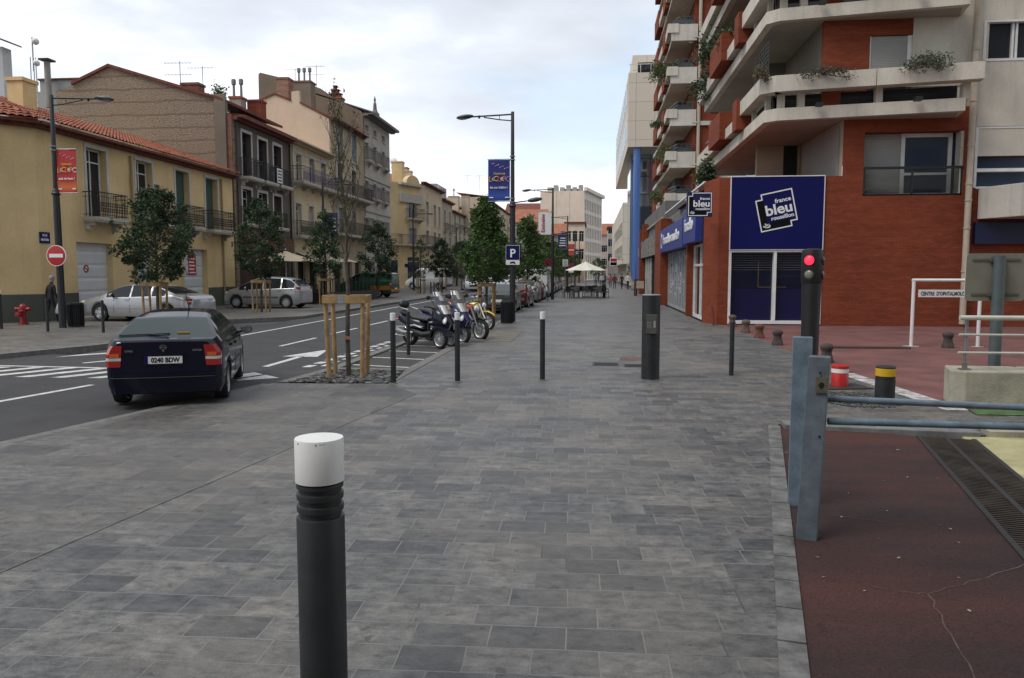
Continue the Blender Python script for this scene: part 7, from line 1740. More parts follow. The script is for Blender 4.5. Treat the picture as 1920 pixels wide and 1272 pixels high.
# ------------------------------------------------------------------ apartment building with brick and white balconies
AP = thing('apartment_building', 'brick and white concrete apartment building with deep balconies and shops below', 'apartment building', (9, 36, 0))
YW = 28.5; FF = Facade((0, YW), (1, 0), (0, -1)); BR = M['brick']; CW = M['concw']
zB = 5.3; xr = PY(1815, 400, YW).x+.06
wn_ = (PY(1620, 300, YW).x, PY(1806, 300, YW).x, PY(1710, 365, YW).z, PY(1710, 247, YW).z)
sx0, sx1 = PY(1370, 400, YW).x, PY(1543, 400, YW).x; sz0 = PY(1450, 605, YW).z; szm = PY(1450, 469, YW).z; szt = PY(1450, 332, YW).z
xw = PY(1580, 300, YW).x
m = MB(); wallgrid(m, FF, sx1+.03, xr, 0, zB-.02, [wn_[:2]+(wn_[2], zB+3)], .5)
wallgrid(m, FF, xw, xr, zB-.02, 7.6, [wn_], .5);
wallgrid(m, FF, 4.52, sx0-.03, -.01, zB-.02, [], .3); m.poly([FF(sx0-.03, 0, szt), FF(sx1+.03, 0, szt), FF(sx1+.03, 0, zB-.02), FF(sx0-.03, 0, zB-.02)])
m.poly([FF(4.52, 0, zB-.02), FF(xw, 0, zB-.02), FF(xw, -14, zB-.02), FF(4.52, -14, zB-.02)])
cF, cl_ = fac(Vector((4.2, 29.75)), Vector((4.52, 28.5))); wallgrid(m, cF, 0, cl_, -.01, zB-.02, [], .3)
m.build('brick_wall', BR, AP, world=True)
# recessed shop window under the blue board
m = MB(); FF.box(m, sx0, sx1, -.25, -.22, sz0, szm-.05); sw = m.build('shop_window', mat('shop_glass_blue', (.004, .005, .022), .06, var=0, spec=.5), AP, world=True)
m = MB(); t = .06
for a, c, e, f in ((sx0-.03, sx0+t, sz0-.05, szm), (sx1-t, sx1+.03, sz0-.05, szm), ((sx0+sx1)/2-t*.8, (sx0+sx1)/2+t*.8, sz0+t, szm-t)): FF.box(m, a, c, -.2, .03, e, f)
FF.box(m, sx0+t, sx1-t, -.2, .025, sz0-.05, sz0+t); FF.box(m, sx0+t, sx1-t, -.2, .025, szm-t*1.3, szm-.002); m.build('frame', M['white'], sw)
m = MB(); FF.box(m, sx0+t, sx1-t, -.9, -.88, szm-.75, szm-.1)
for k in range(8): FF.box(m, sx0+t, sx1-t, -.215, -.205, szm-.72+k*.085, szm-.70+k*.085)
m.build('blind', mat('shop_blind', (.07, .075, .08), .6, var=.2), sw)
m = MB(); FF.box(m, sx0+t, sx1-t, -.218, -.212, sz0+t, sz0+1.2); m.build('window_film', mat('blue_film', (.004, .006, .045), .3, var=.05), sw)
m = MB(); c0 = sx0+1.05; 
for a, c, e, f in ((c0, c0+1.0, 1.35, 1.38), (c0, c0+.03, 1.35, 2.3)): FF.box(m, a, c, -.217, -.208, e, f)
m.build('interior_frame', mat('wood_dim', (.09, .06, .03), .6), sw)
# upper front: loggia window with roller blind
ROLL = slatmat('roller_blind', (.38, .38, .36), .055, .8)
a, c, e, f = wn_
m = MB(); FF.box(m, a, a+(c-a)*.42, -.5, -.45, e, f); m.build('roller_shutter', ROLL, AP, world=True)
m = MB(); FF.box(m, a+(c-a)*.42, c, -.49, -.46, e, f); lw = m.build('window', M['glassB'], AP, world=True); m = MB()
for u0, u1, z0, z1 in ((.42, .46, 0, 1), (.90, .94, 0, 1), (.46, .90, .0, .04), (.46, .90, .94, 1), (.46, .9, .33, .37)): FF.box(m, a+(c-a)*u0, a+(c-a)*u1, -.46, -.42, e+(f-e)*z0, e+(f-e)*z1)
m.build('frame', M['white'], lw)
m = MB(); FF.box(m, c-.1, c, -.4, -.01, e, f); m.build('white_reveal', CW, lw)
m = MB(); FF.box(m, a, c, -.06, .02, e+.88, e+.97); FF.box(m, a, c, -.05, .0, e-.03, e+.03)
for k in (0, .5, 1): FF.box(m, a+(c-a-.06)*k, a+(c-a-.06)*k+.06, -.05, .0, e, e+.9)
lr_ = m.build('loggia_railing', mat('dark_green_metal', (.025, .035, .035), .4, .3), AP, world=True)
m = MB(); FF.box(m, a+.07, c-.07, -.032, -.022, e+.05, e+.86); m.build('glass_panel', mat('rail_glass', (.8, .82, .8), .0, var=0, trans=1.0), lr_)
# recess wall and its shutter
m = MB(); m.poly([FF(xw, -.02, zB-.02), FF(xw, -6, zB-.02), FF(xw, -6, 7.6), FF(xw, -.02, 7.6)]); m.build('side_wall', M['cream'], AP, world=True)
FSd = Facade((xw, 0), (0, 1), (-1, 0))
m = MB(); FSd.box(m, YW+.4, YW+5, .01, .05, zB+.05, zB+1.75); m.build('roller_shutter', ROLL, AP, world=True)
m = MB(); m.box(6.9, xw-.06, 34, 34.2, zB, 9.2); m.build('recess_wall', M['cream'], AP, world=True)
m = MB(); m.box(8.0, 8.55, 33.96, 33.99, zB, zB+1.9); m.build('door', M['black'], AP, world=True)
# storeys of balconies: outline in plan (front edge splays out to the right)
def plan(o_, inset=0):
    return [(6.02+inset, 44.0), (6.02+inset, 29.2+inset*.7), (6.45+inset*.4, 28.35+inset), (12.25, 27.3+inset), (12.5, 28.52)]
def zband(m, pl, z0, z1, th=None):
    if th is None: m.prism(pl, z0, z1)
    else:
        for p, q in zip(pl[:-2], pl[1:-1]): 
            d = (Vector(q)-Vector(p)).normalized(); n = Vector((-d.y, d.x))*th; P_, Q_ = Vector(p), Vector(q); m.prism([P_, Q_, Q_+n, P_+n], z0, z1)
SL0 = 7.22; ST = 3.4
XS = 6.02
for s_ in range(0, 6):
    z = SL0+s_*ST
    m = MB(); m.prism([(6.04, 43.8), (6.04, 28.75), (6.42, 28.4), (12.2, 27.3), (12.45, 28.5), (12.45, 44)], z, z+.42)
    bl = m.build('balcony_slab', CW, AP, world=True)
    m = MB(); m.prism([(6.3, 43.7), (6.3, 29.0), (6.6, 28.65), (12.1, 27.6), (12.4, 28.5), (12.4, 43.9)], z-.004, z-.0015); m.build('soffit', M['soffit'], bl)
    # planter parapet: front run, chamfer, and along the street side
    m = MB(); zp0, zp1 = z+.95, z+1.5
    for p, q in (((6.3, 28.2), (9.45, 27.6)), ((9.47, 27.596), (12.6, 26.97)), ((5.85, 28.62), (6.3, 28.2))):
        d = (Vector(q)-Vector(p)).normalized(); n = Vector((-d.y, d.x))*.5; P_, Q_ = Vector(p), Vector(q); m = MB(); m.prism([P_, Q_, Q_+n, P_+n], zp0, zp1); m.build('planter', CW, bl)
    for pp_, za_, zb_ in (([(5.85, 28.64), (6.35, 29.0), (6.35, 32.3), (5.85, 32.3)], zp0, zp1), ([(5.8, 33.25), (6.3, 33.25), (6.3, 35.4), (5.8, 35.4)], z+.55, z+.98), ([(5.8, 38.7), (6.3, 38.7), (6.3, 44.6), (5.8, 44.6)], z+.55, z+1.1)): MB().prism(pp_, za_, zb_).build('planter', CW, bl)
    m = MB(); m.box(5.72, 6.35, 32.32, 33.23, z+.42, z+1.62); m.build('brick_fin', BR, bl)
    m = MB(); m.box(5.55, 6.3, 35.42, 38.68, z+.55, z+1.75); m.build('brick_box', BR, bl)
    # columns and dark strip between slab and planter
    m = MB()
    for u in (6.5, 7.15, 9.6, 12.2): yy = 28.55-(u-6.45)*.19; m.box(u, u+.22, yy+.05, yy+.3, z+.421, zp0-.001)
    for yy in (29.2, 31.5): m.box(6.2, 6.38, yy, yy+.2, z+.421, zp0-.001)
    m.build('strut', CW, bl)
    m = MB(); m.prism([(6.5, 28.9), (12.2, 27.95), (12.2, 28.0), (6.5, 28.95)], z+.43, zp0-.002); m.prism([(6.4, 28.95), (6.45, 28.95), (6.45, 32.2), (6.4, 32.2)], z+.43, zp0-.002); m.build('dark_glazing', mat('dim_glass', (.012, .012, .016), .1, var=0), bl)
    m = MB()
    for u in (7.6, 10.6): yy = 28.15-(u-6.45)*.19; m.box(u, u+.22, yy-.14, yy+.08, z+.35, z+.48)
    m.build('wall_lamp', M['black'], bl)
    # walls behind
    if s_ >= 0:
        z0 = z+.422; z1 = z+ST-.002
        m = MB(); m.box(PY(1545, 90, YW).x+.0, PY(1632, 90, YW).x, 28.55, 28.8, z0, z1); m.box(PY(1632, 90, YW).x+.002, PY(1712, 90, YW).x, 28.56, 28.8, z1-.55, z1-.001); m.build('brick_wall', BR, bl)
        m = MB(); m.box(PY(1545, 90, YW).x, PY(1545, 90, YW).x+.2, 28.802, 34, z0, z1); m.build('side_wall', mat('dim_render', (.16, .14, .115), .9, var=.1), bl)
        m = MB(); m.box(PY(1632, 90, YW).x+.06, PY(1704, 90, YW).x, 28.64, 28.68, z0, z1-.56); m.build('roller_shutter', ROLL, bl)
        m = MB(); m.box(PY(1632, 90, YW).x+.003, PY(1632, 90, YW).x+.058, 28.6, 28.7, z0, z1-.56); m.box(PY(1704, 90, YW).x+.002, PY(1712, 90, YW).x, 28.6, 28.7, z0, z1-.56); m.build('shutter_frame', M['white'], bl)
        m = MB(); m.box(PY(1712, 90, YW).x+.003, 13.4, 28.53, 28.8, z0-.43, z1); m.build('white_wall', CW, bl)
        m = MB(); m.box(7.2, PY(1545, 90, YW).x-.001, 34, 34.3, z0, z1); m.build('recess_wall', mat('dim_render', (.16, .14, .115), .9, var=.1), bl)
        m = MB(); m.box(7.8, 8.6, 33.96, 33.99, z0, z0+2.1); m.build('window', M['glass'], bl)
        m = MB(); m.box(8.0, 8.2, 34.3, 44, z0, z1); m.box(6.4, 8.4, 44, 44.3, z0-.4, z1-.4); m.build('side_wall', BR if s_ % 2 else CW, bl)
        m = MB()
        for k in range(3): m.box(7.95, 7.99, 35+3*k, 37+3*k, z0+.05, z0+2.2)
        m.build('window', M['glass'], bl)
        m = MB()
        for k in range(7):
            yy = 39.2+k*.8; m.bar((6.2, yy, z+1.1), (6.2, yy, z+1.75), .03)
        m.bar((6.2, 39, z+1.75), (6.2, 44, z+1.75), .05); m.build('railing', mat('teal_metal', (.04, .07, .075), .4, .3), bl)
        if s_ == 1-1:
            m = MB()
            for k in range(9):
                zz = z+1.7+k*.15
                m.bar((6.25, 29.1, zz), (6.25, 31.6, zz), .03)
                m.bar((6.25, 29.1+k*.3, z+1.65), (6.25, 29.1+k*.3, z+3), .03)
            m.build('trellis', M['iron'], bl)
# wall on the right: white panels with windows, pipe, canopy
xp = PY(1824, 300, 28.3).x
m = MB()
pp = [(PY(1834, 0, 28.2).x, 11.2), (PY(1833, 60, 28.2).x, 10.2), (PY(1832, 200, 28.2).x, 7.6), (PY(1827, 300, 28.2).x, 5.8), (PY(1820, 420, 28.2).x, 3.6), (PY(1813, 560, 28.2).x, .12)]
m.tube([(pp[1][0], 28.25, .1), (pp[1][0], 28.25, 26)], .105, 14)
for z in (1.9, 3.4, 4.35, 4.9, 6.2, 7.7, 9.4): m.tube([(pp[1][0], 28.25, z), (pp[1][0], 28.25, z+.05)], .125, 14)
m.build('downpipe', mat('beige_pipe', (.42, .36, .28), .5, var=.1), AP, world=True, smooth=50)
xR = pp[1][0]+.22
ops = [(xR+.15, xR+6, PY(1880, 112, YW).z, PY(1880, 38, YW).z), (xR+.05, xR+6, PY(1880, 352, YW).z, PY(1880, 240, YW).z)]
m = MB(); FF.box(m, 12.9, xR+.149, -.3, -.03, 5.9, 26); wallgrid(m, FF, xR-.2, xR+12, 5.9, 26, [ops[0]], .3); FF.box(m, xR+.02, xR+12, .003, .02, PY(1880, 238, YW).z, PY(1880, 214, YW).z); m.build('white_wall', CW, AP, world=True)
m = MB(); wallgrid(m, FF, xr+.001, xR+12, 0, 5.899, [(xR+.05, xR+6, PY(1880, 352, YW).z, 5.898)], .3); m.build('brick_wall', BR, AP, world=True)
for o_, mid in ((ops[0], [.93, 1.05, 3.2]), ((ops[1][0], ops[1][1], ops[1][2], 5.895+1.0), [2.5])):
    m = MB(); FF.box(m, o_[0], o_[1], -.26, -.22, o_[2], o_[3]); w_ = m.build('window', M['glassB'] if mid == [2.5] else M['glass'], AP, world=True); m = MB()
    FF.box(m, o_[0]-.03, o_[0]+.06, -.2, .02, o_[2], o_[3]); FF.box(m, o_[0]+.06, o_[1], -.2, .02, o_[2]-.04, o_[2]+.04); FF.box(m, o_[0]+.06, o_[1], -.2, .02, o_[3]-.06, o_[3])
    for u in mid: FF.box(m, o_[0]+u, o_[0]+u+.07, -.21, -.1, o_[2]+.05, o_[3]-.07)
    if mid == [2.5]: FF.box(m, o_[0]+.062, o_[1], -.21, .0, o_[2]+.55, o_[2]+.66)
    m.build('frame', M['white'], w_)
cz0, cz1 = PY(1878, 405, 26.8).z, PY(1890, 342, 26.8).z; cx0 = PY(1846, 370, 28).x
m = MB(); Pc = [(cx0, 28.45), (cx0+.65, 27.0), (cx0+9, 27.0), (cx0+9, 28.45)]; m.prism(Pc, cz0, cz1); m.build('entrance_canopy', plaster('canopy_white', (.50, .48, .43), .6), AP, world=True, bev=.02)
m = MB(); FF.box(m, cx0-.1, cx0+9, .01, .2, PY(1880, 458, YW).z, PY(1880, 418, YW).z); m.build('entrance_sign_board', mat('dark_blue_board', (.006, .012, .05), .4, var=.1), AP, world=True)
# ------------------------------------------------------------------ shop fronts along the pavement
XSH = 4.2; FSh = Facade((XSH, 0), (0, 1), (-1, 0)); y1_ = PX(1318, 500, XSH).y; y2_ = PX(1291, 500, XSH).y; y3_ = PX(1246, 500, XSH).y; y4_ = PX(1235, 500, XSH).y
ALU = mat('alu_frame', (.45, .46, .46), .4, .4, var=.05)
for q_ in ((y2_-.25, y2_+.0, -.4, .1, 0, 4.3), (y3_+.05, y4_, -.4, .25, 0, 5.0), (29.76, y1_+.05, -.4, .0, 0, 5.28)): m = MB(); FSh.box(m, *q_); m.build('brick_pier', BR, AP, world=True)
m = MB(); FSh.box(m, y1_+.06, y4_-.01, -3, -.5, 4.3, 5.25); m.build('terrace_wall', plaster('terrace_grey', (.2, .195, .19), .3), AP, world=True)
m = MB(); FSh.box(m, y1_+.06, y3_, -.06, .02, 5.26, 5.33); m.build('coping', M['white'], AP, world=True)
dw = MB(); FSh.box(dw, y1_+.06, y2_-.26, -.3, -.26, .0, 3.05); dr_ = dw.build('glass_door', M['glass'], AP, world=True); m = MB()
for a, c in ((y1_+.06, y1_+.16), ((y1_+y2_)/2-.15, (y1_+y2_)/2-.05), (y2_-.36, y2_-.26)): FSh.box(m, a, c, -.26, -.18, 0, 3.05)
for e, f in ((0, .12), (2.15, 2.25), (2.97, 3.05)): FSh.box(m, y1_+.161, y2_-.361, -.255, -.19, e, f)
m.build('frame', M['white'], dr_); 
m = MB(); FSh.box(m, y2_+.01, y3_-.02, -.3, -.26, .1, 3.0); sg_ = m.build('shop_window', mat('shop_glass', (.10, .12, .14), .08, var=.3, vs_=.6), AP, world=True); m = MB(); n = 10
for k in range(n+1): u = y2_+.05+(y3_-y2_-.15)*k/n; FSh.box(m, u-.03, u+.03, -.26, -.2, 0, 3.0)
FSh.box(m, y2_+.01, y3_-.02, -.258, -.21, 0, .12); m.build('frame', ALU, sg_)
m = MB(); rs = random.Random(2)
for k in range(70):
    u = rs.uniform(y2_+.3, y3_-.8); z = rs.uniform(.3, 2.7); FSh.box(m, u, u+rs.uniform(.15, .9), -.2595, -.257, z, z+rs.uniform(.05, .35)); 
m.build('window_print', mat('poster_print', (.5, .5, .56), .5, var=.6, vs_=4), sg_)
m = MB()
for k in range(26):
    u = rs.uniform(y2_+.3, y3_-.8); z = rs.uniform(.3, 2.7); FSh.box(m, u, u+rs.uniform(.1, .5), -.2565, -.2545, z, z+rs.uniform(.1, .6))
m.build('window_print', mat('poster_print_violet', (.12, .12, .3), .5, var=.4, vs_=4), sg_)
signb = mat('shop_sign_blue', (.018, .035, .22), .45, var=.05)
def shopsign(label, ya_, yb_, z0, z1, txt, wf):
    o = thing('shop_sign', label, 'shop sign', (XSH-.2, (ya_+yb_)/2, z0)); m = MB(); FSh.box(m, ya_, yb_, .02, .3, z0, z1); q = m.build('sign_board', signb, o, world=True)
    text(txt, .7, whitet, q, Vector(FSh((ya_+yb_)/2-.6*(wf > 5), .302, (z0+z1)/2-.22)), (0, -1, 0), (0, 0, 1), bold=.012, ext=.03, wfit=wf); return o, q
o, q = shopsign('long blue fascia board with white station lettering over the shop windows', y2_+.02, y3_-.05, 3.02, 4.28, 'france bleu roussillon', 7.6)
m = MB(); T = Matrix.Translation(FSh(y3_-1.2, .31, 3.65)) @ Matrix.Rotation(pi/2, 4, 'Y'); m.lathe([(.38, 0), (.43, 0), (.43, .01), (.38, .01)], 24, T); m.lathe([(.24, 0), (.28, 0), (.28, .01), (.24, .01)], 24, T); m.build('emblem', whitet, q)
shopsign('short blue fascia board with white lettering over the glass door', y1_+.12, y2_-.22, 3.1, 4.55, 'france bleu', 2.6)
# the square station emblem used on the big board and on the projecting sign
def emblem(par, O, rx, up, s, tilt=0):
    rx = Vector(rx); up = Vector(up); a = R(tilt); X_ = rx*cos(a)+up*sin(a); Y_ = up*cos(a)-rx*sin(a); nz = X_.cross(Y_); O = Vector(O)
    def P(x, y, z=0): return O+(X_*x+Y_*y)*s+nz*z
    m = MB(); out = [(-.5, -.5), (.33, -.5), (.33, -.36), (.5, -.36), (.5, .5), (-.33, .5), (-.33, .36), (-.5, .36)]
    blk = [[(-.5, -.5), (.33, -.5), (.33, -.3), (-.5, -.3)], [(-.5, -.3), (-.3, -.3), (-.3, .36), (-.5, .36)]]
    mk = MB()
    for poly in blk: mk.poly([P(x, y, .006) for x, y in poly])
    mk.build('emblem_black_edge', blackt, par, fix=False)  # black L printed along the emblem's left and bottom edges
    for i, p in enumerate(out):
        q = out[(i+1) % len(out)]; d = Vector((q[0]-p[0], q[1]-p[1])).normalized(); n = Vector((-d.y, d.x)); t = .017; p2 = (p[0]-d.x*t, p[1]-d.y*t); q2 = (q[0]+d.x*t, q[1]+d.y*t); zz = .012 if i % 2 else .0125
        m.poly([P(p2[0]-n.x*t, p2[1]-n.y*t, zz), P(q2[0]-n.x*t, q2[1]-n.y*t, zz), P(q2[0]+n.x*t, q2[1]+n.y*t, zz), P(p2[0]+n.x*t, p2[1]+n.y*t, zz)])
    for x0, y0, x1, y1 in ((-.42, -.37, -.36, -.41), (-.36, -.41, -.27, -.41), (-.36, -.31, -.36, -.37), (-.36, -.35, -.27, -.34), (-.27, -.34, -.25, -.39)):
        d = Vector((x1-x0, y1-y0)).normalized(); n = Vector((-d.y, d.x))*.018; e = d*.015; m.poly([P(x0-e.x-n.x, y0-e.y-n.y, .015), P(x1+e.x-n.x, y1+e.y-n.y, .015), P(x1+e.x+n.x, y1+e.y+n.y, .015), P(x0-e.x+n.x, y0-e.y+n.y, .015)])
    m.build('emblem_outline', whitet, par, fix=False)
    text('bleu', .40*s, whitet, par, P(.07, -.10, .012), X_, Y_, bold=.010*s, wfit=.72*s); text('france', .16*s, whitet, par, P(.22, .2, .012), X_, Y_, bold=.004*s, wfit=.44*s); text('roussillon', .15*s, whitet, par, P(.13, -.25, .012), X_, Y_, bold=.004*s, wfit=.62*s)
o = thing('shop_sign', 'big dark blue board with a tilted white square emblem over the shop window', 'shop sign', ((sx0+sx1)/2, YW, szm)); m = MB(); FF.box(m, sx0, sx1, -.05, .06, szm+.004, szt); bd = m.build('sign_board', bluef, o)
bd.location = -wpos(o); m = MB()
FF.box(m, sx0-.03, sx1+.03, -.04, .07, szt+.001, szt+.035); FF.box(m, sx0-.032, sx0-.001, -.04, .065, szm, szt); FF.box(m, sx1+.001, sx1+.032, -.04, .065, szm, szt); FF.box(m, sx0, sx1, .0605, .064, szm+.005, szm+.02); m.build('edge_trim', M['white'], bd)
P_ = PY(1455, 395, YW); emblem(bd, (P_.x, YW-.062, P_.z), (1, 0, 0), (0, 0, 1), 1.28, 12)
Pj = PY(1311, 384, 27.9); o = thing('shop_sign', 'projecting dark blue square sign with a white emblem at the shop corner', 'shop sign', (Pj.x, 27.9, Pj.z-.5)); hw_ = .435
m = MB(); m.box(Pj.x-hw_, Pj.x+hw_, 27.8, 28.0, Pj.z-.43, Pj.z+.43); m.box(Pj.x+.1, Pj.x+.2, 28.0, 28.9, Pj.z-.05, Pj.z+.05); bx2 = m.build('sign_box', mat('sign_box_navy', (.006, .008, .06), .45, var=.05), o, world=True); emblem(bx2, (Pj.x+.01, 27.797, Pj.z), (1, 0, 0), (0, 0, 1), .78, 0)
# lean-on lamp under the sign, brown post at the pier
o = thing('wall_camera', 'small round wall lamp on the brick pier beside the projecting sign', 'wall lamp', PY(1334, 414, 29.4)); MB().ball((0, 0, 0), .1, 12).build('lamp_glass', M['cap'], o, smooth=60); MB().tube([(0, 0, -.02), (.02, 0, -.25)], .02, 8).build('bracket', M['iron'], o)
P_ = G(1337, 610); o = MB().tube([(0, 0, 0), (-.08, 0, .72)], .05, 8).build('guard_post', mat('rust_post', (.17, .04, .025), .7, var=.2)); o.location = (P_.x, P_.y-.1, 0); tag(o, 'short rusty red post leaning against the foot of the brick pier', 'post')
# next shop
y5_ = PX(1200, 500, XSH).y
NS = thing('shop', 'shop with a grey patterned fascia and dark grille beyond the blue signs', 'shop', (7, (y4_+y5_)/2, 0))
m = MB(); FSh.box(m, y4_+.02, y5_, -6, -.35, 0, 6.4); m.build('wall', plaster('shop_grey_wall', (.16, .155, .15), .3), NS, world=True)
m = MB(); FSh.box(m, y4_+.02, y5_, -.34, .0, 3.1, 4.5); m.build('fascia', mat('patterned_fascia', (.20, .18, .17), .7, var=.6, vs_=3.5), NS, world=True)
m = MB()
for k in range(10): u = y4_+.4+k*.9; FSh.box(m, u, u+.09, -.32, -.25, 0, 3.08)
m.build('grille', M['iron'], NS, world=True)
m = MB(); 
for k in range(3): u = y4_+10+k*2.4; FSh.box(m, u, u+1.6, -.33, -.28, .1, 3.0)
m.build('shop_window', mat('pale_shop', (.42, .42, .4), .4, var=.3), NS, world=True)
m = MB(); FSh.box(m, y5_-.9, y5_, -.3, .1, 0, 5.6); FSh.box(m, y5_-5, y5_-4.2, -.3, .1, 4.5, 5.8); m.build('brick_pier', BR, NS, world=True)
m = MB(); FSh.box(m, y4_+.02, y5_-.9, -.3, -.2, 5.3, 5.42); m.build('coping', M['conc'], NS, world=True)
# pennant string reaching to the column
o = thing('garland', 'thin garland of small pennants between the shop and the blue column', 'garland', (4.1, 75, 4.6)); m = MB(); pts = [(0+(k/20)*.9, -9+k*1.0, -.9*sin(pi*k/20)+.0) for k in range(21)]
m.tube(pts, .012, 5); m.build('cord', M['steel'], o); m = MB()
for p in pts[1:-1]: m.hexa([(p[0]-.005, p[1]-.3, p[2]-.34), (p[0]+.005, p[1]-.3, p[2]-.34), (p[0]+.005, p[1]+.0, p[2]-.34), (p[0]-.005, p[1]+.0, p[2]-.34), (p[0]-.005, p[1]-.35, p[2]), (p[0]+.005, p[1]-.35, p[2]), (p[0]+.005, p[1]+.05, p[2]), (p[0]-.005, p[1]+.05, p[2])])
m.build('pennant', mat('pennant', (.3, .33, .32), .8, var=.5, vs_=2), o)
# ------------------------------------------------------------------ balcony tower of the next block
TB = thing('apartment_tower', 'brick apartment tower with stacked white balconies and a pale downpipe', 'apartment building', (8, 72, 0))
YT = 64; X0 = PY(1251, 300, YT).x; XP = PY(1299, 300, YT).x; XP2 = PY(1336, 300, YT).x
m = MB(); m.box(XP, XP2+.6, YT+.3, YT+20, 5, 32); m.build('brick_pier', BR, TB, world=True)
m = MB(); m.box(XP2+.602, XP2+3, YT+.5, YT+20, 5, 32); m.build('white_wall', CW, TB, world=True)
m = MB(); xp2 = PY(1308.5, 300, YT).x; m.tube([(xp2, YT+.1, 5), (xp2, YT+.1, 32)], .13, 12); m.build('downpipe', mat('beige_pipe', (.42, .36, .28), .5, var=.1), TB, world=True, smooth=50)
teal = mat('teal_metal', (.04, .07, .075), .4, .3)
for k in range(0, 8):
    z = 6.98+3.32*k-.0; 
    m = MB(); m.prism([(6.2, 82), (6.2, 66.0), (X0+.2, YT+.1), (XP-.002, YT+.1), (XP-.002, 82)], z, z+.3)
    sl = m.build('balcony_slab', CW, TB, world=True)
    m = MB(); m.prism([(X0+.16, YT), (XP+.2, YT), (XP+.2, YT+.25), (X0+.16, YT+.25)], z+.02, z+1.28); m.prism([(X0-.12, YT-.1), (X0+.72, YT-.1), (X0+.72, YT+.3), (X0-.12, YT+.3)], z+.62, z+1.32)
    m.prism([(5.92, 67), (X0-.12, YT-.1), (X0+.2, YT+.3), (6.3, 67)], z+.62, z+1.32); m.build('planter', CW, sl)
    MB().prism([(5.88, 67.02), (6.35, 67.02), (6.35, 69.2), (5.88, 69.2)], z+.3, z+1.9).build('brick_fin', BR, sl); MB().prism([(5.78, 73), (6.3, 73), (6.3, 77), (5.78, 77)], z+.5, z+2.0).build('brick_box', BR, sl)
    m = MB(); m.prism([(5.85, 69.22), (6.2, 69.22), (6.2, 72.9), (5.85, 72.9)], z+.5, z+1.1); m.build('planter_side', CW, sl)
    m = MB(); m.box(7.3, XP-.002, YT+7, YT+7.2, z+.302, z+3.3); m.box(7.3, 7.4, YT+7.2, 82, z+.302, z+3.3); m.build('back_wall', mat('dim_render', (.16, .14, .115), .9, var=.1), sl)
    m = MB(); m.box(7.42, 8.0, YT+6.95, YT+6.99, z+.4, z+2.6); m.build('window', M['glass'], sl)
    m = MB(); m.box(XP+.001, XP2+.55, YT+.1, YT+.29, z+.05, z+.38); m.build('band', CW, sl)
    m = MB(); zz = z+1.3
    for h_ in (.35, .6): m.bar((X0+.75, YT+.1, zz+h_), (XP-.05, YT+.1, zz+h_), .05); m.bar((X0+.75, YT+.1, zz+h_), (X0+.35, YT+2.5, zz+h_), .05)
    for i in range(4): u = X0+.75+(XP-X0-.8)*i/3; m.bar((u, YT+.1, zz-.1), (u, YT+.1, zz+.6), .045)
    m.build('railing', teal, sl)
    m = MB(); m.box(X0+.8, XP-.1, YT+.09, YT+.11, zz+.02, zz+.33); m.build('rail_panel', mat('rail_panel', (.05, .06, .065), .3, var=.2), sl)
    m = MB(); m.tube([(xp2-.5, YT+.05, z+.25), (xp2, YT+.05, z+.22)], .08, 8); m.build('spout', mat('beige_pipe', (.42, .36, .28), .5, var=.1), sl)
# balcony plants
BPG = 'plants hanging from the balconies'
for lb, px, py, Y, w, h, n, lm, dr in (('big spiky palm on the third tower balcony', 1237, 142, 66, 1.7, 1.6, 80, LEAFP, .6), ('green shrub behind the railing of the tower balcony', 1275, 136, 66, 2.2, .9, 60, LEAF, 0), ('yellow green bush on the lower tower balcony', 1248, 300, 66, 1.6, 1.3, 60, LEAFP, .2),
        ('yellow green plant on the lowest visible tower balcony', 1235, 378, 66, 1.6, 1.2, 50, LEAFP, .3), ('small dark plant on the fourth tower balcony edge', 1234, 238, 67, 1.2, .5, 30, LEAF, 0),
        ('climbing plant on the corner balcony beside the downpipe', 1334, 110, 40, 1.6, 1.6, 90, LEAF, .5), ('trailing dark plant on the side planter of the corner building', 1322, 168, 42, 1.4, 1.3, 80, LEAF, .8), ('leafy plant above the brick box, corner building', 1372, 85, 36, 1.2, .9, 50, LEAFP, 0), ('green shrub on the shop terrace behind the projecting sign', 1322, 345, 34, .8, 1.2, 50, LEAF, 0),
        ('dry grassy tuft at the front corner of the white planter', 1428, 140, 28.4, .5, .4, 20, leafmat('leaf_dry', (.10, .075, .04), (.2, .16, .09)), .3), ('low trailing plants along the middle of the white planter', 1545, 137, 27.9, 1.6, .2, 46, leafmat('leaf_greyred', (.05, .045, .03), (.12, .10, .06)), .35), ('grey green trailing cushion plant on the white planter, right', 1738, 120, 27.4, 1.4, .35, 80, leafmat('leaf_grey', (.05, .07, .045), (.14, .16, .10)), .45)):
    P_ = PY(px, py, Y); bush(lb, P_.x, P_.y, P_.z, w, h, n if Y > 30 else int(n*2.2), lm, int(px), .2 if Y > 30 else .10, group=BPG, droop=dr)
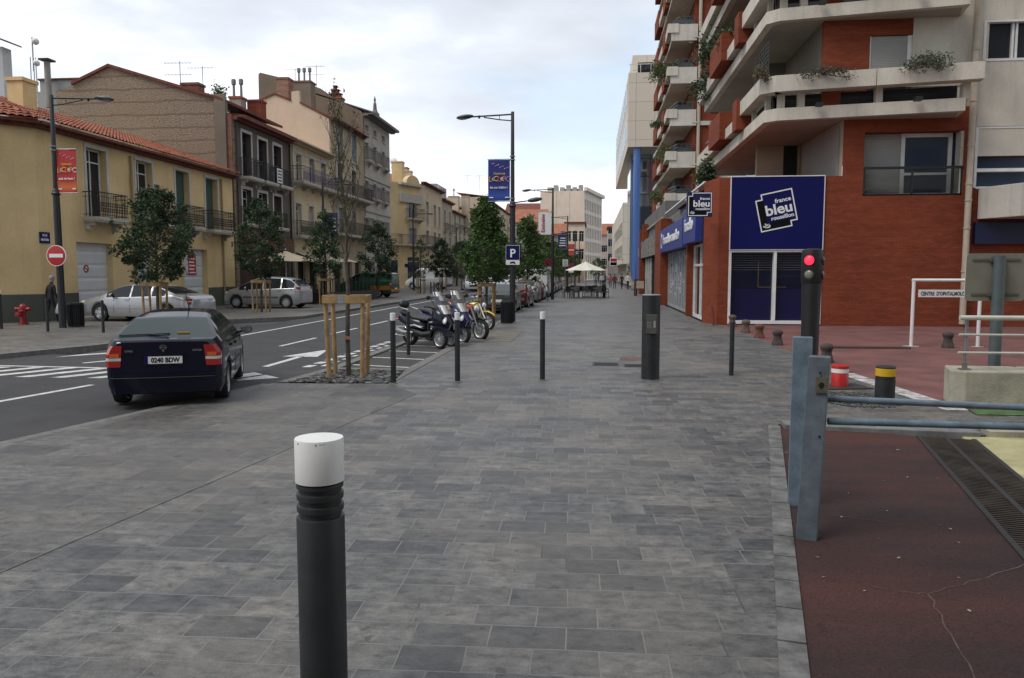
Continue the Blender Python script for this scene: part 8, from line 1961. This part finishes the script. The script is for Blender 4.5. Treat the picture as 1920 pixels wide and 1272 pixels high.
# ------------------------------------------------------------------ terraces
def parasol(label, x, y, z, r, ze, zt, cat='parasol', group='cafe parasols', mt=None):
    o = thing('parasol', label, cat, (x, y, z), .3, group); n = 8; m = MB()
    for k in range(n):
        a, b_ = 2*pi*k/n, 2*pi*(k+1)/n; rows = []
        for i in range(6):
            t = i/5; rr = r*t; zz = zt-(zt-ze)*(t**.9); rows.append([Vector((rr*(cos(a)*(1-u)+cos(b_)*u), rr*(sin(a)*(1-u)+sin(b_)*u), zz-.03*sin(pi*u)*t)) for u in (0, .33, .67, 1)])
        for p, q in zip(rows, rows[1:]):
            for i in range(3): m.poly([p[i], p[i+1], q[i+1], q[i]])
    m.build('canopy', mt or M['cream_c'], o, fix=False)
    MB().tube([(0, 0, 0), (0, 0, zt+.12)], .035, 12).build('pole', M['cap'], o, smooth=50); m = MB()
    for k in range(n): a = 2*pi*k/n; m.bar((0, 0, zt-.03), (r*.98*cos(a), r*.98*sin(a), ze-.02), .02); m.bar((0, 0, ze+.1), (r*.5*cos(a), r*.5*sin(a), (ze+zt)/2-.05), .018)
    m.build('rib', M['wood'], o); MB().lathe([(.28, 0), (.28, .07), (.06, .12)], 20).build('base', M['conc'], o); return o
parasol('white square parasol over the cafe chairs in mid pavement', -.47, 58.7, 0, 1.62, 2.06, 2.72)
TANC = mat('tan_parasol_cloth', (.42, .36, .26), .85, var=.08)
parasol('large beige parasol over the terrace behind the bare sapling', -17.6, 50.5, .05, 1.9, 2.55, 3.15, mt=TANC)
parasol('beige parasol half hidden between the trees in front of the brown house', -17.8, 43.5, .05, 1.9, 2.5, 3.1, mt=TANC)
aw = thing('awning', 'beige shop awning with lettered valance under the cream house', 'awning', (XL, 52.5, 2.6)); m = MB(); m.hexa([FL(51.9, .05, 3.3), FL(57, .05, 3.3), FL(57, 1.5, 2.75), FL(51.9, 1.5, 2.75), FL(51.9, .05, 3.34), FL(57, .05, 3.34), FL(57, 1.5, 2.79), FL(51.9, 1.5, 2.79)]); q = m.build('awning_cloth', TANC, aw, world=True); m = MB(); FL.box(m, 51.9, 57, 1.5, 1.52, 2.5, 2.78); v_ = m.build('valance', TANC, q)
text('BISTRO', .22, mat('valance_letter', (.1, .06, .05), .7, var=0), v_, Vector(FL(54.4, 1.522, 2.56)), (0, 1, 0), (0, 0, 1), bold=.002, wfit=2.2)
# wicker chairs and tables
wick = mat('dark_wicker', (.035, .034, .03), .7, var=.3, vs_=30)
ch = thing('cafe_chair', 'dark wicker cafe chair at the front left of the parasol group', 'chair', (-1.9, 57.0, 0), .4, 'chairs under the white parasol')
MB().box(-.23, .23, -.23, .23, .42, .47).build('seat', wick, ch, bev=.01); m = MB(); m.hexa([(-.23, -.24, .5), (.23, -.24, .5), (.23, -.2, .5), (-.23, -.2, .5), (-.22, -.32, .88), (.22, -.32, .88), (.22, -.28, .88), (-.22, -.28, .88)]); m.build('backrest', wick, ch, bev=.01)
for sx in (-1, 1):
    for sy in (-1, 1): MB().tube([(sx*.21, sy*.21, 0), (sx*.2, sy*.2, .43)], .016, 6).build('leg', M['black'], ch)
    m = MB(); m.bar((sx*.25, -.25, .66), (sx*.25, .2, .66), .03); m.bar((sx*.25, .2, .45), (sx*.25, .2, .66), .025); m.build('armrest', wick, ch)
rs = random.Random(4); cs = [(-1.2, 56.9, 2.8, 'front row'), (-.4, 57.2, 3.4, 'front row, middle'), (.4, 56.8, 2.6, 'front row, right of the pole'), (.95, 57.3, -1.2, 'front right corner'), (-1.9, 58.6, 1.5, 'left side, behind the first'), (-1.2, 59.6, .2, 'back left'), (-.2, 60.0, -.2, 'back middle'), (.6, 59.8, .4, 'back right'), (1.05, 58.6, -1.6, 'right side'), (-1.0, 58.2, .9, 'inner left'), (.2, 58.2, -.8, 'inner right'), (-1.6, 60.8, .5, 'rear left'), (.2, 61.2, .1, 'rear right')]
for x_, y_, a, lb in cs: dup(ch, (x_, y_, 0), a, 'dark wicker cafe chair, %s of the parasol group' % lb)
tb_ = thing('cafe_table', 'small cafe table left of the parasol pole', 'table', (-1.35, 58.0, 0), 0, 'tables under the white parasol'); MB().lathe([(.36, .71), (.36, .735)], 24).build('tabletop', mat('table_top', (.2, .19, .18), .4), tb_); MB().tube([(0, 0, .02), (0, 0, .71)], .03, 8).build('pedestal', M['black'], tb_); MB().lathe([(.24, 0), (.24, .02)], 20).build('base', M['black'], tb_)
dup(tb_, (.45, 57.6, 0), 0, 'small cafe table right of the parasol pole'); dup(tb_, (-.5, 60.4, 0), 0, 'small cafe table behind the parasol pole')
person('person in brown sitting among the cafe chairs on the right', .95, 59.2, -.42, R(120), 1.7, .02, top=(.1, .08, .07), leg=(.03, .03, .04), group=PG)
o = thing('chair', 'red orange motor scooter style cushion seat left of the cafe chairs', 'chair', (-2.05, 61.5, 0)) if False else None
# terrace screen on the left
ts = thing('terrace_screen', 'black terrace screen of posts and low panels in front of the left houses', 'fence', (-15.3, 48, .05)); scr = mat('screen_black', (.022, .022, .025), .5, var=.1)
pts = [(-17.5, 43.9), (-15.55, 43.9), (-14.9, 52.4), (-17.0, 53.0)]
m = MB(); mp_ = MB(); mg = MB()
for (xa, ya_), (xb, yb_) in zip(pts, pts[1:]):
    n = max(2, int(hypot(xb-xa, yb_-ya_)/.62)); 
    for k in range(n+1): t = k/n; xx, yy = xa+(xb-xa)*t, ya_+(yb_-ya_)*t; m.bar((xx, yy, .05), (xx, yy, 1.55), .05)
    mp_.hexa([(xa, ya_, .08), (xb, yb_, .08), (xb+.03, yb_+.03, .08), (xa+.03, ya_+.03, .08), (xa, ya_, .72), (xb, yb_, .72), (xb+.03, yb_+.03, .72), (xa+.03, ya_+.03, .72)])
m.build('screen_post', scr, ts, world=True); mp_.build('low_panel', scr, ts, world=True)
for lb, x_, y_, w, h, sd in (('clipped box shrub inside the terrace by the people carrier tail', -16.6, 44.6, 1.1, 1.5, 3), ('bamboo like shrub at the terrace entrance', -17.6, 42.0, 1.0, 1.9, 4)): bush(lb, x_, y_, .1, w, h, 70, LEAFP if sd == 4 else LEAF, sd, .16, nm='shrub', cat='shrub')
# small posts of the far pavement
for i, (px, py) in enumerate(((808, 551), (814, 551), (822, 551), (829, 549), (866, 545))):
    g = G(px, py, .05); o = MB().lathe([(.06, 0), (.06, .95), (.05, 1.0)], 12).build('bollard', M['bollard'], smooth=40); o.location = g; tag(o, ['thin dark bollard on the far kerb, leftmost of the close group', 'thin dark bollard on the far kerb, second of the close group', 'thin dark bollard on the far kerb, third of the close group', 'thin dark bollard on the far kerb, rightmost of the close group', 'thin dark bollard on the far kerb near the white car'][i], 'bollard', 'far kerb bollards')
# wooden advertising board by the second shop
o = thing('menu_board', 'brown wooden A board with pale panels outside the second shop', 'signboard', (3.85, 62.5, 0), R(-8)); m = MB()
for s_ in (-1, 1): m.bar((s_*.36, 0, 0), (s_*.36, .1, 1.35), .05)
m.bar((-.36, .1, 1.33), (.36, .1, 1.33), .06); m.bar((-.36, .03, .5), (.36, .03, .5), .05); m.build('frame', mat('dark_wood', (.07, .03, .015), .6, var=.2), o); m = MB(); m.box(-.3, .3, .0, .06, .62, 1.2); m.build('panel', mat('board_panel', (.36, .3, .22), .6, var=.2), o)
o = thing('banner_post', 'thin dark flag post standing beside the wooden board', 'post', (3.55, 63.5, 0)); MB().tube([(0, 0, 0), (0, 0, 2.9)], [.06, .015], 8).build('pole', mat('post_maroon', (.06, .02, .03), .6), o); MB().lathe([(.14, 0), (.13, 1.35)], 10).build('lower_cover', mat('post_maroon', (.06, .02, .03), .6), o)

# ------------------------------------------------------------------ unseen block added behind the viewer for forecourt shade and car reflections
shade_block = thing('building', 'large grey block behind the viewer, outside the picture', 'building', (6, -16, 0))
m = MB(); m.box(-9, 34, -24, -8, 0, 22); m.build('wall', plaster('shade_block_wall', (.33, .32, .30), .3), shade_block, world=True); m = MB()
for r_ in range(5):
    for k in range(10): m.box(-7.5+k*4.1, -5.2+k*4.1, -7.998, -7.95, 3.5+r_*3.3, 5.2+r_*3.3)
m.build('window', M['glass'], shade_block, world=True)
